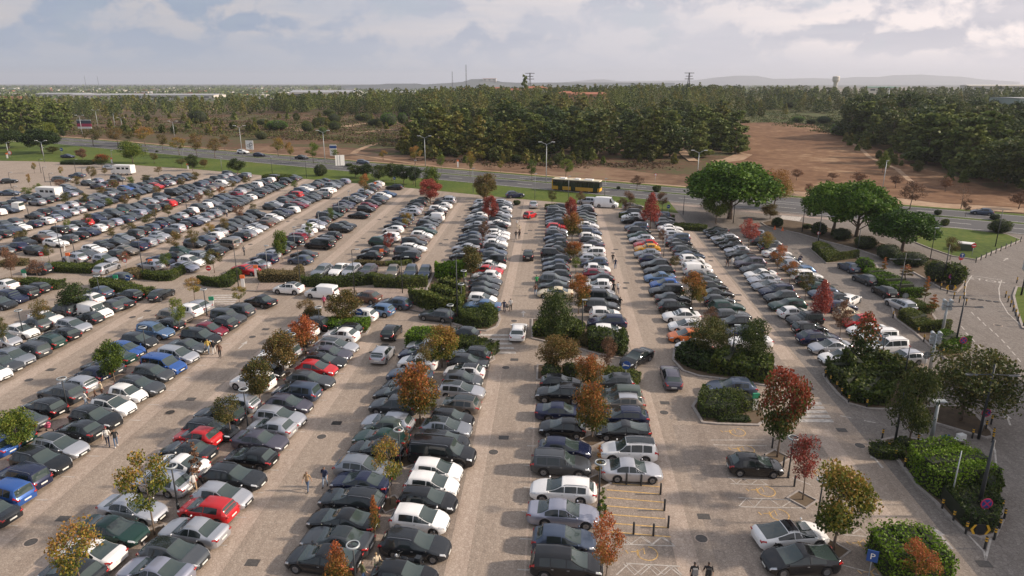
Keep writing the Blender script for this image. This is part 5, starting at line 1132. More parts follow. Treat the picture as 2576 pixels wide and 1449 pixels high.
H_([('B2', 1352, 735), ('B2', 1500, 750), ('B2', 1620, 770)], 3.2, 1.7, 'bright', 'thick bright green box hedge beside the yellow-green tree, left part')
H_([('B2', 1800, 760), ('B2', 1960, 800), ('B2', 2110, 850), ('B2', 2138, 820)], 2.4, 1.4, 'hedge', 'box hedge behind the black crossover, left of the zebra crossing')
H_([('B3', 190, 640), ('B3', 400, 650), ('B3', 600, 690)], 4, 1.4, 'hedge', 'leafy green shrubs below the big round bush tree in the middle row', 'shrubbery', 'shrubbery', .3, 44, .34)
H_([('B3', 600, 720), ('B3', 680, 740)], 2, 1.1, 'tan', 'pale pampas-like tuft at the lamp foot in the middle island', 'grass tuft', 'grass_tuft')
H_([('B3', 700, 765), ('B3', 860, 795), ('B3', 1000, 820), ('B3', 1045, 770)], 3.8, 1.8, 'hedge', 'large mounded shrub at the right end of the middle island', 'shrubbery', 'shrubbery', .2, 40, .25, .15)
H_([('B3', 810, 1040), ('B3', 950, 1095), ('B3', 1105, 1105)], 2.6, 1.1, 'hedge', 'rounded low hedge below the silver saloon and blue arrow sign')
shrub('B3', 355, 1000, 870, 200, 'dkgreen', 'dark ball-shaped topiary at the kerb corner, left of two', i=0)
shrub('B3', 530, 1000, 875, 160, 'hedge', 'olive ball-shaped topiary, right of the dark one', i=1)
H_([('B3', 1480, 840), ('B3', 1560, 900), ('B3', 1680, 950), ('B3', 1800, 975)], 4, 1.4, 'dkgreen', 'dark shrubs along the left curve of the big right-centre island', 'shrubbery', 'shrubbery', .3, 44, .34)
H_([('B3', 1800, 975), ('B3', 1960, 1005), ('B3', 2200, 1050), ('B3', 2318, 1070)], 4.5, 1.8, 'hedge', 'dense green shrubs at the right end of the big right-centre island', 'shrubbery', 'shrubbery', .3, 44, .34)
H_([('A3', 1528, 90), ('A3', 1570, 160), ('A3', 1700, 175), ('A3', 1850, 150)], 4.2, 1.5, 'hedge', 'wide clipped hedge beside the dark red tree, left part', dens=60)
H_([('A3', 1850, 130), ('A3', 2000, 100)], 3.2, 1.4, 'hedge', 'wide clipped hedge beside the dark red tree, right part', dens=60)
H_([('A3', 1700, 190), ('A3', 1960, 195)], 1.2, .4, 'dkgreen', 'flat dark ground cover at the foot of the wide clipped hedge', 'planting', 'low_planting')
H_([('B4', 520, 960), ('B4', 560, 1040), ('B4', 680, 1120)], 6, 1.9, 'scrubg', 'grey-green shrubs on the left flank of the right island', 'shrubbery', 'shrubbery', .3, 44, .34)
H_([('B4', 680, 1160), ('B4', 760, 1230), ('B4', 900, 1265), ('B4', 1060, 1265)], 4.5, 1.6, 'hedge', 'upright leafy shrubs along the near curve of the right island', 'shrubbery', 'shrubbery', .3, 44, .34)
H_([('B4', 760, 1060), ('B4', 950, 1090), ('B4', 1160, 1080)], 4.5, 2.3, 'hedge', 'deep green tall shrubs in the middle of the right island', 'shrubbery', 'shrubbery', .3, 44, .34)
H_([('B4', 1230, 1060), ('B4', 1400, 1040)], 5, 1.5, 'scrubg', 'pale feathery shrubs between the leaning post and the large autumn tree', 'shrubbery', 'shrubbery', .3, 44, .34)
H_([('B4', 1175, 475), ('B4', 1360, 600), ('B4', 1560, 600)], 3.0, 1.2, 'hedge', 'diagonal hedge bed beside the upper floodlight mast', rough=.2)
H_([('B4', 1245, 385), ('B4', 1370, 440), ('B4', 1455, 435)], 2.6, 1.1, 'hedge', 'smaller hedge bed behind the silver estate by the kerb', rough=.2)
H_([('B4', 1500, 720), ('B4', 1640, 800), ('B4', 1740, 790)], 3.4, 1.5, 'bright', 'leafy shrubs below the upper floodlight mast', rough=.3)
H_([('B4', 860, 110), ('B4', 1000, 190), ('B4', 1150, 280), ('B4', 1270, 290)], 3.2, 1.6, 'bright', 'loose green shrubs beside the row of kerbside cars', rough=.3)
H_([('C4', 440, 1010), ('C4', 590, 1145), ('C4', 825, 1110)], 3.4, 1.3, 'hedge', 'low spreading hedge at the top of the right hand kerb', rough=.2)
shrub('C4', 955, 1235, 1085, 200, 'bright', 'round bright green bush beside the nearest dark kerbside hatchbacks', i=0)
H_([('A4', 1135, 545), ('A4', 1230, 700), ('A4', 1380, 815), ('A4', 1510, 830)], 5.2, 2.3, 'bright', 'big vivid green hedge on the lower right island', dens=90, rough=.1, bulge=.12)
H_([('A4', 1060, 420), ('A4', 1125, 500)], 2.5, 1.0, 'hedge', 'low juniper-like shrubs at the tip of the lower right island', rough=.3)
H_([('A4', 1545, 940), ('A4', 1610, 1060), ('A4', 1730, 1100), ('A4', 1860, 1090), ('A4', 1900, 960)], 3.6, 1.6, 'dkgreen', 'dark rounded hedge behind the black and yellow chevron sign', dens=70)
H_([('A4', 1010, 1540), ('A4', 1250, 1560), ('A4', 1520, 1540)], 4.2, 2.0, 'bright', 'bright green hedge at the bottom picture edge, right', dens=80)
shrub('A4', 1760, 800, 570, 260, 'yg', 'yellowing wispy shrub between the vivid hedge and the tall dark post', i=2)
shrub('A4', 1110, 395, 300, 140, 'dkgreen', 'grey-green rounded shrub beside the dark tree at the island tip', i=1)
H_([('C4', -950, 660 + 150), ('C4', -620, 830)], 3, 1.0, 'hedge', 'low clipped hedge below the round light green tree', rough=.1)
H_([('C3', 1080, 690), ('C3', 1290, 700)], 2, .8, 'hedge', 'low hedge at the top of the row under bare branches')
H_([('C3', 1480, 690), ('C3', 1610, 705)], 2, .7, 'hedge', 'low hedge right of the tall red tree base')
H_([('C3', 330, 600), ('C3', 560, 610)], 2.4, .9, 'hedge', 'hedge at the top end of the middle red tree row')
H_([('C1', 605, 155), ('C1', 900, 158)], 5, 1.0, 'dkgreen', 'dark low hedge edging the distant lawn on the left')
H_([('C2', 60, 320), ('C2', 320, 330)], 4, 1.6, 'hedge', 'hedge at the top of the upper left rows beside the lawn')
for i, (x, y, t_, w_) in enumerate([(505, 860, 730, 170), (730, 910, 790, 210), (970, 1000, 870, 230), (1200, 1110, 950, 240), (1450, 1170, 1030, 290), (1690, 1330, 1110, 260), (1860, 1370, 1140, 220), (90, 780, 680, 120), (390, 800, 750, 90), (1330, 1170, 1040, 160)]):
    shrub('C4', x, y, t_, w_, ['dkgreen', 'dkgreen', 'scrubg', 'dkgreen', 'dkgreen', 'hedge', 'hedge', 'dkgreen', 'hedge', 'dkgreen'][i], ['dark shrub at the trunk of the leftmost umbrella pine', 'dark shrub at the trunk of the second umbrella pine', 'grey-green spreading shrub between the umbrella pines', 'dark mound left of the rightmost umbrella pine trunk',
      'drooping dark shrub right of the rightmost umbrella pine trunk', 'leafy green shrub left part, below the small kiosk lawn', 'leafy green shrub right part, beside the round no stopping sign', 'small bush beside the orange cones', 'small bush between two lamp posts beside the cones', 'small dark shrub right under the rightmost umbrella pine'][i], i=i)
shrub('C4', 2330, 840, 700, 220, 'dkgreen', 'big round clipped bush on the lawn by the main road at right', i=0)
for i, (t, x, y, t_, w_) in enumerate([('C4', 1705, 660, 605, 75), ('C4', 1775, 770, 700, 85), ('C4', 2280, 710, 650, 100), ('C3', 1455, 430, 360, 90), ('C3', 1070, 400, 370, 45), ('C3', 50, 560, 510, 80), ('C2', 650, 265, 145, 140), ('C2', 935, 170, 140, 80), ('C1', 1580, 250 - 220, 10, 30), ('C2', 780, 375, 335, 50)]):
    shrub(t, x, y, t_, w_, ['dkgreen', 'hedge'][i % 2], ['tapered small bush on the median beside a young tree', 'round brownish bush on the near verge below the median bush', 'dark low bush beside the blue-grey car on the main road', 'squarish dark bush on the median right of the bus', 'tiny round bush on the median behind the bus', 'round bush beside the olive tree at the top lane',
      'large round dark bush on the lawn above the parked rows', 'low dark bush on the road median in front of the two-panel hoarding', 'tiny bush on the far road median', 'small clipped ball at the corner of the top lane'][i], i=i)
# ---------------------------------------------------------------- trees of the car park
def TT(rows):
    for e in rows: tree(*e)
for pk in [('A1', 1275, 1110), ('A2', 1105, 860), ('A2', 1350, 190), ('A2', 1250, 505), ('A3', 658, 335), ('A3', 700, 680), ('A4', 75, 470), ('A4', 280, 820), ('A4', 535, 1235), ('B2', 265, 990), ('B2', 450, 790)]:
    p_, q_ = at(*pk); o = link('tree_pit', PITM); place(o, p_, q_, R(40)); tag(o, 'stone-edged square soil pit around a tree trunk', 'tree pit', 'tree pits in the paving')
TT([
 ('A1', 170, 430, 90, 300, 'green', 'dense', 'leafy green tree on the tiled footpath at the left picture edge'),
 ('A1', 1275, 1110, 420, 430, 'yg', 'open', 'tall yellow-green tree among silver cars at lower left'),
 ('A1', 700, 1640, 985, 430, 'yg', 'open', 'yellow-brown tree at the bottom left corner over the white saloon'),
 ('A1', 1905, 310, -35, 300, 'brown', 'open', 'brown-green tree with pale trunk between black cars, lower left'),
 ('A1', 1640, 720, 320, 110, 'bare', 'sapling', 'thin brown sapling beside the white saloon and people'),
 ('B1', 1040, 1045, 670, 250, 'green', 'dense', 'bright green windswept tree with tall bare trunk on the footpath row'),
 ('B1', 1635, 590, 270, 190, 'green', 'open', 'small green-topped tree, upper one on the tiled footpath'),
 ('B1', 395, 575, 295, 200, 'brown', 'open', 'brownish tree beside the white van in the left block'),
 ('B1', 690, 430, 150, 270, 'dkgreen', 'dense', 'bushy dark green tree above the white van'),
 ('B1', 50, 745, 430, 150, 'brown', 'open', 'sparse brownish tree at the left edge beside the person in white'),
 ('B1', 2175, 365, 170, 140, 'yg', 'open', 'small yellowish tree at the zebra crossing on the left'),
 ('B1', 1765, 310, 95, 160, 'yg', 'open', 'small yellowish tree above the turning black hatchback'),
 ('B2', 265, 990, 600, 350, 'brown', 'dense', 'dense brown-green autumn tree over silver cars, left centre'),
 ('B2', 450, 790, 450, 250, 'orange', 'dense', 'orange-brown tree just above the dense brown-green one'),
 ('B2', 45, 1250, 830, 270, 'brown', 'dense', 'brown-green tree below the dense one, beside the black hatchback'),
 ('B2', 455, 480, 290, 190, 'brown', 'open', 'brown tree on the cross lane island, left of the larger one'),
 ('B2', 825, 520, 215, 310, 'brown', 'dense', 'large brown autumn tree with rusty leaves on the cross lane island'),
 ('B2', 1685, 910, 540, 330, 'yg', 'dense', 'yellow-green tree rising from the thick box hedge'),
 ('B2', 1485, 1420, 880, 380, 'orange', 'dense', 'tree with red top and green base, left of the middle lane'),
 ('B2', 1520, 1080, 700, 190, 'brown', 'open', 'brown tree just behind the red and green one'),
 ('A2', 1105, 860, 310, 280, 'yg', 'open', 'thin grey-green tree in a square soil pit beside white hatchbacks'),
 ('A2', 1250, 510, 230, 60, 'bare', 'sapling', 'rusty sapling beside the black passenger van'),
 ('A2', 985, 1150, 770, 90, 'orange', 'column', 'narrow reddish climber-like tree beside black cars'),
 ('A2', 690, 1600, 1150, 240, 'orange', 'cone', 'orange-red tree at the bottom edge beside the ring lamp'),
 ('A3', 658, 335, -143, 290, 'orange', 'dense', 'orange-red tree over dark cars, nearest of the right-centre line'),
 ('B3', 690, 1130, 800, 280, 'orange', 'dense', 'orange-yellow tree just behind the nearest orange-red one'),
 ('B3', 400, 960, 620, 420, 'brown', 'biground', 'wide olive and rust tree above the two topiary balls'),
 ('B3', 380, 720, 245, 370, 'dkgreen', 'biground', 'big round dense green tree at the head of the middle row'),
 ('B3', 855, 1005, 630, 190, 'bare', 'open', 'thin rusty tree beside the blue arrow sign'),
 ('B3', 600, 430, 70, 210, 'orange', 'dense', 'orange-brown tree above the big round green tree'),
 ('B3', 1750, 830, 480, 390, 'olive', 'biground', 'wide olive-brown tree, left of two on the big island'),
 ('B3', 2170, 920, 490, 340, 'dkgreen', 'biground', 'dark green tree, right of two on the big island'),
 ('B3', 1625, 350, 50, 230, 'orange', 'dense', 'rusty orange tree beside the white van seen from behind'),
 ('B3', 1700, 410, 170, 110, 'yg', 'open', 'small yellow-green tree right behind the rusty orange one'),
 ('B3', 1790, 600, 360, 160, 'bare', 'open', 'thin reddish tree above the wide olive-brown tree'),
 ('A3', 712, 680, 350, 50, 'orange', 'sapling', 'rust coloured sapling beside the ring lamp in the middle row'),
 ('A3', 735, 1060, 700, 50, 'green', 'sapling', 'thin green sapling beside the motorcycle bays'),
 ('A3', 765, 1570, 950, 330, 'orange', 'open', 'orange autumn tree at the bottom edge beside the black people carrier'),
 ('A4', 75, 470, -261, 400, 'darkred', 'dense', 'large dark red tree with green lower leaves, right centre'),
 ('A4', 285, 820, 290, 320, 'red', 'open', 'pinkish red small tree below the large dark red one'),
 ('A4', 535, 1235, 560, 520, 'yg', 'dense', 'spreading yellow-green tree beside the white electric car'),
 ('A4', 1150, 395, -230, 420, 'olive', 'biground', 'dark brownish tree at the tip of the lower right island'),
 ('B4', 1745, 1400, 780, 820, 'olive', 'biground', 'very wide dark olive tree with yellow flecks at right'),
 ('A4', 1190, 1560, 1160, 330, 'orange', 'open', 'orange twiggy tree in the hedge at the bottom right edge'),
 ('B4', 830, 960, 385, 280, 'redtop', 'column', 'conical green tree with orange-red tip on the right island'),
 ('B4', 470, 495, 110, 210, 'red', 'cone', 'slim bright red tree over black estate cars at right'),
 ('B4', 643, 675, 290, 190, 'bare', 'open', 'thin dark red tree between white and black cars at right'),
 ('B4', 335, 300, 50, 170, 'brown', 'open', 'yellow-brown small tree above the slim bright red one'),
 ('B4', 195, 150, -60, 170, 'orange', 'open', 'brown small tree, second above the slim bright red one'),
 ('C4', 90, 1250, 960, 200, 'orange', 'open', 'orange-brown tree near the top of the rightmost block'),
 ('C3', 2380, 1010, 690, 240, 'red', 'open', 'red and rust tree at the top of the rightmost block'),
 ('C3', 2540, 1080, 820, 190, 'yg', 'open', 'yellow-brown tree right below the red and rust one'),
 ('C3', 605, 930, 630, 210, 'orange', 'dense', 'orange and green tree in the far middle block'),
 ('C3', 590, 730, 480, 120, 'red', 'dense', 'narrow red tree at the top of the far middle block'),
 ('C3', 620, 1110, 925, 190, 'orange', 'dense', 'rusty red tree in the middle of the far middle block'),
 ('C3', 640, 1250, 1080, 120, 'green', 'open', 'small green tree between rusty ones in the far middle block'),
 ('C3', 1390, 800, 420, 220, 'red', 'cone', 'tall crimson tree at the top of the block behind the shrub island'),
 ('C3', 1640, 1230, 1070, 140, 'brown', 'open', 'brown-green small tree beside the yellow-orange crossover'),
 ('C3', 1510, 980, 800, 110, 'bare', 'open', 'nearly bare tree in the block behind the shrub island'),
 ('C3', 2050, 745, 440, 300, 'green', 'biground', 'round light green tree in front of the big umbrella pine'),
 ('C3', 1140, 660, 420, 190, 'bare', 'open', 'bare branching tree beside the white high-roofed van'),
 ('C3', 690, 560, 420, 110, 'bare', 'open', 'bare small tree behind the silver people carrier'),
 ('C3', 400, 570, 410, 110, 'brown', 'open', 'brown small tree on the verge above the far middle block'),
 ('C3', 1510, 620, 430, 150, 'bare', 'open', 'bare tree right of the tall crimson tree'),
 ('C2', 1100, 495, 245, 140, 'orange', 'open', 'orange young tree at the top of the footpath row with gaps'),
 ('C2', 1755, 545, 300, 230, 'red', 'dense', 'crimson bushy tree at the top of the small red tree block'),
 ('C2', 1770, 470, 180, 190, 'green', 'dense', 'green tree directly behind the crimson bushy tree'),
 ('C2', 2320, 500, 240, 240, 'brown', 'dense', 'olive-brown tree at the top lane left of the middle lane'),
 ('C2', 2290, 530, 340, 130, 'brown', 'dense', 'small yellow-brown tree in front of the olive-brown one'),
 ('C2', 2360, 740, 460, 160, 'red', 'dense', 'slim red tree in the far block left of the middle lane'),
 ('C2', 2300, 960, 720, 130, 'bare', 'open', 'thin rusty tree below the slim red tree'),
 ('C2', 2160, 1310, 970, 270, 'brown', 'dense', 'large olive-brown tree at the near end of the far block'),
 ('C2', 265, 1120, 820, 160, 'green', 'dense', 'bright green lollipop tree on the far footpath, nearest of three'),
 ('C2', 540, 920, 730, 95, 'green', 'open', 'bright green small tree on the far footpath, middle of three'),
 ('C2', 760, 755, 580, 95, 'green', 'open', 'bright green small tree on the far footpath, farthest of three'),
 ('C2', 390, 420, 310, 90, 'green', 'open', 'green small tree at the top of the footpath row'),
 ('C2', 1520, 830, 630, 130, 'yg', 'open', 'yellowish small tree in the small red tree block'),
 ('C2', 1340, 1060, 830, 130, 'red', 'open', 'small dark red tree on stakes in front of the black crossover'),
 ('B3', 1160, -1, -2, 1, 'bare', 'sapling', 'x')][:-1])
cl = [(500, 1130, 960, 120, 'brown'), (380, 1315, 1110, 190, 'bare'), (130, 1345, 980, 200, 'bare'), (250, 950, 840, 140, 'brown'), (1270, 1180, 1070, 130, 'bare'), (1130, 920, 800, 120, 'brown'), (1690, 1235, 1040, 170, 'green'), (1775, 1060, 820, 180, 'brown'), (1950, 1000, 810, 170, 'brown'),
      (2160, 1245, 1000, 200, 'brown'), (2120, 900, 740, 130, 'yg'), (2270, 850, 685, 130, 'brown'), (695, 830, 720, 90, 'green'), (900, 790, 640, 90, 'brown'), (1490, 780, 650, 160, 'brown'), (1310, 870, 755, 170, 'brown'), (1700, 700, 555, 130, 'brown'), (670, 580, 430, 140, 'brown'), (1280, 600, 450, 120, 'brown'),
      (860, 570, 440, 110, 'brown'), (1030, 480, 375, 140, 'brown'), (930, 330, 165, 115, 'brown'), (780, 400, 265, 110, 'brown'), (625, 280, 170, 55, 'yg'), (350, 240, 130, 60, 'yg'), (305, 390, 240, 50, 'yg'), (280, 490, 380, 130, 'green'), (1150, 430, 300, 110, 'brown'), (1470, 350, 255, 110, 'brown'), (1325, 380, 270, 110, 'green'),
      (1060, 270, 180, 70, 'brown'), (1965, 350, 225, 140, 'brown'), (2110, 530, 400, 120, 'brown'), (2240, 490, 375, 90, 'orange'), (2420, 720, 570, 150, 'bare'), (2340, 410, 315, 110, 'brown'), (1845, 400, 275, 100, 'brown'), (1590, 490, 365, 100, 'brown'), (1400, 550, 450, 60, 'brown'), (390, 440, 345, 110, 'green'), (600, 400, 340, 130, 'bare'),
      (1600, 260, 175, 100, 'brown'), (2480, 370, 270, 100, 'brown'), (2000, 560, 470, 110, 'bare'), (1110, 600, 500, 90, 'green'), (210, 960, 850, 120, 'brown'), (2550, 660, 555, 90, 'brown'), (1560, 720, 640, 90, 'brown')]
LAND = {0: 'beside the upper left footpath hedge'}
for i, (x, y, t_, w_, k) in enumerate(cl):
    near = min(((math.hypot(x - a, y - b), l) for a, b, l in [(450, 1140, 'left clipped hedge'), (150, 1200, 'left edge'), (1700, 1270, 'second hedge island'), (2250, 1300, 'no entry sign hedge'), (450, 450, 'rear motor caravan'), (1230, 240, 'white camper van'), (880, 840, 'red hatchback in the far rows'), (1300, 950, 'white cars'), (2000, 900, 'silver cars'), (600, 300, 'half empty lot'), (1900, 250, 'lawn edge'), (2300, 550, 'top rows')]))[1]
    tree('C1', x, y, t_, w_, k, 'open', f'{["small", "slim", "short", "spindly"][i % 4]} {CN[k]} tree in the upper left rows, near {near}', group='small trees in the upper left rows')
# lawn trees, roadside trees
TT([('C1', 1940, 215, 55, 130, 'dkgreen', 'dense', 'dark green upright tree on the lawn edge above the white cars'), ('C1', 2390, 250, 88, 165, 'dkgreen', 'dense', 'round dark tree on the lawn beside the top rows'),
 ('E1', 1340, 1000, 780, 290, 'green', 'biground', 'big dark green willow-like tree on the left lawn'), ('E1', 1030, 1040, 905, 150, 'redtop', 'dense', 'reddish brown spreading tree at the far lot edge'), ('E1', 830, 965, 850, 110, 'bare', 'dense', 'dark purple-brown tree on the left lawn'),
 ('E1', 530, 900, 835, 115, 'brown', 'dense', 'small brown bushy tree between dark pines and lawn'), ('E1', 1555, 1000, 890, 110, 'brown', 'open', 'brown tree right of the big willow-like tree'), ('E1', 1830, 1040, 950, 130, 'brown', 'open', 'brown thin tree in front of the lawn, beside parked white cars'),
 ('E1', 2060, 1040, 965, 110, 'brown', 'dense', 'grey-brown bush-like tree on the lawn edge'), ('E1', 940, 830, 645, 180, 'brown', 'open', 'brownish-olive roadside tree beside the red and white hoarding'), ('E1', 430, 900, 650, 330, 'dkgreen', 'umbrella', 'dark spreading pine on the far left lawn'),
 ('E1', 90, 850, 660, 330, 'dkgreen', 'umbrella', 'dark spreading pine cut by the left picture edge'), ('E1', 520, 760, 590, 130, 'green', 'dense', 'light green tree behind the dark spreading pine'), ('E1', 250, 730, 620, 60, 'dkgreen', 'cone', 'narrow cypress-like tree at the far left'), ('E1', 640, 750, 640, 60, 'dkgreen', 'cone', 'small dark cypress-like tree beside the hoarding lamp')])
for i, (t, x, y, t_, w_, k) in enumerate([('E1', 1190, 830, 640, 210, 'brown'), ('E1', 1310, 800, 670, 150, 'brown'), ('E1', 1465, 830, 630, 210, 'yg'), ('E1', 1640, 870, 700, 140, 'brown'), ('E1', 1805, 920, 730, 160, 'yg'), ('E1', 1985, 940, 695, 180, 'brown'), ('E1', 2165, 950, 740, 180, 'brown'), ('E1', 2265, 870, 710, 120, 'brown'),
     ('E2', 225, 930, 740, 160, 'yg'), ('E2', 350, 975, 780, 110, 'yg'), ('E2', 578, 1000, 785, 165, 'green'), ('E2', 800, 960, 855, 100, 'green'), ('E2', 1280, 970, 865, 100, 'yg'), ('E2', 1605, 1010, 820, 140, 'yg'), ('E2', 1865, 1075, 915, 105, 'green'), ('E2', 2155, 1140, 870, 115, 'yg'), ('E2', 2462, 1090, 970, 85, 'yg'), ('E3', 200, 1180, 960, 130, 'green'), ('E3', 540, 1160, 945, 165, 'green'),
     ('C4', 1425, 605, 320, 260, 'bare'), ('C4', 1985, 680, 500, 110, 'bare'), ('C4', 400, 460, 340, 120, 'bare'), ('C3', 1255, 410, 260, 150, 'bare'), ('C4', 1830, 1110, 880, 170, 'brown')]):
    tree(t, x, y, t_, w_, k, 'open', ['leftmost of the brownish roadside trees, behind the willow-like tree', 'second brownish roadside tree from the left', 'wide yellow-brownish roadside tree above the willow-like tree', 'small brownish roadside tree between two wide ones', 'yellow-green roadside tree left of a road lamp', 'tall brownish roadside tree right of a road lamp',
      'brownish roadside tree above the round dark lawn tree', 'pale brownish roadside tree behind the white crossover', 'olive roadside tree left of the short green one', 'short green roadside tree left of the round green one', 'round green roadside tree left of the blue-white hoarding', 'small green roadside tree under the blue-white hoarding',
      'small green roadside tree right of the two-panel hoarding', 'pointed yellow-green roadside tree beside a road lamp', 'dark green roadside tree beside the white marker post', 'slender yellow-green roadside tree right of the marker post', 'sparse small roadside tree right of the slender one', 'green roadside tree left of the bus', 'bright green young tree standing behind the bus',
      'dark bare roadside tree between umbrella pines', 'young bare tree on the median at right', 'pale bare tree behind the left umbrella pines', 'dark windswept small tree right of the bus', 'olive mop-headed tree on a thin trunk beside the kiosk lawn'][i], group='trees planted along the main road')
for i, (x, y, t_, w_) in enumerate([(1000, 1140, 1020, 170), (1110, 1150, 1000, 170), (1240, 1190, 1010, 180), (1370, 1175, 1000, 180), (1485, 1205, 1010, 180), (1590, 1215, 1030, 160)]):
    tree('E2', x, y, t_, w_, 'dkgreen', 'dense', ['leftmost', 'second', 'third', 'fourth', 'fifth', 'rightmost'][i] + ' of six dark trees clustered on the lawn before the main road', group='dark lawn trees')
TT([('C3', 2190, 700, 128, 880, 'stone', 'umbrella', 'huge umbrella pine beside the main road, right of the bus'), ('C4', 650, 850, 330, 620, 'stone', 'umbrella', 'umbrella pine, left of the close pair by the junction'), ('C4', 885, 885, 320, 640, 'stone', 'umbrella', 'umbrella pine, right of the close pair by the junction'),
 ('C4', 1345, 1030, 615, 600, 'stone', 'umbrella', 'smaller umbrella pine beside the kiosk lawn'), ('C4', 60, 590, 230, 330, 'yg', 'biground', 'yellow-green tree behind the huge umbrella pine'), ('C4', 20, 700, 560 , 200, 'brown', 'biground', 'brown bushy tree below the huge umbrella pine'),
 ('C4', 1940, 600, 320, 160, 'bare', 'bare', 'pale dead tree beside the sandy verge at right'), ('C4', 1150, 240, 10, 140, 'green', 'cone', 'young pine standing alone at the clearing path')])
for i, (x, y, t_, w_) in enumerate([(285, 315, 200, 120), (650, 310, 235, 130), (900, 360, 230, 150), (1280, 390, 260, 150), (1780, 430, 280, 160), (2520, 600, 430, 220)]):
    tree('C4', x, y, t_, w_, 'bare', 'round', ['leftmost', 'second', 'third', 'fourth', 'fifth', 'rightmost'][i] + ' of the grey scrubby bushes at the front of the red clearing', 'bush', 'scrubby_bush', group='scrubby bushes before the clearing', minh=1.5)
# planted stick trees in yellow wood
for i, (t, x, y, t_, w_) in enumerate([('B4', 1410, 330, 130, 90), ('B4', 1480, 440, 240, 110), ('C4', 1155, 1270, 1075, 70), ('C4', 1590, 1440, 1330, 70), ('B4', 1240, 120, 20, 150)]):
    tree(t, x, y, t_, w_, 'orange', 'sapling', ['yellow twiggy young tree, left of the pair above the hedge bed', 'yellow twiggy young tree, right of the pair above the hedge bed', 'yellow forked young tree beside the round bright bush', 'small yellow shrubby tree on the access road edge', 'yellow bare-branched tree beside the tall dark lamp'][i], group='young yellow trees')
# ---------------------------------------------------------------- wood, heath bushes
def poly_in(x, y, P):
    c_ = False
    for (x0, y0), (x1, y1) in zip(P, P[1:] + P[:1]):
        if (y0 > y) != (y1 > y) and x < (x1 - x0) * (y - y0) / (y1 - y0) + x0: c_ = not c_
    return c_
def scatter(P, n, seed, mind):
    r = random.Random(seed); out_ = []; x0, x1 = min(p[0] for p in P), max(p[0] for p in P); y0, y1 = min(p[1] for p in P), max(p[1] for p in P); tries = 0
    while len(out_) < n and tries < n * 60:
        tries += 1; x, y = r.uniform(x0, x1), r.uniform(y0, y1)
        if not poly_in(x, y, P): continue
        sc_ = max(.25, (y - 205) / 180.)
        if any(abs(x - a) < mind * sc_ and abs(y - b) < mind * .45 * sc_ for a, b in out_): continue
        out_.append((x, y))
    return out_
WOOD = []
for nm, P, n, seed, md, H0, H1, mixk in [
    ('middle wood', [(1010, 390), (1050, 350), (1090, 320), (1150, 285), (1200, 262), (1500, 250), (1850, 255), (1850, 300), (1800, 372), (1700, 330), (1690, 395), (1560, 404), (1400, 402), (1200, 408)], 260, 3, 21, 8, 16, 'ppyogy'),
    ('grove left of the clearing', [(1730, 395), (1740, 340), (1790, 330), (1860, 350), (1860, 385), (1800, 400)], 10, 4, 26, 11, 14, 'ppp'),
    ('left pine belt', [(0, 292), (0, 266), (400, 260), (780, 262), (790, 283), (500, 292), (200, 300)], 200, 5, 9, 8, 13, 'pypygo'),
    ('left near clump', [(20, 330), (20, 300), (150, 296), (175, 325), (120, 345)], 14, 6, 24, 12, 16, 'ppp'),
    ('belt between heath and plain', [(690, 285), (700, 262), (1050, 255), (1150, 275), (1060, 290)], 130, 7, 8, 9, 14, 'ppygo'),
    ('right pine wood', [(2260, 392), (2120, 345), (2180, 305), (2576, 330), (2660, 490), (2560, 486), (2440, 445), (2330, 415)], 95, 8, 26, 11, 17, 'pppgo'),
    ('trees above the clearing', [(1850, 300), (1860, 250), (2576, 250), (2576, 320), (2300, 290), (2100, 285)], 220, 9, 14, 6, 10, 'ogopy'),
    ('upper slope wood', [(1000, 300), (1080, 262), (1150, 248), (1850, 243), (1860, 262), (1500, 262), (1200, 285), (1050, 310)], 300, 14, 8, 11, 15, 'pygo'),
 ('skyline trees', [(1100, 246), (1300, 238), (1800, 232), (2576, 230), (2576, 248), (1900, 250), (1200, 262)], 420, 10, 6, 8, 11, 'pgpo')]:
    for x, y in scatter(P, n, seed, md):
        p, q = ground(x, y); WOOD.append((p, q, rnd.uniform(H0, H1), rnd.choice(mixk), nm, depth(p, q, hgt(p, q))))
for P, n, sd in (([(1020, 385), (1300, 402), (1700, 392), (1700, 412), (1300, 418), (1010, 402)], 34, 31), ([(2130, 352), (2290, 418), (2440, 462), (2440, 474), (2270, 430), (2110, 362)], 14, 32), ([(0, 345), (0, 300), (500, 292), (1000, 292), (1030, 330), (700, 335)], 70, 33)):
    for x, y in scatter(P, n, sd, 12):
        if 175 < x < 260 and y > 296: continue
        p, q = ground(x, y); WOOD.append((p, q, rnd.uniform(2, 5), rnd.choice('oyyp'), 'ragged wood edge and heath', depth(p, q, hgt(p, q)) + 150))
WOOD.sort(key=lambda e: e[5])
WK = {'p': ('pine', 'pine', 'green pine'), 'y': ('pine_y', 'pine', 'yellowish thin pine'), 'g': ('dkgreen', 'round', 'dark broad-crowned tree'), 'o': ('scrubg', 'round', 'olive rounded tree')}
WV = {}
for k, (lm, shp, lb) in WK.items():
    for v in range(3 if k in 'py' else 2):
        WV[k, v] = tree_meshes(lm, 40 + v * 7 + ord(k), 10, 6.4 if k == 'p' else 5.4 if k == 'y' else 8, 2600 if k in 'py' else 2200, .60 if k in 'py' else .6, shp, .07, .16)
IND = WOOD[:260]
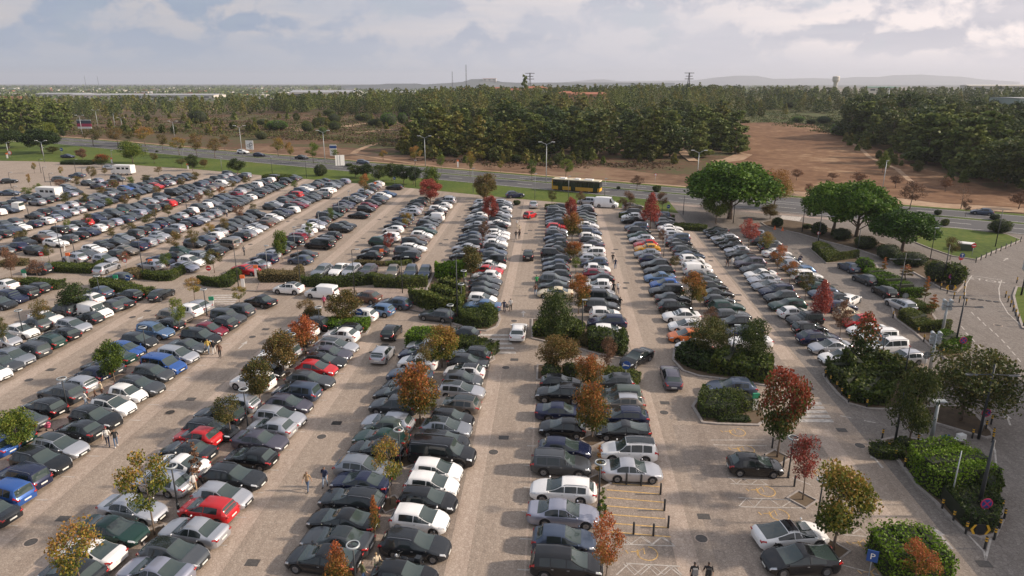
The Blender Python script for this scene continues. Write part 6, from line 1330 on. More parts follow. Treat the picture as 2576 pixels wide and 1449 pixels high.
for p, q, H, k, nm, d in IND:
    tk, cr, _, _ = WV[k, rnd.randrange(3 if k in 'py' else 2)]
    o = thing('pine_tree' if k in 'py' else 'tree', f'{WK[k][2]} standing in the {nm} beyond the main road', 'pine' if k in 'py' else 'tree', (p, q, hgt(p, q) - .1), rnd.uniform(0, 6.28), f'{WK[k][2]}s of the {nm}')
    s1 = H / 10 * rnd.uniform(.85, 1.15); s2 = s1 * rnd.uniform(1.1, 1.65); o.scale = (s2, s2, s1); link('trunk', tk, o); link('crown', cr, o)
# the rest of the wood, too far off to tell apart
mbs = {k: MB() for k in 'pygo'}
for p, q, H, k, nm, d in WOOD[260:]:
    z0 = hgt(p, q); W = H * rnd.uniform(.6, .95) * (.85 if k in 'py' else 1.15); mb = mbs[k]; n = 340 if d < 560 else 190
    for i in range(n):
        t = rnd.random(); a = rnd.uniform(0, 2 * PI)
        if k in 'py': rr = W / 2 * (1 - t ** 1.6 * .85) * math.sqrt(rnd.uniform(.1, 1)) * (1 + .3 * math.sin(a * 3 + t * 9)); z = H * (.06 + .94 * t)
        else: zz = -1 + 2 * t; rr = W / 2 * math.sqrt(max(0, 1 - zz * zz)) * rnd.uniform(.6, 1); z = H * (.5 + .46 * zz)
        mb.leaf((p + math.cos(a) * rr, q + math.sin(a) * rr, z0 + z), 1.0 * (1 if d < 560 else 1.35), 0)
far_wood = MB(); mi = 0; mats_ = []
for k in 'pygo':
    far_wood.add(mbs[k].v, mbs[k].f, mi); mats_.append(LM[WK[k][0]]); mi += 1
tag(link('distant_woodland', far_wood.mesh('distant_woodland', mats_)), 'distant mass of pines and broad trees up to the skyline', 'woodland', kind='stuff')
# heath scrub
def scrub(name, polys, label):
    mb = MB(); r = random.Random(77)
    for P, n, mi_, hs in polys:
        for x, y in scatter(P, n, n, 3):
            p, q = ground(x, y); z0 = hgt(p, q); W = r.uniform(1.2, 4.5); H = r.uniform(.35, 1.1) * hs
            for _ in range(34):
                a = r.uniform(0, 2 * PI); rr = math.sqrt(r.random()) * W; mb.leaf((p + math.cos(a) * rr * 1.5, q + math.sin(a) * rr * .8, z0 + H * r.random() * (1 - (rr / W) ** 2 * .7)), r.uniform(.4, .9), mi_, r)
    tag(link(name, mb.mesh(name, [LM['scrub'], LM['scrubg']])), label, 'scrub', kind='stuff')
HL = [(0, 345), (0, 300), (500, 292), (800, 288), (1050, 295), (1030, 340), (1000, 370), (700, 350), (400, 335)]
HR = [(1850, 303), (1850, 262), (2300, 262), (2240, 300), (2180, 350), (2080, 335)]
scrub('heather_scrub', [(HL, 520, 0, 1.), (HL, 620, 1, 1.5), ([(1010, 398), (1300, 408), (1700, 405), (1680, 425), (1300, 425)], 60, 0, .8)], 'low brown heather and scrub covering the heath beyond the road on the left')
scrub('green_scrub', [(HR, 420, 1, 1.6), (HR, 120, 0, 1.), ([(1850, 262), (2576, 262), (2576, 330), (2200, 300)], 260, 1, 1.8)], 'low green and olive scrub on the slope above the red clearing')
for i, (t, x, y, t_, w_, k) in enumerate([('E2', 520, 685, 570, 130, 'hedge'), ('E2', 795, 672, 572, 130, 'hedge'), ('E2', 790, 590, 495, 140, 'hedge'), ('E2', 240, 470, 352, 135, 'stone'), ('E2', 1335, 625, 482, 190, 'stone'), ('E2', 1478, 605, 482, 110, 'stone'), ('E2', 1540, 520, 400, 240, 'hedge'), ('E2', 220, 665, 560, 230, 'stone'), ('E2', 1080, 580, 490, 190, 'hedge'), ('E2', 1185, 625, 550, 140, 'scrubg'), ('E2', 645, 620, 535, 150, 'hedge'), ('E1', 2000, 590, 460, 190, 'scrubg'), ('E2', 740, 520, 455, 140, 'hedge'), ('E2', 670, 715, 630, 90, 'stone'), ('E2', 70, 610, 550, 140, 'hedge'),
      ('E4', 300, 590, 520, 140, 'stone'), ('E4', 555, 600, 520, 150, 'stone'), ('E4', 740, 720, 595, 250, 'stone'), ('E4', 1620, 560, 460, 170, 'hedge'), ('E4', 220, 440, 370, 150, 'hedge'), ('E4', 430, 605, 550, 110, 'hedge'), ('E3', 1860, 520, 400, 150, 'scrubg'), ('E4', 2120, 490, 380, 220, 'scrubg'), ('E2', 60, 760, 680, 130, 'scrubg'), ('E3', 50, 990, 910, 120, 'hedge'), ('E3', 1250, 830, 760, 160, 'bright')]):
    shrub(t, x, y, t_, w_, k, ['lone round green bush on the heath, left of a close pair', 'lower round green bush of a close pair on the heath', 'upper green bush of the close pair on the heath', 'round bright bush below the pine belt', 'wide round bush at the right end of the heath', 'round bush touching the wide one at the heath edge', 'broad dark bush where heath meets the wood', 'low spreading vivid bush on the heath, left', 'dark bush group in the middle of the heath', 'brown-green bush beside the wide round bush',
      'green bush behind the lone round bush', 'grey dome-shaped bush below the left pine belt', 'dark bush at the back of the heath', 'round bush directly under the road lamp head', 'green bush at the far left of the heath', 'vivid low bush at the back left of the clearing', 'vivid low bush at the back middle of the clearing', 'wide vivid bush at the clearing corner by the pines', 'green bush on the slope above the pines',
      'dark bush above the clearing, left', 'small bush between the two vivid clearing bushes', 'grey-green bush in the wood above the sandy gully', 'grey bush below the bare trees at far right', 'grey-brown bush above the brownish roadside trees', 'green bush at the foot of the middle wood', 'yellow-green bush inside the middle wood'][i], 'bush', 'heath_bush', i=i)
# ---------------------------------------------------------------- lamps, masts, signs
LAMPS = {}
def up(o, p, q, rz=0.):
    o.location = (p, q, hgt(p, q)); o.rotation_euler = (0, 0, rz); return o
def ring_lamp(t, x, y, ty, label):
    p, q = at(t, x, y); H = max(3.4, min(6.5, top_height(p, q, t, x, ty)))
    o = thing('street_lamp', label, 'street lamp', group='ring-headed lamps of the car park'); up(o, p, q)
    m = MB(); m.tube([(0, 0, 0), (0, 0, H - .12)], [.07, .05], 8); m.tube([(0, 0, 0), (0, 0, .5)], [.10, .10], 8); link('pole', m.mesh('pole', M['darkmetal'], True), o)
    if 'ring' not in LAMPS:
        m = MB(); R_, r_ = .36, .065
        m.lathe([(R_ + r_ * math.cos(a), r_ * math.sin(a)) for a in [2 * PI * k / 8 for k in range(9)]], 24)
        for k in range(3):
            a = 2 * PI * k / 3; m.tube([(0, 0, -.12), (math.cos(a) * R_, math.sin(a) * R_, 0)], .02, 5)
        LAMPS['ring'] = m.mesh('lamp_ring', M['darkmetal'], True); m = MB(); m.lathe([(.30, -.02), (.34, .07), (.40, .07), (.43, -.02)], 24); LAMPS['glass'] = m.mesh('lamp_glass', M['palemetal'], True)
    link('lamp_ring', LAMPS['ring'], o, (0, 0, H)); link('lamp_glass', LAMPS['glass'], o, (0, 0, H)); return o
for i, a in enumerate([('A1', 1468, 895, 545, 'ring lamp between the yellow-green tree and the people at an open car boot'), ('A2', 830, 1600, 1195, 'ring lamp at the bottom edge beside the orange-red tree'), ('A2', 1190, 560, 335, 'ring lamp behind the thin grey-green tree, by the passenger van'),
   ('A3', 712, 905, 515, 'ring lamp in the middle row beside the motorcycle bays'), ('A4', 165, 640, 312, 'ring lamp between the dark red tree and the pinkish red one'), ('A4', 400, 1015, 660, 'ring lamp behind the spreading yellow-green tree'),
   ('B1', 1335, 812, 560, 'ring lamp on the tiled footpath beside the bright blue wagon'), ('B1', 622, 1320, 1045, 'ring lamp on the tiled footpath beside the large black estate'), ('B1', 220, 645, 437, 'ring lamp over the white cars at the far left'),
   ('B1', 1875, 440, 205, 'ring lamp at the end of the tiled footpath by the zebra crossing'), ('B1', 2250, 1480, 1112, 'ring lamp beside the brown-green tree and silver cars, lower left'), ('B1', 915, 300, 105, 'ring lamp above the black saloon on the left'),
   ('B2', 585, 612, 425, 'ring lamp beside the shrubs under the brown autumn tree'), ('B2', 1765, 592, 455, 'ring lamp beside the box hedge near the zebra crossing'), ('B2', 1862, 382, 180, 'ring lamp in the shrub island, near one'), ('B2', 1885, 250, 92, 'ring lamp in the shrub island, far one'),
   ('B4', 1018, 890, 742, 'ring lamp behind the conical red-tipped tree'), ('B2', 350, 880, 680, 'ring lamp hidden among the silver cars left of the middle')]): ring_lamp(*a)
MAST = {}
def mast(t, x, y, ty, label, kind='plain', r=.09, col='darkmetal', rz=0.):
    p, q = at(t, x, y); H = max(4, top_height(p, q, t, x, ty)); o = thing('lamp_mast', label, 'lamp post', group=None); up(o, p, q, rz)
    m = MB(); m.tube([(0, 0, 0), (0, 0, H)], [r, r * .55], 8); link('pole', m.mesh('pole', M[col], True), o)
    def part(nm, f, mt):
        k = MB(); f(k); link(nm, k.mesh(nm, M[mt]), o)
    if kind == 'double':
        for sg in (-1, 1):
            part('arm', lambda k: k.tube([(0, 0, H), (sg * 1.3, 0, H + .55)], .05, 6), 'palemetal'); part('lamp_head', lambda k: k.box((sg * 1.75, 0, H + .68), (.95, .3, .14)), 'lamp')
    elif kind == 'single': part('arm', lambda k: k.tube([(0, 0, H), (.5, 0, H + .1)], .04, 6), col); part('lamp_head', lambda k: k.box((.8, 0, H + .12), (.6, .26, .1)), 'palemetal')
    elif kind == 'cross':
        for sg in (-1, 1): part('arm', lambda k: k.tube([(0, 0, H - .9), (sg * 1.1, 0, H - .95), (sg * 2.1, 0, H - .85)], [.05, .05, .04], 6), col); part('lamp_head', lambda k: k.box((sg * 1.7, 0, H - .97), (.9, .25, .09)), 'metal')
    elif kind == 'flood':
        part('crossbar', lambda k: (k.box((0, 0, H - .1), (1.1, .1, .1)), k.box((0, 0, H - .75), (1.1, .1, .1))), 'metal')
        for z in (H + .02, H - .42, H - .82):
            for sx in (-.35, .38): part('floodlight', lambda k: (k.tube([(sx - .1, -.2, z), (sx + .05, .35, z + .1)], [.24, .17], 10)), 'palemetal')
    elif kind == 'slab': part('panel_head', lambda k: k.box((0, 0, H + .05), (1.15, .5, .1)), 'palemetal'); 
    elif kind == 'top': part('lamp_head', lambda k: k.box((.2, 0, H), (.6, .28, .12)), 'palemetal')
    return o
for a in [('A4', 1715, 965, 330, 'tall dark tapered post behind the round no stopping sign, lower right', 'plain', .16), ('A4', 1497, 866, 420, 'slim pale grey post in front of the vivid green hedge', 'plain', .06, 'palemetal'), ('A4', 1335, 365, 100, 'thick pale column with tilted slab head above the vivid hedge', 'slab', .2, 'palemetal'),
   ('A4', 1040, 370, -60, 'dark blue-grey post through the dark tree at the island tip', 'plain', .11), ('B4', 1905, 1560, 885, 'tall dark mast with side arms in front of the wide olive tree', 'cross', .13), ('B4', 1690, 740, 290, 'tall dark mast with long cross arms beside the upper floodlights', 'cross', .12),
   ('B4', 1178, 292, -40, 'dark mast behind the silver kerbside estate', 'plain', .10), ('B4', 1465, 935, 715, 'floodlight mast with six lamps beside the wide olive tree', 'flood', .2, 'palemetal'), ('B4', 1575, 605, 345, 'floodlight mast with six lamps above the diagonal hedge bed', 'flood', .2, 'palemetal'),
   ('B4', 1225, 1050, 955, 'short dark post in the grassy part of the right island', 'plain', .08), ('B4', 2290, 265, -30, 'green-grey mast with dark lamp cluster at the right edge', 'flood', .13),
   ('C4', 340, 840, 560, 'dark mast left of the paired umbrella pines', 'plain', .09), ('C4', 500, 970, 620, 'dark mast with cross arms before the leftmost umbrella pine', 'cross', .10), ('C4', 890, 1090, 790, 'dark mast in front of the second umbrella pine', 'plain', .09), ('C4', 1330, 1400, 1040, 'dark mast with thin arms beside the access road, left of the leafy shrub', 'cross', .10),
   ('C4', 1755, 1360, 960, 'tall mast in front of the leafy shrub by the no stopping sign', 'plain', .10), ('C4', 1630, 1110, 790, 'slim mast beside the kiosk lawn edge', 'top', .07), ('C4', 2285, 985, 610, 'dark mast at the far side of the kiosk lawn', 'plain', .09), ('C4', 1685, 920, 680, 'slim mast between road and kiosk lawn', 'plain', .07), ('C4', 1145, 440, 115, 'pale road lamp before the red clearing', 'top', .12, 'palemetal'),
   ('C4', 1245, 900, 720, 'thin dark mast inside the rightmost umbrella pine', 'plain', .07), ('B2', 1825, 490, -110, 'tall wooden-looking mast with slanted arm in the shrub island', 'single', .10), ('B3', 632, 640, 300, 'dark mast with pale slab head in the middle row', 'top', .10), ('B3', 1985, 910, 530, 'blue-grey mast in the big right-centre island', 'top', .10),
   ('C3', 2225, 745, 470, 'mast with small pale head beside the round light green tree', 'single', .09), ('C3', 1722, 655, 480, 'dark mast left of the huge umbrella pine', 'plain', .08)]:
    mast(*a)
for i, (t, x, y, ty) in enumerate([('C2', 455, 1430, 965), ('C2', 992, 1449, 1012), ('C2', 1475, 1449, 1090), ('C1', 632, 1130, 725), ('C1', 1452, 1305, 880), ('C1', 2402, 1400, 945), ('C1', 455, 330, 205), ('C1', 415, 240, 110), ('C1', 115, 390, 310), ('C1', 165, 550, 445), ('C1', 520, 400, 345), ('C1', 845, 345, 265), ('C1', 1245, 400, 325), ('C1', 1885, 640, 520), ('C1', 1575, 760, 650), ('C1', 765, 1120, 970),
   ('C1', 765, 240, 140), ('C1', 300, 720, 600), ('C2', 1195, 400, 160), ('C2', 1608, 380, 110), ('C2', 165, 250, 75), ('C2', 510, 290, 60), ('C2', 640, 270, 130), ('C2', 2185, 440, 190), ('C3', 230, 500, 245), ('C3', 567, 490, 270), ('C3', 933, 475, 295), ('C2', 395, 1010, 850), ('C2', 640, 830, 640), ('C2', 840, 680, 570), ('C2', 118, 1220, 1000), ('C2', 940, 600, 450), ('C3', 1525, 1080, 930), ('C1', 1140, 160, 10), ('C1', 450, 130, -20), ('C1', 1850, 130, 10), ('C1', 2235, 220, 100)]):
    lab = ['at the left end of the long leafy hedge', 'at the middle of the long leafy hedge', 'towards the right end of the long leafy hedge', 'beside the left totem sign hedge', 'beside the tan hedge island', 'behind the no entry sign hedge', 'on the empty asphalt at upper left', 'at the back of the empty asphalt', 'beside the lone black hatchback at the left edge', 'beside the flatbed truck',
           'left of the white motor caravan', 'beside the lone white saloon', 'right of the grey people carrier', 'among the white crossovers in the upper left', 'among black cars in the upper left', 'beside the bare little tree, upper left', 'at the far edge of the empty asphalt', 'above the dark cars at the left', 'at the top lane beside the red and white totem', 'left of the crimson bushy tree', 'on the lawn left of the round dark bush', 'through the olive bush on the lawn',
           'beside the round dark lawn bush', 'on the lawn left of the olive-brown tree', 'on the verge left of the bus', 'in front of the bus', 'right of the bus on the verge', 'beside the lollipop tree on the footpath', 'on the far footpath between green trees', 'at the far end of the far footpath', 'beside the navy crossover on the footpath', 'at the top of the footpath row', 'beside the yellow-orange crossover', 'on the lawn before the willow-like tree', 'on the left lawn before the dark spreading pine', 'between two lawn trees', 'behind the top rows on the lawn'][i]
    mast(t, x, y, ty, 'slim dark lamp post ' + lab, 'top' if i > 17 else 'single', .075, 'darkmetal' if i < 22 else 'metal')
for i, (t, x, y, ty, k) in enumerate([('E1', 38, 670, 475, 'single'), ('E1', 320, 695, 495, 'double'), ('E1', 832, 720, 530, 'double'), ('E1', 988, 640, 475, 'double'), ('E1', 1158, 635, 495, 'single'), ('E1', 1230, 640, 550, 'double'), ('E1', 1758, 740, 590, 'double'), ('E1', 2440, 930, 640, 'double'), ('E2', 697, 1000, 690, 'double'), ('E2', 1705, 1030, 745, 'double'), ('E3', 343, 1195, 810, 'double'), ('C3', 1860, 330, 35, 'double'), ('E1', 440, 930, 790, 'double'), ('E1', 90, 930, 790, 'single'), ('E3', 1395, 690, 610, 'single')]):
    mast(t, x, y, ty, 'pale road lamp ' + ['at the left picture edge', 'with two arms beside the dark spreading pines', 'with two arms in front of the red and white hoarding', 'with two arms right of the red and white hoarding', 'with one arm behind the brownish roadside trees', 'with two arms beside the small far hoarding', 'with two arms above the brownish roadside trees', 'with two arms beside the white and black hoarding',
          'with two arms left of the blue-white hoarding', 'with two arms in front of the dark wood edge', 'with two arms left of the bus', 'with two arms above the huge umbrella pine', 'with two arms on the left lawn', 'with one arm before the leftmost pine', 'small, deep inside the middle wood'][i], k, .13, 'palemetal')
def disc_sign(t, x, y, sy, r_, kind, label):
    p, q = at(t, x, y); H = max(1.6, top_height(p, q, t, x, sy)); o = thing('road_sign', label, 'road sign'); up(o, p, q, R(3.6)); m = MB(); m.tube([(0, 0.06, 0), (0, .06, H + r_ * .5)], .035, 6); link('post', m.mesh('post', M['palemetal'], True), o)
    def disc(nm, rr, yy, mt, n=24):
        k = MB(); k.lathe([(.001, yy), (rr, yy), (rr, yy + .025)], n, 0, (0, 0, H), 'y'); link(nm, k.mesh(nm, M[mt]), o)
    def bar(nm, a, w_, mt, L_=None, yy=-.02, c_=(0, 0)):
        L_ = L_ or r_ * 1.5; k = MB(); dx, dz = math.cos(a), math.sin(a); n = (-dz, dx)
        pts = [(c_[0] + sx * dx * L_ / 2 + sw * n[0] * w_ / 2, yy, H + c_[1] + sx * dz * L_ / 2 + sw * n[1] * w_ / 2) for sx, sw in ((-1, -1), (1, -1), (1, 1), (-1, 1))]; k.add(pts + [(x_, yy + .008, z_) for x_, _, z_ in pts], [(0, 1, 2, 3), (4, 7, 6, 5), (0, 4, 5, 1), (1, 5, 6, 2), (2, 6, 7, 3), (3, 7, 4, 0)]); link(nm, k.mesh(nm, M[mt]), o)
    if kind == 'nostop': disc('sign_plate', r_, 0, 'mag_s'); disc('sign_face', r_ * .8, -.012, 'blue_s'); bar('cross_bar', R(45), r_ * .2, 'mag_s'); bar('cross_bar', R(-45), r_ * .2, 'mag_s', yy=-.03)
    elif kind == 'noentry': disc('sign_plate', r_, 0, 'red_s'); bar('white_bar', 0, r_ * .35, 'whitep', r_ * 1.4)
    elif kind == 'arrow': disc('sign_plate', r_, 0, 'blue_s'); bar('arrow_shaft', R(-15), r_ * .22, 'whitep', r_ * 1.3); bar('arrow_head', R(30), r_ * .2, 'whitep', r_ * .7, -.03, (-r_ * .5, r_ * .02)); bar('arrow_head', R(-60), r_ * .2, 'whitep', r_ * .7, -.03, (-r_ * .5, r_ * .2))
    elif kind == 'up': disc('sign_plate', r_, 0, 'blue_s'); bar('arrow_shaft', R(90), r_ * .2, 'whitep', r_ * 1.3); bar('arrow_head', R(45), r_ * .2, 'whitep', r_ * .6, -.03, (-r_ * .2, r_ * .45)); bar('arrow_head', R(-45), r_ * .2, 'whitep', r_ * .6, -.03, (r_ * .2, r_ * .45))
    elif kind == 'stop': disc('sign_plate', r_, 0, 'red_s', 8); me = text_mesh('stop_word', 'STOP', r_ * .7, M['whitep']); w_ = link('stop_word', me, o, (0, -.03, H)); w_.rotation_euler = (PI / 2, 0, 0)
    elif kind == 'back': disc('sign_plate', r_, 0, 'metal'); bar('cross_bar', 0, r_ * .12, 'palemetal'); bar('cross_bar', R(90), r_ * .12, 'palemetal', yy=-.03)
    elif kind == 'round_w': disc('sign_plate', r_, 0, 'red_s'); disc('sign_face', r_ * .75, -.012, 'whitep')
    return o
for a in [('A4', 1760, 1035, 855, .42, 'nostop', 'round blue and red no stopping sign in the dark hedge, nearest the camera'), ('A4', 1762, 270, 105, .40, 'nostop', 'round no stopping sign at the tip of the wide olive tree island'), ('B4', 1745, 790, 680, .42, 'nostop', 'round no stopping sign beside the mast with long cross arms'), ('B4', 1645, 185, 95, .42, 'nostop', 'round no stopping sign above the black and yellow chevron board, far'),
    ('C1', 432, 1150, 1065, .38, 'noentry', 'red no entry sign beside the small brown tree at left'), ('C1', 2110, 1300, 1205, .40, 'noentry', 'red no entry sign in the L-shaped hedge'), ('C1', 1272, 1220, 1135, .35, 'round_w', 'round white prohibition sign before the tan hedge'), ('C1', 1300, 1400, 1348, .42, 'arrow', 'round blue arrow sign below the grey hatchback in the cross lane'),
    ('B3', 1026, 1055, 893, .45, 'arrow', 'round blue arrow sign over the silver saloon, right of the middle'), ('B2', 940, 520, 412, .42, 'arrow', 'round blue arrow sign before the silver crossover on the cross lane'), ('B4', 1415, 930, 865, .42, 'back', 'round sign seen from behind beside the near floodlight mast'), ('B4', 1228, 370, 312, .40, 'back', 'round sign seen from behind next to the silver kerbside estate'),
    ('C4', 1925, 1190, 1108, .42, 'stop', 'red octagonal stop sign under a blue arrow disc'), ('C4', 1932, 1190, 1068, .40, 'up', 'round blue upward arrow sign above the stop sign'), ('C4', 2050, 1085, 968, .40, 'noentry', 'red no entry sign beside the small white kiosk'), ('C4', 500, 930, 885, .3, 'round_w', 'small round white sign on the mast by the umbrella pines'), ('C3', 1440, 345, 255, .38, 'round_w', 'white round sign on the far side of the main road'), ('E1', 625, 905, 875, .6, 'arrow', 'blue round sign on the distant left lawn'), ('C2', 1395, 350, 325, .4, 'arrow', 'blue round sign on the verge by the top lane'), ('C3', 1570, 650, 610, .4, 'arrow', 'blue sign at the top lane right of the crimson tree'), ('E1', 105, 940, 897, .7, 'round_w', 'white disc sign near the left lawn kerb')]: disc_sign(*a)
def board(t, x, y, ty, w_, h_, cols, label, name='hoarding', cat='hoarding', rz=0., posts=2, thick=.15, txt=None):
    p, q = at(t, x, y); H = max(h_ + .2, top_height(p, q, t, x, ty)); o = thing(name, label, cat); up(o, p, q, rz)
    for sx in ([-w_ * .3, w_ * .3] if posts == 2 else [0]):
        m = MB(); m.tube([(sx, .1, 0), (sx, .1, H - .1)], max(.03, w_ * .02), 6); link('post', m.mesh('post', M['palemetal'], True), o)
    z = H
    for i, (mt, f) in enumerate(cols):
        m = MB(); hh = h_ * f; m.box((0, -i * .003, z - hh / 2), (w_, thick, hh)); link('panel', m.mesh('panel', M[mt]), o); z -= hh
    if txt:
        me = text_mesh('lettering', txt[0], txt[1], M[txt[2]]); k = link('lettering', me, o, (txt[3], -thick / 2 - .02, txt[4] + H)); k.rotation_euler = (PI / 2, 0, 0)
    return o
board('A4', 822, 1500, 1240, .62, .8, [('blue_s', 1.)], 'blue square parking sign with white letter at lower right', 'parking_sign', 'road sign', R(-20), 1, .05, ('P', .6, 'whitep', 0, -.42))
b_ = board('A4', 1438, 400, 288, .78, .85, [('blue_s', 1.)], 'square blue sign with white upward arrow above the vivid hedge', 'direction_sign', 'road sign', R(12), 1, .05)
H__ = top_height(*at('A4', 1438, 400), 'A4', 1438, 288); m = MB(); m.box((0, -.05, H__ - .48), (.1, .02, .5)); m.add([(-.18, -.06, H__ - .32), (.18, -.06, H__ - .32), (0, -.06, H__ - .1)], [(0, 1, 2)]); link('arrow', m.mesh('arrow', M['whitep']), b_)
def chevron_board(t, x, y, label, W=1.5, H=.75):
    p, q = at(t, x, y); o = thing('chevron_sign', label, 'road sign'); up(o, p, q); m = MB(); m.box((0, 0, H / 2 + .15), (W * .45, .06, H)); link('panel', m.mesh('panel', M['black_s']), o)
    for sg in (-1, 1):
        m = MB(); m.add([(sg * W * .22, -.05, .15 + H), (sg * W * .34, -.05, .15 + H), (sg * W * .5, -.05, .15 + H / 2), (sg * W * .34, -.05, .15), (sg * W * .22, -.05, .15), (sg * W * .36, -.05, .15 + H / 2)], [(0, 1, 2, 5), (5, 2, 3, 4)]); link('chevron', m.mesh('chevron', M['yel_s']), o)
chevron_board('A4', 1735, 1118, 'black board with two yellow-orange chevrons at the lower right island nose', 1.35, .75); chevron_board('B4', 1652, 218, 'black board with yellow chevrons at the upper right island nose', 1.5, .7)
board('E1', 862, 700, 570, 13, 7, [('metal', .12), ('navy_b', .30), ('mag_s', .38), ('whitep', .20)], 'large red, white and navy hoarding beyond the main road at left') if False else None
M['navy_b'] = mat('hoarding_navy', (.05, .06, .09), .5); M['magenta'] = mat('hoarding_magenta', (.42, .04, .10), .5)
board('E1', 862, 690, 560, 7.0, 4.2, [('palemetal', .12), ('navy_b', .32), ('magenta', .34), ('whitep', .22)], 'large magenta, white and navy hoarding beyond the main road at left')
hb = board('E1', 2520, 900, 770, 2.8, 3.2, [('whitep', 1.)], 'white hoarding with dark rings above the main road')
m = MB(); zt = top_height(*at('E1', 2520, 900), 'E1', 2520, 770)
for cx_, cz_, r_ in ((-.5, -1.9, .5), (.55, -1.4, .6), (.2, -2.5, .4)): m.lathe([(r_, -.12), (r_ * .72, -.12)], 16, 0, (cx_, 0, zt + cz_), 'y')
link('ring_emblem', m.mesh('ring_emblem', M['black_s']), hb)
hb = board('E2', 782, 940, 812, 2.4, 3.8, [('whitep', .10), ('blue_s', .22), ('whitep', .68)], 'tall white hoarding with blue panel, middle of the main road')
hb = board('C2', 850, 190, 58, 2.8, 3.2, [('whitep', 1.)], 'white two-panel hoarding seen from behind on the near verge', rz=R(25)); m = MB(); m.box((0, -.1, top_height(*at('C2', 850, 190), 'C2', 850, 58) - 1.6), (.12, .06, 3.1)); m.box((-.75, -.1, top_height(*at('C2', 850, 190), 'C2', 850, 58) - 1.6), (.08, .06, 3.1)); link('frame', m.mesh('frame', M['metal']), hb)
for i, (t, x, y, ty, c_) in enumerate([('C1', 697, 1150, 1090, 'red'), ('C1', 1525, 1220, 1155, 'red'), ('C1', 260, 1330, 1270, 'green'), ('C1', 1178, 1385, 1335, 'green'), ('B1', 1925, 390, 275, 'green'), ('C2', 1202, 400, 330, 'red'), ('C2', 1268, 1110, 1052, 'red'), ('C1', 1128, 140, 115, 'red'), ('C1', 2448, 1385, 1350, 'red'), ('A3', 1995, 90, 10, 'green'), ('C2', 5, 1280, 1195, 'red'), ('C1', 1893, 200, 180, 'red'), ('C1', 75, 90, 60, 'red'), ('E2', 2032, 1040, 965, 'red')]):
    p, q = at(t, x, y); H = max(1.8, min(3.2, top_height(p, q, t, x, ty))); o = thing('totem_sign', 'narrow white ' + c_ + '-topped totem sign ' + ['on the long clipped hedge by the left block', 'in the second hedge island', 'in the hedge at far left by the cross lane', 'beside the blue arrow sign in the cross lane', 'beside the zebra crossing on the left', 'at the top lane beside a lamp post', 'beside two black crossovers in the short island', 'at the far lot edge by the camper van', 'at the corner of the far tiled footpath', 'behind the wide clipped hedge by the dark red tree', 'on the tiled footpath left of the tan hedge', 'in the far hedge before the lawn', 'near the left lawn kerb', 'beyond the main road in the heath'][i], 'sign'); up(o, p, q, R(10))
    m = MB(); m.box((0, 0, (H - .5) / 2), (.45, .16, H - .5)); link('panel', m.mesh('panel', M['whitep']), o); m = MB(); m.box((0, 0, H - .25), (.62, .2, .5)); link('top_panel', m.mesh('top_panel', M['cone' if c_ == 'red' else 'green_s']), o)
# bollards
BM = MB(); BM.lathe([(.075, 0), (.075, .95), (.001, 1.0)], 8); me_b = BM.mesh('bollard', M['black_s'], True)
BB = MB(); BB.lathe([(.085, .60), (.085, .72)], 8); BB.lathe([(.085, .80), (.085, .9)], 8); me_y = BB.mesh('reflective_band', M['yel_s'])
def bollards(L, lab, grp, s=1., yellow=True):
    for t, x, y in L:
        p, q = at(t, x, y); o = thing('bollard', lab, 'bollard', (p, q, hgt(p, q)), 0, grp); o.scale = (s, s, s); link('post', me_b, o)
        if yellow: link('reflective_band', me_y, o)
def interp_picks(L, n):
    out_ = []
    for (t, x0, y0), (_, x1, y1) in zip(L, L[1:]):
        for i in range(n): out_.append((t, lerp(x0, x1, i / n), lerp(y0, y1, i / n)))
    return out_ + [L[-1]]
bollards([('A4', 938, 320), ('A4', 987, 430), ('A4', 1042, 490), ('A4', 1122, 560), ('A4', 1230, 362), ('A4', 1430, 905), ('A4', 1522, 1003), ('A4', 1626, 1100)], 'dark bollard with yellow bands along the left kerb of the lower right island', 'bollards on the lower right island, left kerb')
bollards([('A4', 1783, 1225), ('A4', 1860, 1150), ('A4', 1900, 1070), ('A4', 1940, 990), ('A4', 1920, 910), ('A4', 1845, 350), ('A4', 1850, 310), ('A4', 1835, 200), ('A4', 1790, 248), ('A4', 1375, 220), ('A4', 1680, 315)], 'dark bollard with yellow bands along the outer road at lower right', 'bollards on the outer road')
bollards([('B4', 515, 1010), ('B4', 562, 1060), ('B4', 617, 1115), ('B4', 663, 1175), ('B4', 726, 1240), ('B4', 890, 1280), ('B4', 1130, 465), ('B4', 1355, 615), ('B4', 1408, 680), ('B4', 1468, 715), ('B4', 1580, 810)], 'short dark bollard on the kerb of the right hand shrub islands', 'bollards on the right islands')
bollards(interp_picks([('C4', 2090, 1140), ('C4', 2540, 930)], 9), 'dark bollard along the right edge of the kiosk lawn', 'bollards along the kiosk lawn', yellow=False)
bollards(interp_picks([('B4', 2148, 280), ('B4', 2262, 490)], 5) + [('B4', 2250, 150), ('B4', 2310, 545)], 'dark bollard in the hatched zone beside the stop line', 'bollards by the stop line')
bollards(interp_picks([('B4', 1785, 60), ('B4', 1770, 290)], 4) + [('B4', 1620, 245), ('B4', 1680, 290), ('B4', 1730, 325), ('B4', 1790, 350), ('B4', 1510, 165), ('B4', 1562, 205)], 'dark bollard around the upper right island nose', 'bollards at the upper right nose')
bollards([('A3', 942, 695), ('A3', 1063, 705), ('A3', 1222, 778), ('A3', 1254, 912), ('A3', 1285, 1052), ('A3', 1000, 1105), ('A3', 1163, 1118), ('A3', 762, 950), ('A3', 720, 945), ('A4', 33, 395), ('A4', 215, 712), ('A4', 125, 555)], 'black bollard guarding the yellow-striped motorcycle bays and disabled bays', 'bollards of the striped bays', yellow=False)
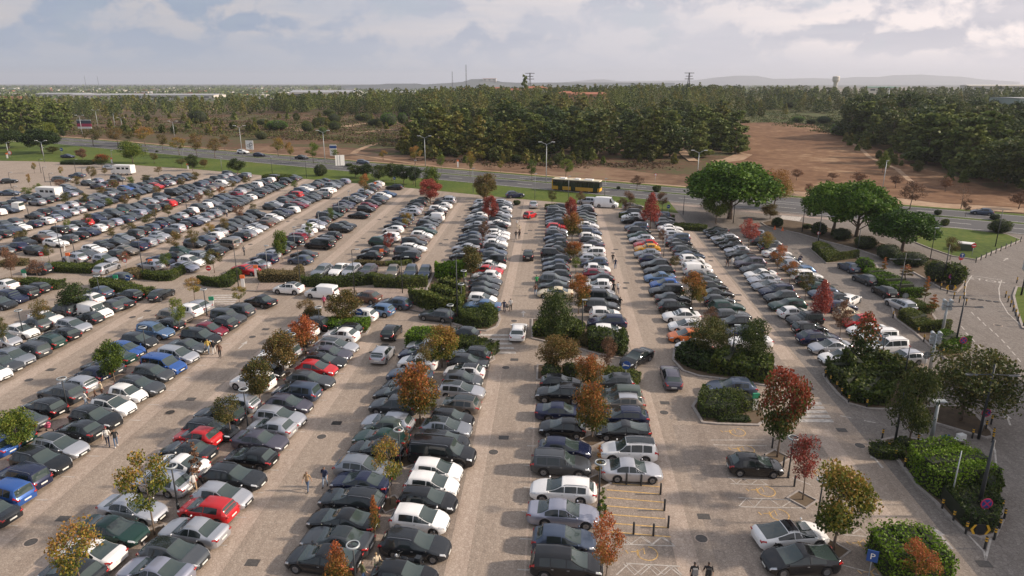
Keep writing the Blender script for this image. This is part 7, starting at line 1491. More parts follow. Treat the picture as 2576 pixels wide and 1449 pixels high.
for i, (x, y) in enumerate([(67, 805), (145, 818)]):
    p, q = at('C4', x, y); m = MB(); m.lathe([(.24, .03), (.03, .72), (.001, .73)], 10); m.box((0, 0, .015), (.5, .5, .03)); o = link('traffic_cone', m.mesh('traffic_cone', M['cone'], False)); place(o, p, q); tag(o, ['orange traffic cone on the kerb, left of two', 'orange traffic cone on the kerb, right of two'][i], 'traffic cone')
M['iron'] = mat('cast_iron', (.075, .068, .062), .7, noise=(6, .3))
for i, (t, x, y, k) in enumerate([('A1', 520, 978, 'd'), ('A1', 255, 1172, 'm'), ('A1', 1400, 102, 'm'), ('A1', 2080, 1340, 'd'), ('A2', 540, 303, 'm'), ('A2', 665, 190, 'd'), ('A2', 2040, 310, 'd'), ('A2', 1955, 430, 'm'), ('A3', 1580, 960, 'd'), ('A3', 1560, 1142, 'm'), ('A3', 1252, 104, 'm'), ('A3', 1260, 24, 'd'), ('A4', 607, 248, 'd'), ('A4', 757, 376, 'm'), ('A4', 1780, 1350, 'd'),
     ('B1', 262, 1027, 'm'), ('B1', 462, 933, 'd'), ('B1', 1200, 458, 'm'), ('B1', 1335, 400, 'd'), ('B1', 1540, 1320, 'm'), ('B1', 1730, 1200, 'd'), ('B1', 2285, 636, 'm'), ('B2', 730, 1417, 'd'), ('B2', 88, 567, 'd'), ('B2', 1050, 775, 'm'), ('B2', 1168, 707, 'd'), ('B2', 2262, 914, 'm'), ('B3', 22, 842, 'd'), ('B3', 18, 492, 'm'), ('B3', 1035, 147, 'd'), ('B3', 1025, 194, 'm'), ('B3', 2050, 256, 'd'), ('B3', 2048, 308, 'm'),
     ('B4', 250, 1003, 'm'), ('B4', 370, 1104, 'd'), ('B4', 605, 165, 'd'), ('B4', 628, 215, 'm'), ('B4', 1135, 625, 'd'), ('B4', 1170, 690, 'm'), ('B4', 2083, 532, 'm'), ('C3', 1045, 1008, 'd'), ('C3', 1015, 1043, 'm'), ('C3', 182, 816, 'd'), ('C3', 142, 846, 'm'), ('C3', 1997, 1083, 'd'), ('C3', 2002, 1122, 'm'), ('C2', 1305, 682, 'd'), ('C2', 1243, 706, 'm'), ('C2', 1080, 896, 'd'), ('C2', 1015, 931, 'm'), ('C2', 1912, 910, 'd'), ('C2', 1857, 946, 'm'), ('C2', 770, 1195, 'd'), ('C2', 400, 702, 'd'), ('C2', 320, 725, 'm'), ('C2', 2044, 678, 'd'), ('C4', 262, 1003, 'd'), ('C4', 283, 1044, 'm'), ('C4', 2030, 1215, 'm'), ('C1', 2315, 1010, 'm'), ('C1', 2520, 957, 'm')]):
    p, q = at(t, x, y); m = MB()
    if k == 'm': m.lathe([(.001, .012), (.40, .012)], 20, 0); m.lathe([(.40, .010), (.50, .010)], 20, 1)
    else: m.box((0, 0, .008), (.85, .62, .01), 0)
    o = link('manhole_cover' if k == 'm' else 'drain_grate', m.mesh('cover', [M['iron'], M['strip']])); place(o, p, q, dz=.006); 
    tag(o, 'round dark iron manhole cover set in the paving' if k == 'm' else 'dark rectangular drain grate set in the paving', 'manhole cover' if k == 'm' else 'drain', 'manhole covers in the lanes' if k == 'm' else 'drain grates in the lanes')
# ---------------------------------------------------------------- bus
def block_vehicle(name, label, cat, t, xr, yr, xf, yf, W):
    a, b = at(t, xr, yr), at(t, xf, yf); h = math.atan2(b[1] - a[1], b[0] - a[0]); L_ = math.hypot(b[0] - a[0], b[1] - a[1]); n = (-math.sin(h), math.cos(h)); sg = 1 if n[1] > 0 else -1
    o = thing(name, label, cat); place(o, (a[0] + b[0]) / 2 + n[0] * sg * W / 2, (a[1] + b[1]) / 2 + n[1] * sg * W / 2, h); return o, L_
def add_wheels(o, xs, W, r_):
    for x in xs:
        for sg in (-1, 1):
            t = MB(); t.lathe([(r_ * .6, -.14), (r_, -.12), (r_, .12), (r_ * .6, .14)], 18, 0, axis='y'); w_ = link('wheel', t.mesh('tyre', M['tyre'], True), o, (x, sg * (W / 2 - .14), r_)); k = MB(); k.lathe([(.001, sg * .1), (r_ * .6, sg * .13)], 14, 0, axis='y'); link('rim', k.mesh('rim', M['rim']), w_)
M['busy'] = mat('bus_yellow', (.50, .27, .04), .35, 0, .5); M['busg'] = mat('bus_window', (.012, .016, .018), .08, 0, .5); M['buscream'] = mat('bus_roof', (.62, .55, .40), .5)
bus, bl = block_vehicle('city_bus', 'yellow and black single-deck bus driving on the main road', 'bus', 'C3', 400, 412, 878, 445, 2.5)
L_ = max(11, bl); h_ = L_ / 2
m = MB(); m.box((0, 0, .78), (L_, 2.5, .9)); link('lower_body', m.mesh('lower_body', M['busy']), bus)
m = MB(); m.box((0, 0, 2.03), (L_ - .04, 2.46, 1.6)); link('window_band', m.mesh('window_band', M['busg']), bus)
m = MB(); m.box((0, 0, 2.92), (L_, 2.5, .18), taper=.985); link('roof', m.mesh('roof', M['buscream']), bus)
for x_, l2 in ((-3.6, 1.6), (.2, 1.3), (3.2, 2.2)):
    m = MB(); m.box((x_, 0, 3.12), (l2, 1.5, .24), taper=.9); link('roof_unit', m.mesh('roof_unit', M['whitep']), bus)
m = MB(); m.box((h_ + .01, 0, .75), (.04, 2.3, .55)); link('front_bumper', m.mesh('front_bumper', M['yel_s']), bus)
m = MB(); m.box((h_ + .02, 0, 2.5), (.04, 1.7, .3)); link('destination_display', m.mesh('destination_display', M['black_s']), bus)
for x_ in (h_ - 1.1, -.6, -4.0):
    m = MB(); m.box((x_, -1.255, 1.5), (1.15, .03, 2.3)); link('door', m.mesh('door', M['glass']), bus)
m = MB()
for x_ in (-5, -2.9, -1.4, .9, 2.3, 3.4): m.box((x_, -1.245, 2.05), (.07, .02, 1.5))
link('window_pillars', m.mesh('window_pillars', M['plastic']), bus); m = MB(); m.box((-h_ + .12, 0, 1.75), (.3, 2.52, 2.4)); link('rear_panel', m.mesh('rear_panel', M['busy']), bus)
add_wheels(bus, (h_ - 2.7, -h_ + 3.2), 2.5, .48)
# motor caravans and truck
def caravan(t, xr, yr, xf, yf, label, alcove):
    o, L_ = block_vehicle('motor_caravan', label, 'motorhome', t, xr, yr, xf, yf, 2.3); L_ = 6.6
    m = MB(); m.box((-.7, 0, 1.75), (5.0, 2.25, 2.3)); m.box((2.0, 0, 2.45), (1.2, 2.2, .85), taper=.85); link('body', m.mesh('body', M['whitep']), o)
    m = MB(); m.box((2.45, 0, 1.0), (1.7, 2.0, 1.0), taper=.92); m.box((2.1, 0, 1.7), (1.1, 1.9, .75), taper=.8); link('cab', m.mesh('cab', M['whitep']), o); m = MB(); m.box((2.68, 0, 1.72), (.1, 1.5, .55)); link('windscreen', m.mesh('windscreen', M['screen']), o)
    for x_, w_ in ((-2.2, .9), (-.9, .8), (.6, 1.1)):
        m = MB(); m.box((x_, -1.14, 2.05), (w_, .03, .55)); k = link('window', m.mesh('window', M['glass']), o); m = MB(); m.box((x_, 1.14, 2.05), (w_, .03, .55)); link('window', m.mesh('window', M['glass']), o)
    m = MB(); m.box((-.6, -1.145, 1.15), (3.8, .02, .12)); link('side_stripe', m.mesh('side_stripe', M['metal']), o)
    add_wheels(o, (2.5, -1.7), 2.2, .34); return o
caravan('C1', 585, 515, 330, 500, 'white motor caravan with side windows in the upper left rows', 1); caravan('C1', 1330, 265, 1110, 260, 'white camper van with slanted rear near the far lot edge', 0)
o, _ = block_vehicle('flatbed_truck', 'white flatbed truck with dark bed parked at the left edge', 'truck', 'C1', -40, 640, 188, 640, 2.0); m = MB(); m.box((1.9, 0, 1.35), (1.7, 1.95, 1.6), taper=.86); link('cab', m.mesh('cab', M['whitep']), o); m = MB(); m.box((2.72, 0, 1.75), (.1, 1.6, .6)); link('windscreen', m.mesh('windscreen', M['screen']), o)
m = MB(); m.box((-1.1, 0, .85), (4.0, 2.0, .16)); m.box((-1.1, -.98, 1.1), (4.0, .06, .4)); m.box((-1.1, .98, 1.1), (4.0, .06, .4)); link('bed', m.mesh('bed', M['darkmetal']), o); add_wheels(o, (1.8, -1.9), 1.9, .38)
# kiosk box on the lawn
p, q = at('C4', 1980, 1015); o = thing('utility_box', 'white-roofed green utility box on the triangular lawn', 'utility box'); up(o, p, q, R(-30)); m = MB(); m.box((0, 0, .6), (2.2, 1.5, 1.2)); link('cabinet', m.mesh('cabinet', M['p_olive']), o); m = MB(); m.box((0, 0, 1.27), (2.5, 1.8, .14)); link('lid', m.mesh('lid', M['whitep']), o)
# motorcycles
def motorcycle(t, x, y, rz, label, box=True):
    p, q = at(t, x, y); o = thing('motorcycle', label, 'motorcycle'); place(o, p, q, rz)
    for xx in (-.72, .72):
        m = MB(); m.lathe([(.22, -.06), (.31, -.05), (.31, .05), (.22, .06)], 16, 0, (0, 0, 0), 'y'); w_ = link('wheel', m.mesh('tyre', M['tyre'], True), o, (xx, 0, .31)); k = MB(); k.lathe([(.02, -.03), (.22, -.03)], 12, 0, (0, 0, 0), 'y'); link('rim', k.mesh('rim', M['rim']), w_)
    m = MB(); m.ell((.12, 0, .78), (.36, .2, .2)); m.ell((0, 0, .5), (.38, .2, .24)); m.tube([(-.72, 0, .35), (0, .05, .5)], .05, 6); link('body', m.mesh('body', M['p_black'], True), o)
    m = MB(); m.ell((-.42, 0, .82), (.42, .17, .09)); link('saddle', m.mesh('saddle', M['plastic'], True), o); m = MB(); m.tube([(.72, .08, .31), (.5, .08, .95)], .03, 6); m.tube([(.72, -.08, .31), (.5, -.08, .95)], .03, 6); link('fork', m.mesh('fork', M['rim'], True), o)
    m = MB(); m.tube([(.38, .38, 1.02), (.5, .12, 1.05), (.5, -.12, 1.05), (.38, -.38, 1.02)], .018, 6); link('handlebar', m.mesh('handlebar', M['plastic'], True), o); m = MB(); m.ell((.66, 0, .92), (.1, .12, .13)); link('headlight', m.mesh('headlight', M['head'], True), o)
    if box: m = MB(); m.box((-.85, 0, 1.0), (.42, .42, .32), taper=.85); m.box((-.62, .28, .62), (.4, .18, .32)); m.box((-.62, -.28, .62), (.4, .18, .32)); link('luggage_box', m.mesh('luggage_box', M['p_offblack']), o)
motorcycle('A2', 1240, 1395, R(168), 'black touring motorcycle with luggage boxes beside the large black estate'); motorcycle('B2', 1660, 850, R(200), 'dark motorcycle under the yellow-green tree, left of two', False); motorcycle('B2', 1735, 800, R(215), 'motorcycle with pale wheel under the yellow-green tree, right of two', False)
# ---------------------------------------------------------------- people
PEOPLE = {}
SKINS = [mat('skin_light', (.48, .29, .20), .6), mat('skin_tan', (.33, .18, .115), .6)]; HAIRS = [mat('hair_dark', (.02, .014, .01), .6), mat('hair_brown', (.10, .055, .03), .6), mat('hair_fair', (.32, .22, .11), .6)]
CL = {k: mat('cloth_' + k, v, .85) for k, v in dict(white=(.68, .66, .62), black=(.02, .02, .022), navy=(.02, .03, .07), blue=(.10, .18, .33), jeans=(.10, .15, .24), palejeans=(.26, .33, .42), green=(.03, .32, .09), tan=(.42, .28, .16), yellow=(.6, .42, .1), brown=(.14, .07, .045), grey=(.2, .2, .2), red=(.4, .04, .05), cream=(.6, .5, .36), olive=(.10, .11, .05), pink=(.6, .12, .2)).items()}
def person_mesh(pose):
    w_ = {'walk': .26, 'walk2': .16, 'stand': .06, 'push': .22, 'bend': .1, 'skirt': .1}[pose]; s = 1 if pose != 'walk2' else -1
    bend = .45 if pose == 'bend' else (.05 if pose == 'push' else 0)
    J = {'hip': (0, 0, .93), 'waist': (bend * .2, 0, 1.10), 'chest': (bend * .55, 0, 1.32 - bend * .15), 'neck': (bend * .8, 0, 1.50 - bend * .25), 'head0': (bend * .88 + .01, 0, 1.57 - bend * .27), 'head1': (bend + .02, 0, 1.64 - bend * .3), 'head2': (bend + .02, 0, 1.73 - bend * .32)}
    E_ = [('hip', 'waist', 't', .135, .125), ('waist', 'chest', 't', .125, .145), ('chest', 'neck', 't', .145, .06), ('neck', 'head0', 's', .055, .06), ('head0', 'head1', 's', .06, .095), ('head1', 'head2', 'h', .095, .07)]
    for k, sg in (('l', 1), ('r', -1)):
        f = w_ * sg * s; J['th' + k] = (0, .09 * sg, .88); J['kn' + k] = (f * .55 + .03, .10 * sg, .49); J['an' + k] = (f - .03 * (1 if f < 0 else 0), .10 * sg, .09 + (.05 if f < -.1 else 0)); J['to' + k] = (f + .16, .12 * sg, .045)
        E_ += [('hip', 'th' + k, 'p', .125, .095), ('th' + k, 'kn' + k, 'p', .095, .062), ('kn' + k, 'an' + k, 'p', .062, .045), ('an' + k, 'to' + k, 'o', .048, .035)]
        cx_, cy_, cz_ = J['chest']; J['sh' + k] = (cx_, .19 * sg, cz_ + .10)
        if pose == 'push': el, ha = (cx_ + .14, .24 * sg, cz_ - .16), (cx_ + .42, .20 * sg, cz_ - .20)
        elif pose == 'bend': el, ha = (cx_ + .2, .23 * sg, cz_ - .2), (cx_ + .42, .15 * sg, cz_ - .35)
        else: el, ha = (cx_ - f * .35, .26 * sg, cz_ - .20), (cx_ - f * .8 + .06, .27 * sg, cz_ - .44)
        J['el' + k], J['ha' + k] = el, ha; d = Vector(ha) - Vector(el); d.normalize(); fi = Vector(ha) + d * .13; J['fi' + k] = tuple(fi); J['tb' + k] = tuple(Vector(ha) + d * .06 + Vector((.045, -.02 * sg, .01)))
        E_ += [('chest', 'sh' + k, 't', .11, .068), ('sh' + k, 'el' + k, 't', .062, .045), ('el' + k, 'ha' + k, 's', .042, .028), ('ha' + k, 'fi' + k, 's', .032, .018), ('ha' + k, 'tb' + k, 's', .02, .012)]
    names = list(J); rad = {n: .05 for n in names}
    for a, b, _, ra, rb in E_: rad[a] = ra; rad[b] = rb
    rad['chest'] = .145; rad['hip'] = .13
    me = bpy.data.meshes.new('person'); me.from_pydata([J[n] for n in names], [(names.index(a), names.index(b)) for a, b, *_ in E_], []); ob = bpy.data.objects.new('person_tmp', me); C.objects.link(ob)
    sk = ob.modifiers.new('skin', 'SKIN'); sk.use_smooth_shade = True
    for i, n in enumerate(names):
        v = me.skin_vertices[0].data[i]; v.radius = (rad[n], rad[n]); v.use_root = (n == 'hip')
    sb = ob.modifiers.new('sub', 'SUBSURF'); sb.levels = 1; sb.render_levels = 1
    dg = bpy.context.evaluated_depsgraph_get(); out_ = bpy.data.meshes.new_from_object(ob.evaluated_get(dg)); bpy.data.objects.remove(ob)
    out_.materials.clear()
    for mm in (SKINS[0], HAIRS[0], CL['white'], CL['jeans'], CL['black']): out_.materials.append(mm)
    idx = {'s': 0, 'h': 1, 't': 2, 'p': 3, 'o': 4}
    for pl in out_.polygons:
        c_ = pl.center; best = None
        for a, b, k, ra, rb in E_:
            A, B = Vector(J[a]), Vector(J[b]); t = max(0, min(1, (c_ - A).dot(B - A) / (B - A).length_squared)); d = (c_ - A.lerp(B, t)).length - lerp(ra, rb, t)
            if best is None or d < best[0]: best = (d, k)
        k = best[1]
        if k == 's' and c_.z > J['head0'][2] + .04 and c_.x < J['head1'][0] - .035: k = 'h'
        pl.material_index = idx[k]; pl.use_smooth = True
    out_.name = 'person_' + pose; return out_
def person(t, x, y, face, pose, top, trou, label, skin=0, hair=0, s=1., shoe='black', bag=None, dress=False):
    if pose not in PEOPLE: PEOPLE[pose] = person_mesh(pose)
    p, q = at(t, x, y); o = link('person', PEOPLE[pose]); place(o, p, q, R(face), False); o.scale = (s * 1.02, s * 1.06, s)
    for i, mm in enumerate((SKINS[skin], HAIRS[hair], CL[top], CL[trou], CL[shoe])): o.material_slots[i].link = 'OBJECT'; o.material_slots[i].material = mm
    tag(o, label, 'person')
    if dress: m = MB(); m.lathe([(.30, .35), (.24, .7), (.15, 1.0), (.15, 1.2)], 12); link('dress', m.mesh('dress', CL[top], True), o)
    if bag: m = MB(); m.box((-.2, 0, 1.2), (.2, .32, .42), taper=.85); b = link('backpack', m.mesh('backpack', CL[bag])); b.parent = o
    return o
for a in [
 ('A1', 893, 378, -60, 'walk', 'white', 'navy', 'man in white printed t-shirt walking hand in hand beside the black crossover'), ('A1', 960, 385, -50, 'walk2', 'black', 'jeans', 'woman in black top and ripped jeans with white shoes, walking beside the man in white', 0, 1, .95, 'white'),
 ('A1', 1555, 705, 60, 'bend', 'black', 'black', 'person in long black clothes leaning into an open car boot'), ('A1', 1607, 755, 130, 'walk', 'white', 'tan', 'woman in white top and tan shorts behind the white saloon', 0, 1, .94), ('A1', 1560, 480, 0, 'stand', 'yellow', 'navy', 'person in yellow top half hidden behind the dark saloon', 0, 1, .95),
 ('A2', 430, 748, -95, 'walk', 'tan', 'jeans', 'woman in tan patterned top and jeans crossing the aisle', 0, 1, .96), ('A2', 572, 715, -95, 'walk2', 'navy', 'palejeans', 'person in navy top and pale jeans touching their head in the aisle', 0, 1),
 ('A2', 885, 1520, 40, 'walk', 'olive', 'blue', 'person in olive top and pale blue trousers at the bottom edge', 0, 1), ('A2', 1000, 1440, 130, 'walk2', 'cream', 'green', 'woman in patterned top and green trousers at the bottom edge', 0, 2, .96),
 ('A3', 1490, 1530, 95, 'walk', 'black', 'black', 'dark haired person with grey backpack at the bottom edge, left of two', 0, 0, 1., 'black', 'grey'), ('A3', 1605, 1530, 85, 'walk2', 'black', 'black', 'dark haired person with black backpack at the bottom edge, right of two', 0, 0, 1., 'black', 'black'),
 ('B1', 1890, 785, -80, 'walk', 'yellow', 'palejeans', 'person in yellow top and pale jeans, left of three in the aisle'), ('B1', 1943, 793, -80, 'walk2', 'black', 'white', 'woman in black top and white shorts, middle of three in the aisle', 0, 1, .96), ('B1', 1995, 825, -85, 'stand', 'brown', 'black', 'man in brown shirt and dark trousers, right of three in the aisle', 1, 0),
 ('B1', 785, 1280, 60, 'walk', 'white', 'palejeans', 'woman in white top and pale jeans on the tiled footpath'), ('B1', 928, 1185, 60, 'stand', 'cream', 'brown', 'fair haired person in cream top on the tiled footpath', 0, 2), ('B1', 868, 1198, 40, 'walk', 'brown', 'brown', 'small child on the tiled footpath between two adults', 1, 0, .62),
 ('B1', 65, 745, 70, 'stand', 'white', 'white', 'person in white clothes at the left edge beside the sparse tree'), ('B2', 620, 372, 90, 'stand', 'pink', 'brown', 'person standing behind the brown tree on the cross lane island', 1, 1),
 ('B2', 2247, 415, 90, 'walk', 'navy', 'navy', 'person in dark clothes walking in the middle lane above the zebra crossing', 0, 0, 1.), ('B2', 2306, 400, 90, 'walk2', 'white', 'black', 'woman in white top and long black skirt in the middle lane', 0, 0, .98),
 ('B3', 222, 185, 95, 'stand', 'green', 'black', 'man in bright green shirt carrying a white bag in the middle lane', 0, 0, 1.05), ('B3', 212, 265, 90, 'walk', 'brown', 'palejeans', 'person in brown jacket and pale jeans below the man in green', 0, 1, 1.05),
 ('B3', 917, 245, 90, 'skirt', 'black', 'black', 'woman in long black dress in the right centre aisle', 0, 0, 1., 'black', None, True), ('B3', 958, 245, 90, 'walk', 'white', 'navy', 'person in white shirt beside the woman in the black dress', 0, 1), ('B3', 975, 385, 60, 'push', 'black', 'black', 'person in black pushing a pushchair in the right centre aisle', 0, 0), 
 ('B3', 692, 200, 90, 'stand', 'white', 'grey', 'person in white between parked cars in the far middle block'), ('B3', 715, 330, 90, 'stand', 'white', 'black', 'person in white top beside the open black van', 0, 1),
 ('C3', 1012, 1150, 80, 'walk', 'black', 'grey', 'person in dark jacket, upper of two walking in the aisle near the yellow car'), ('C3', 1038, 1205, 80, 'walk2', 'navy', 'jeans', 'person in navy, lower of two walking in the aisle near the yellow car'), ('C3', 52, 790, 90, 'walk', 'white', 'cream', 'person in white at the top of the middle lane'),
 ('C3', 40, 908, 90, 'walk', 'black', 'grey', 'dark clothed person, left of three in the middle lane'), ('C3', 73, 905, 90, 'walk2', 'black', 'black', 'dark clothed person, middle of three in the middle lane'), ('C3', 76, 850, 90, 'stand', 'cream', 'brown', 'person in pale top behind the dark clothed pair in the middle lane'),
 ('C3', 2165, 1185, 100, 'walk', 'black', 'brown', 'person in dark jacket walking beside the rightmost block'), ('C3', 2212, 1185, 100, 'stand', 'white', 'white', 'person in white walking beside the rightmost block'), ('C4', 300, 1180, 45, 'bend', 'navy', 'jeans', 'person bending at the cars beside the kerb lane, left'), ('C4', 320, 1160, 60, 'stand', 'navy', 'navy', 'person in blue beside the kerb lane, right of the bending one'),
 ('C1', 2460, 1070, 80, 'walk', 'grey', 'black', 'man in grey top walking alone in the upper left aisle'), ('C1', 655, 1035, 80, 'walk', 'white', 'white', 'person in white between the far rows at left'), ('C1', 2195, 670, 80, 'walk', 'white', 'jeans', 'person in white among the far upper left cars'), ('C1', 2285, 680, 80, 'stand', 'white', 'navy', 'second person in white among the far upper left cars'), ('C2', 1905, 705, 60, 'push', 'black', 'black', 'person in black pushing a stroller by the white van at the aisle edge'), ('C2', 1880, 690, 60, 'stand', 'white', 'grey', 'person in grey-white beside the stroller at the aisle edge')]:
    person(*a)
def pushchair(p, q, rz, label, c_):
    o = thing('pushchair', label, 'pushchair', (p, q, hgt(p, q)), rz)
    m = MB(); m.tube([(-.45, 0, 1.0), (.05, 0, .45), (.35, 0, .12)], .02, 6); m.tube([(-.3, .2, .1), (.0, .2, .5), (-.42, .2, 1.0), (-.42, -.2, 1.0), (0, -.2, .5), (-.3, -.2, .1)], .02, 6); link('frame', m.mesh('frame', M['darkmetal'], True), o)
    m = MB(); m.ell((.08, 0, .55), (.3, .2, .22)); m.ell((-.1, 0, .78), (.22, .21, .2)); link('seat', m.mesh('seat', CL[c_], True), o)
    for x_, y_ in ((-.3, .22), (-.3, -.22), (.35, .0)): m = MB(); m.lathe([(.02, -.02), (.1, -.02), (.1, .02), (.02, .02)], 10, 0, axis='y'); link('wheel', m.mesh('wheel', M['tyre'], True), o, (x_, y_, .1))
p, q = at('B3', 962, 392); pushchair(p, q, R(240), 'dark pushchair in the right centre aisle', 'black'); p, q = at('A1', 405, 262); pushchair(p, q, R(160), 'bright pink pushchair beside the black hatchback on the left', 'pink'); p, q = at('B2', 2275, 398); pushchair(p, q, R(90), 'grey pushchair between two walkers in the middle lane', 'grey')
p, q = at('B2', 740, 185); o = thing('litter_bin', 'dark round litter bin in the long leafy hedge', 'litter bin', (p, q, hgt(p, q))); m = MB(); m.lathe([(.001, 0), (.28, 0), (.3, .9)], 12); link('drum', m.mesh('drum', M['darkmetal'], True), o); m = MB(); m.lathe([(.32, .9), (.32, 1.02), (.001, 1.1)], 12); link('lid', m.mesh('lid', M['black_s'], True), o)
p, q = at('A4', 1585, 325); o = thing('broken_kiosk', 'small white cabinet lying beside the square blue arrow sign', 'cabinet', (p, q, hgt(p, q)), R(20)); m = MB(); m.box((0, 0, .25), (.7, .45, .5)); link('cabinet', m.mesh('cabinet', M['whitep']), o); m = MB(); m.ell((-.6, -.1, .18), (.22, .16, .18)); link('sandbag', m.mesh('sandbag', M['lamp'], True), o)
# ---------------------------------------------------------------- far buildings, hills, tower
M['wallw'] = mat('far_wall_white', (.62, .58, .52), .8); M['roofr'] = mat('far_roof_red', (.36, .14, .08), .8); M['roofg'] = mat('far_roof_grey', (.35, .36, .37), .7); M['wallo'] = mat('far_wall_ochre', (.50, .28, .16), .8); M['win'] = mat('far_window', (.05, .06, .07), .3)
M['hill'] = soil('far_hills', [(.10, .115, .125), (.13, .145, .15), (.16, .17, .17)], .004, .0006); M['greenb'] = mat('greenish_glass_wall', (.30, .36, .33), .4)
def far_house(t, x, dist, w_, d_, h_, roof, wall, label, name='house', cat='house', rz=0., z=None, nwin=4, rh=.35):
    p, q = at_far(t, x, dist); z = hgt(p, q) if z is None else z; o = thing(name, label, cat, (p, q, z), rz)
    m = MB(); m.box((0, 0, h_ / 2 - .5), (w_, d_, h_ + 1)); link('wall', m.mesh('wall', M[wall]), o)
    m = MB(); e = .6; m.add([(-w_ / 2 - e, -d_ / 2 - e, h_), (w_ / 2 + e, -d_ / 2 - e, h_), (w_ / 2 + e, d_ / 2 + e, h_), (-w_ / 2 - e, d_ / 2 + e, h_), (-w_ / 2, 0, h_ + d_ * rh * .5), (w_ / 2, 0, h_ + d_ * rh * .5)], [(0, 1, 5, 4), (2, 3, 4, 5), (1, 2, 5), (3, 0, 4), (3, 2, 1, 0)]); link('roof', m.mesh('roof', M[roof]), o)
    for i in range(nwin):
        m = MB(); m.box((-w_ / 2 + w_ * (i + .5) / nwin, -d_ / 2 - .05, h_ * .55), (w_ / nwin * .45, .12, h_ * .28)); link('window', m.mesh('window', M['win']), o)
    return o
far_house('E1', 1020, 1500, 105, 40, 8, 'roofg', 'wallw', 'white low warehouse on the distant plain, left of the long one', 'warehouse', 'warehouse', nwin=8, rh=.1)
far_house('E1', 1420, 1380, 130, 45, 8, 'roofg', 'wallw', 'long pale factory with many windows on the distant plain', 'warehouse', 'warehouse', nwin=16, rh=.1)
far_house('E1', 2060, 1350, 165, 50, 8.5, 'roofg', 'wallw', 'longest bright white warehouse on the distant plain', 'warehouse', 'warehouse', nwin=5, rh=.08)
far_house('E2', 860, 1500, 145, 45, 11, 'roofg', 'wallw', 'pale arched-roof hall on the distant plain, centre left', 'warehouse', 'warehouse', nwin=4, rh=.2)
far_house('E2', 620, 1250, 150, 30, 3, 'roofg', 'wallo', 'low sandy shed strip beyond the pine belt', 'warehouse', 'warehouse', nwin=0, rh=.1)
far_house('E2', 1620, 1700, 90, 40, 9, 'roofg', 'wallw', 'white hall behind the trees, centre', 'warehouse', 'warehouse', nwin=3, rh=.1); far_house('E1', 450, 1300, 70, 20, 3, 'roofr', 'wallo', 'low red-roofed shed on the brown fields at left', 'warehouse', 'warehouse', nwin=2)
for i, (t, x, d, w_, h_, r_, wl, z_) in enumerate([('E3', 30, 640, 22, 6, 'roofr', 'wallw', 18), ('E3', 215, 600, 13, 7, 'roofr', 'wallw', 19), ('E3', 275, 620, 9, 6, 'roofr', 'wallw', 19), ('E3', 490, 560, 10, 6, 'roofr', 'wallo', 16.5), ('E3', 710, 540, 26, 5, 'roofr', 'wallo', 17), ('E2', 2330, 820, 14, 7, 'roofr', 'wallw', 17), ('E2', 2410, 840, 14, 7, 'roofr', 'wallw', 17), ('E2', 2180, 900, 30, 6, 'roofr', 'wallw', 16)]):
    far_house(t, x, d, w_, 9, h_, r_, wl, ['long white house with red roof left of the tallest pine on the skyline', 'white gabled house with red roof right of the tallest skyline pine', 'small white gabled house next to the larger one on the skyline', 'small ochre house half hidden in the middle wood top', 'wide ochre house with orange roof in the wood top', 'white gabled house left of the skyline oak, first of two', 'white gabled house left of the skyline oak, second of two', 'long white house with red roof below the castle hill'][i], z=z_)
p, q = at_far('E4', 405, 900); o = thing('water_tower', 'white concrete water tower on the right skyline', 'water tower', (p, q, 14)); m = MB(); m.lathe([(2.6, 0), (2.3, 16.5), (3.9, 18.5), (4.1, 19)], 20); link('shaft', m.mesh('shaft', M['wallw'], True), o); m = MB(); m.lathe([(4.3, 19), (4.3, 23.4), (3.9, 24.2), (.001, 25)], 20); link('tank', m.mesh('tank', M['wallw'], False), o)
p, q = at_far('E4', 2460, 420); far_house('E4', 2480, 430, 62, 30, 11, 'roofg', 'greenb', 'greenish glass-walled building with dark roof edge on the right skyline', 'office_building', 'building', z=10.7, nwin=0, rh=.02)
far_house('E4', 830, 950, 40, 14, 7, 'green_s', 'wallw', 'white filling-station-like building with green roof on the right skyline', 'shop_building', 'building', z=17.5, nwin=3, rh=.1); far_house('E4', 1880, 900, 75, 20, 7, 'wallw', 'wallw', 'long pale building behind the right skyline trees', 'warehouse', 'warehouse', z=20, nwin=3, rh=.1)
def pylon(t, x, d, z, H, label):
    p, q = at_far(t, x, d); o = thing('electricity_pylon', label, 'pylon', (p, q, z)); m = MB()
    for sx in (-1, 1):
        for sy in (-1, 1): m.tube([(sx * min(1.3, H * .07), sy * min(1.3, H * .07), 0), (sx * .25, sy * .25, H)], H * (.012 if H < 30 else .004), 4)
    link('lattice', m.mesh('lattice', M['darkmetal']), o); m = MB()
    if H > 30: return
    for f, w_ in ((.98, .22), (.84, .16), (.72, .2)): m.tube([(-H * w_, 0, H * f), (H * w_, 0, H * f)], H * .013, 4)
    link('cross_arm', m.mesh('cross_arm', M['darkmetal']), o)
pylon('E3', 1628, 620, 20, 19, 'dark electricity pylon with crossbars on the skyline'); pylon('E2', 2155, 1500, 5, 62, 'thin radio mast left of the castle hill, taller one'); pylon('E2', 2027, 1600, 5, 50, 'thin radio mast left of the castle hill, shorter one'); pylon('E3', 165, 640, 20, 19, 'small pylon beside the tallest skyline pine'); pylon('E1', 1222, 4500, 0, 75, 'distant mast above the long warehouses, left'); pylon('E1', 1340, 4500, 0, 70, 'distant mast above the long warehouses, right')
# a very tall skyline pine
tk, cr, _, _ = WV['p', 1]; p, q = at_far('E3', 120, 560); o = thing('pine_tree', 'tallest pine on the skyline, layered crown above the houses', 'pine', (p, q, hgt(p, q))); o.scale = (1.5, 1.5, 2.5); link('trunk', tk, o); link('crown', cr, o)
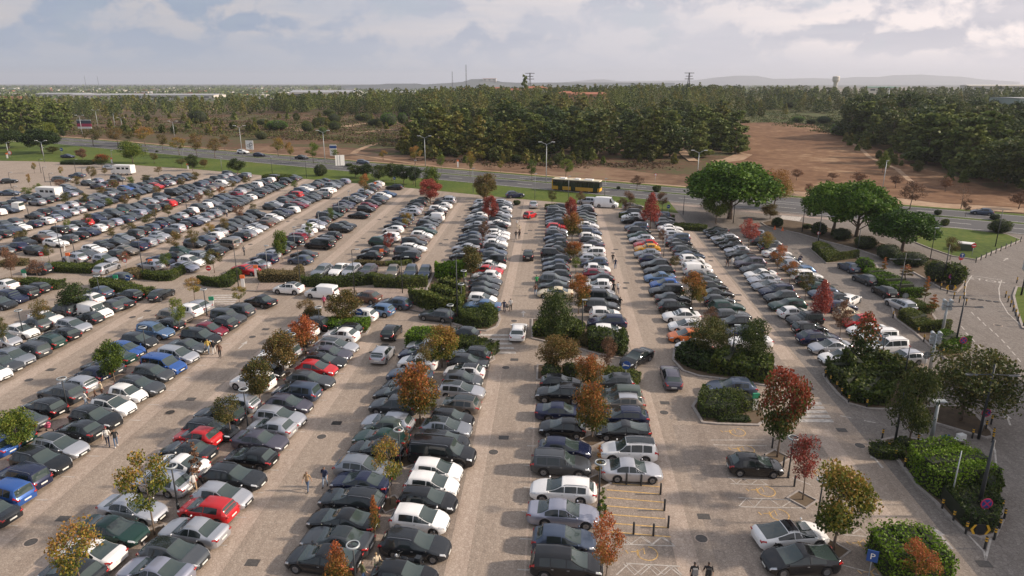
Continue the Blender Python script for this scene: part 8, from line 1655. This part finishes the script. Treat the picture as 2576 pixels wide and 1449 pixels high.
# mast with floodlights in the right wood
mast('E4', 1190, 470, 240, 'tall pale floodlight mast standing in the wood above the clearing', 'flood', .3, 'palemetal')
def ridge(name, dist, pts, depth_, label=None):
    """far hill line from picture picks, given real depth and slopes"""
    L_ = []
    for t, x, y in pts:
        px, py = tile(t, x, lerp(200, y, .75) if dist > 9000 else y); k = (py - 724.5) / 1700.; rz = -dist * (sT + k * cT) / (cT - k * sT); p, q = at_far(t, x, dist); p2, q2 = p * (1 + depth_ / dist), q * (1 + depth_ / dist); p0, q0 = p * (1 - depth_ * .6 / dist), q * (1 - depth_ * .6 / dist)
        L_.append(((p0, q0, -5), (p, q, max(0, CAM_H + rz)), (p2, q2, -5)))
    vs = [v for a in L_ for v in a]; fs = []
    for i in range(len(L_) - 1):
        for j in (0, 1): fs.append((i * 3 + j, (i + 1) * 3 + j, (i + 1) * 3 + j + 1, i * 3 + j + 1))
    me = bpy.data.meshes.new(name); me.from_pydata(vs, [], fs); me.materials.append(M['hill']); me.polygons.foreach_set('use_smooth', [True] * len(fs)); tag(link(name, me), kind='structure')
ridge('far_hills', 12300, [('E3', 300, 190), ('E3', 450, 180), ('E3', 600, 162), ('E3', 760, 140), ('E3', 860, 140), ('E3', 1000, 165), ('E3', 1200, 160), ('E3', 1680, 152), ('E3', 1850, 118), ('E3', 2050, 90), ('E3', 2250, 92), ('E3', 2400, 132), ('E3', 2576, 128), ('E4', 200, 122), ('E4', 370, 130), ('E4', 600, 106), ('E4', 780, 108), ('E4', 920, 84), ('E4', 1180, 74), ('E4', 1350, 92), ('E4', 1550, 102), ('E4', 1750, 140), ('E4', 2100, 172)], 1500)
ridge('near_hills', 3200, [('E2', 1000, 215), ('E2', 1350, 206), ('E2', 1420, 198), ('E2', 1700, 197), ('E2', 1760, 206), ('E2', 2000, 190), ('E2', 2120, 180), ('E2', 2200, 152), ('E2', 2300, 150), ('E2', 2400, 158), ('E2', 2480, 180), ('E3', 40, 188), ('E3', 500, 186), ('E3', 900, 186), ('E3', 1500, 190)], 500)
o = far_house('E2', 2370, 3150, 60, 20, 12, 'roofr', 'wallw', 'pale castle walls on the distant hilltop', 'castle', 'castle', z=36, nwin=3, rh=.1)
# scattered town on the plain
tw = MB(); r = random.Random(5)
for i in range(240):
    t = r.choice(['E1', 'E2', 'E1', 'E2']); x = r.uniform(0, 2576) if t == 'E1' else r.uniform(0, 1700); d = r.choice([r.uniform(1500, 2200), r.uniform(2200, 4200)]); p, q = at_far(t, x, d); s_ = r.uniform(6, 22) * (1 + d / 4000)
    tw.box((p, q, 3.), (s_, s_ * .6, r.uniform(4, 8)), r.choice([0, 0, 0, 1, 2]))
tag(link('distant_town', tw.mesh('distant_town', [M['wallw'], M['roofr'], M['roofg']])), 'scattered pale houses and sheds on the far plain', 'town', kind='stuff')
tw = MB()
for i in range(2600):
    t = r.choice(['E1', 'E2', 'E3']); x = r.uniform(-100, 2676); d = r.choice([r.uniform(1250, 2200), r.uniform(2000, 5200)]); p, q = at_far(t, x, d)
    for _ in range(6): tw.leaf((p + r.gauss(0, 1) * 20 * d / 1500, q + r.gauss(0, 1) * 8, r.uniform(0, 5) * (1 + d / 5000)), r.uniform(7, 13) * (d / 2000) ** .6, 0, r)
tag(link('distant_copses', tw.mesh('distant_copses', LM['pine'])), 'dark copses and tree lines dotted over the far plain', 'copses', kind='stuff')
# unseen hall, added out of view to shade the lower right corner
o = thing('added_shade_hall', 'large plain unseen hall added right of the access road to cast shade', 'building', (98, 28, hgt(98, 28)))
m = MB(); m.box((0, 0, 9.5), (66, 78, 19)); link('wall', m.mesh('wall', M['wallw']), o); m = MB(); m.box((0, 0, 19.3), (67, 79, .6)); link('roof', m.mesh('roof', M['roofg']), o)
for i in range(9): m = MB(); m.box((-33.05, -34 + i * 8.5, 5), (.12, 5, 6)); link('window', m.mesh('window', M['glass']), o)

# ---------------------------------------------------------------- the air
m = MB(); m.box((0, 7000, 106), (34000, 15500, 216)); hz = link('haze', m.mesh('haze', [])); hz['kind'] = 'stuff'
hm = bpy.data.materials.new('haze'); hm.use_nodes = True; N = hm.node_tree.nodes; N.remove(N['Principled BSDF']); v = N.new('ShaderNodeVolumePrincipled'); v.inputs['Density'].default_value = 1 / 10500.; v.inputs['Color'].default_value = (.86, .89, .97, 1); v.inputs['Anisotropy'].default_value = .2
hm.node_tree.links.new(v.outputs[0], N['Material Output'].inputs['Volume']); hz.data.materials.append(hm)
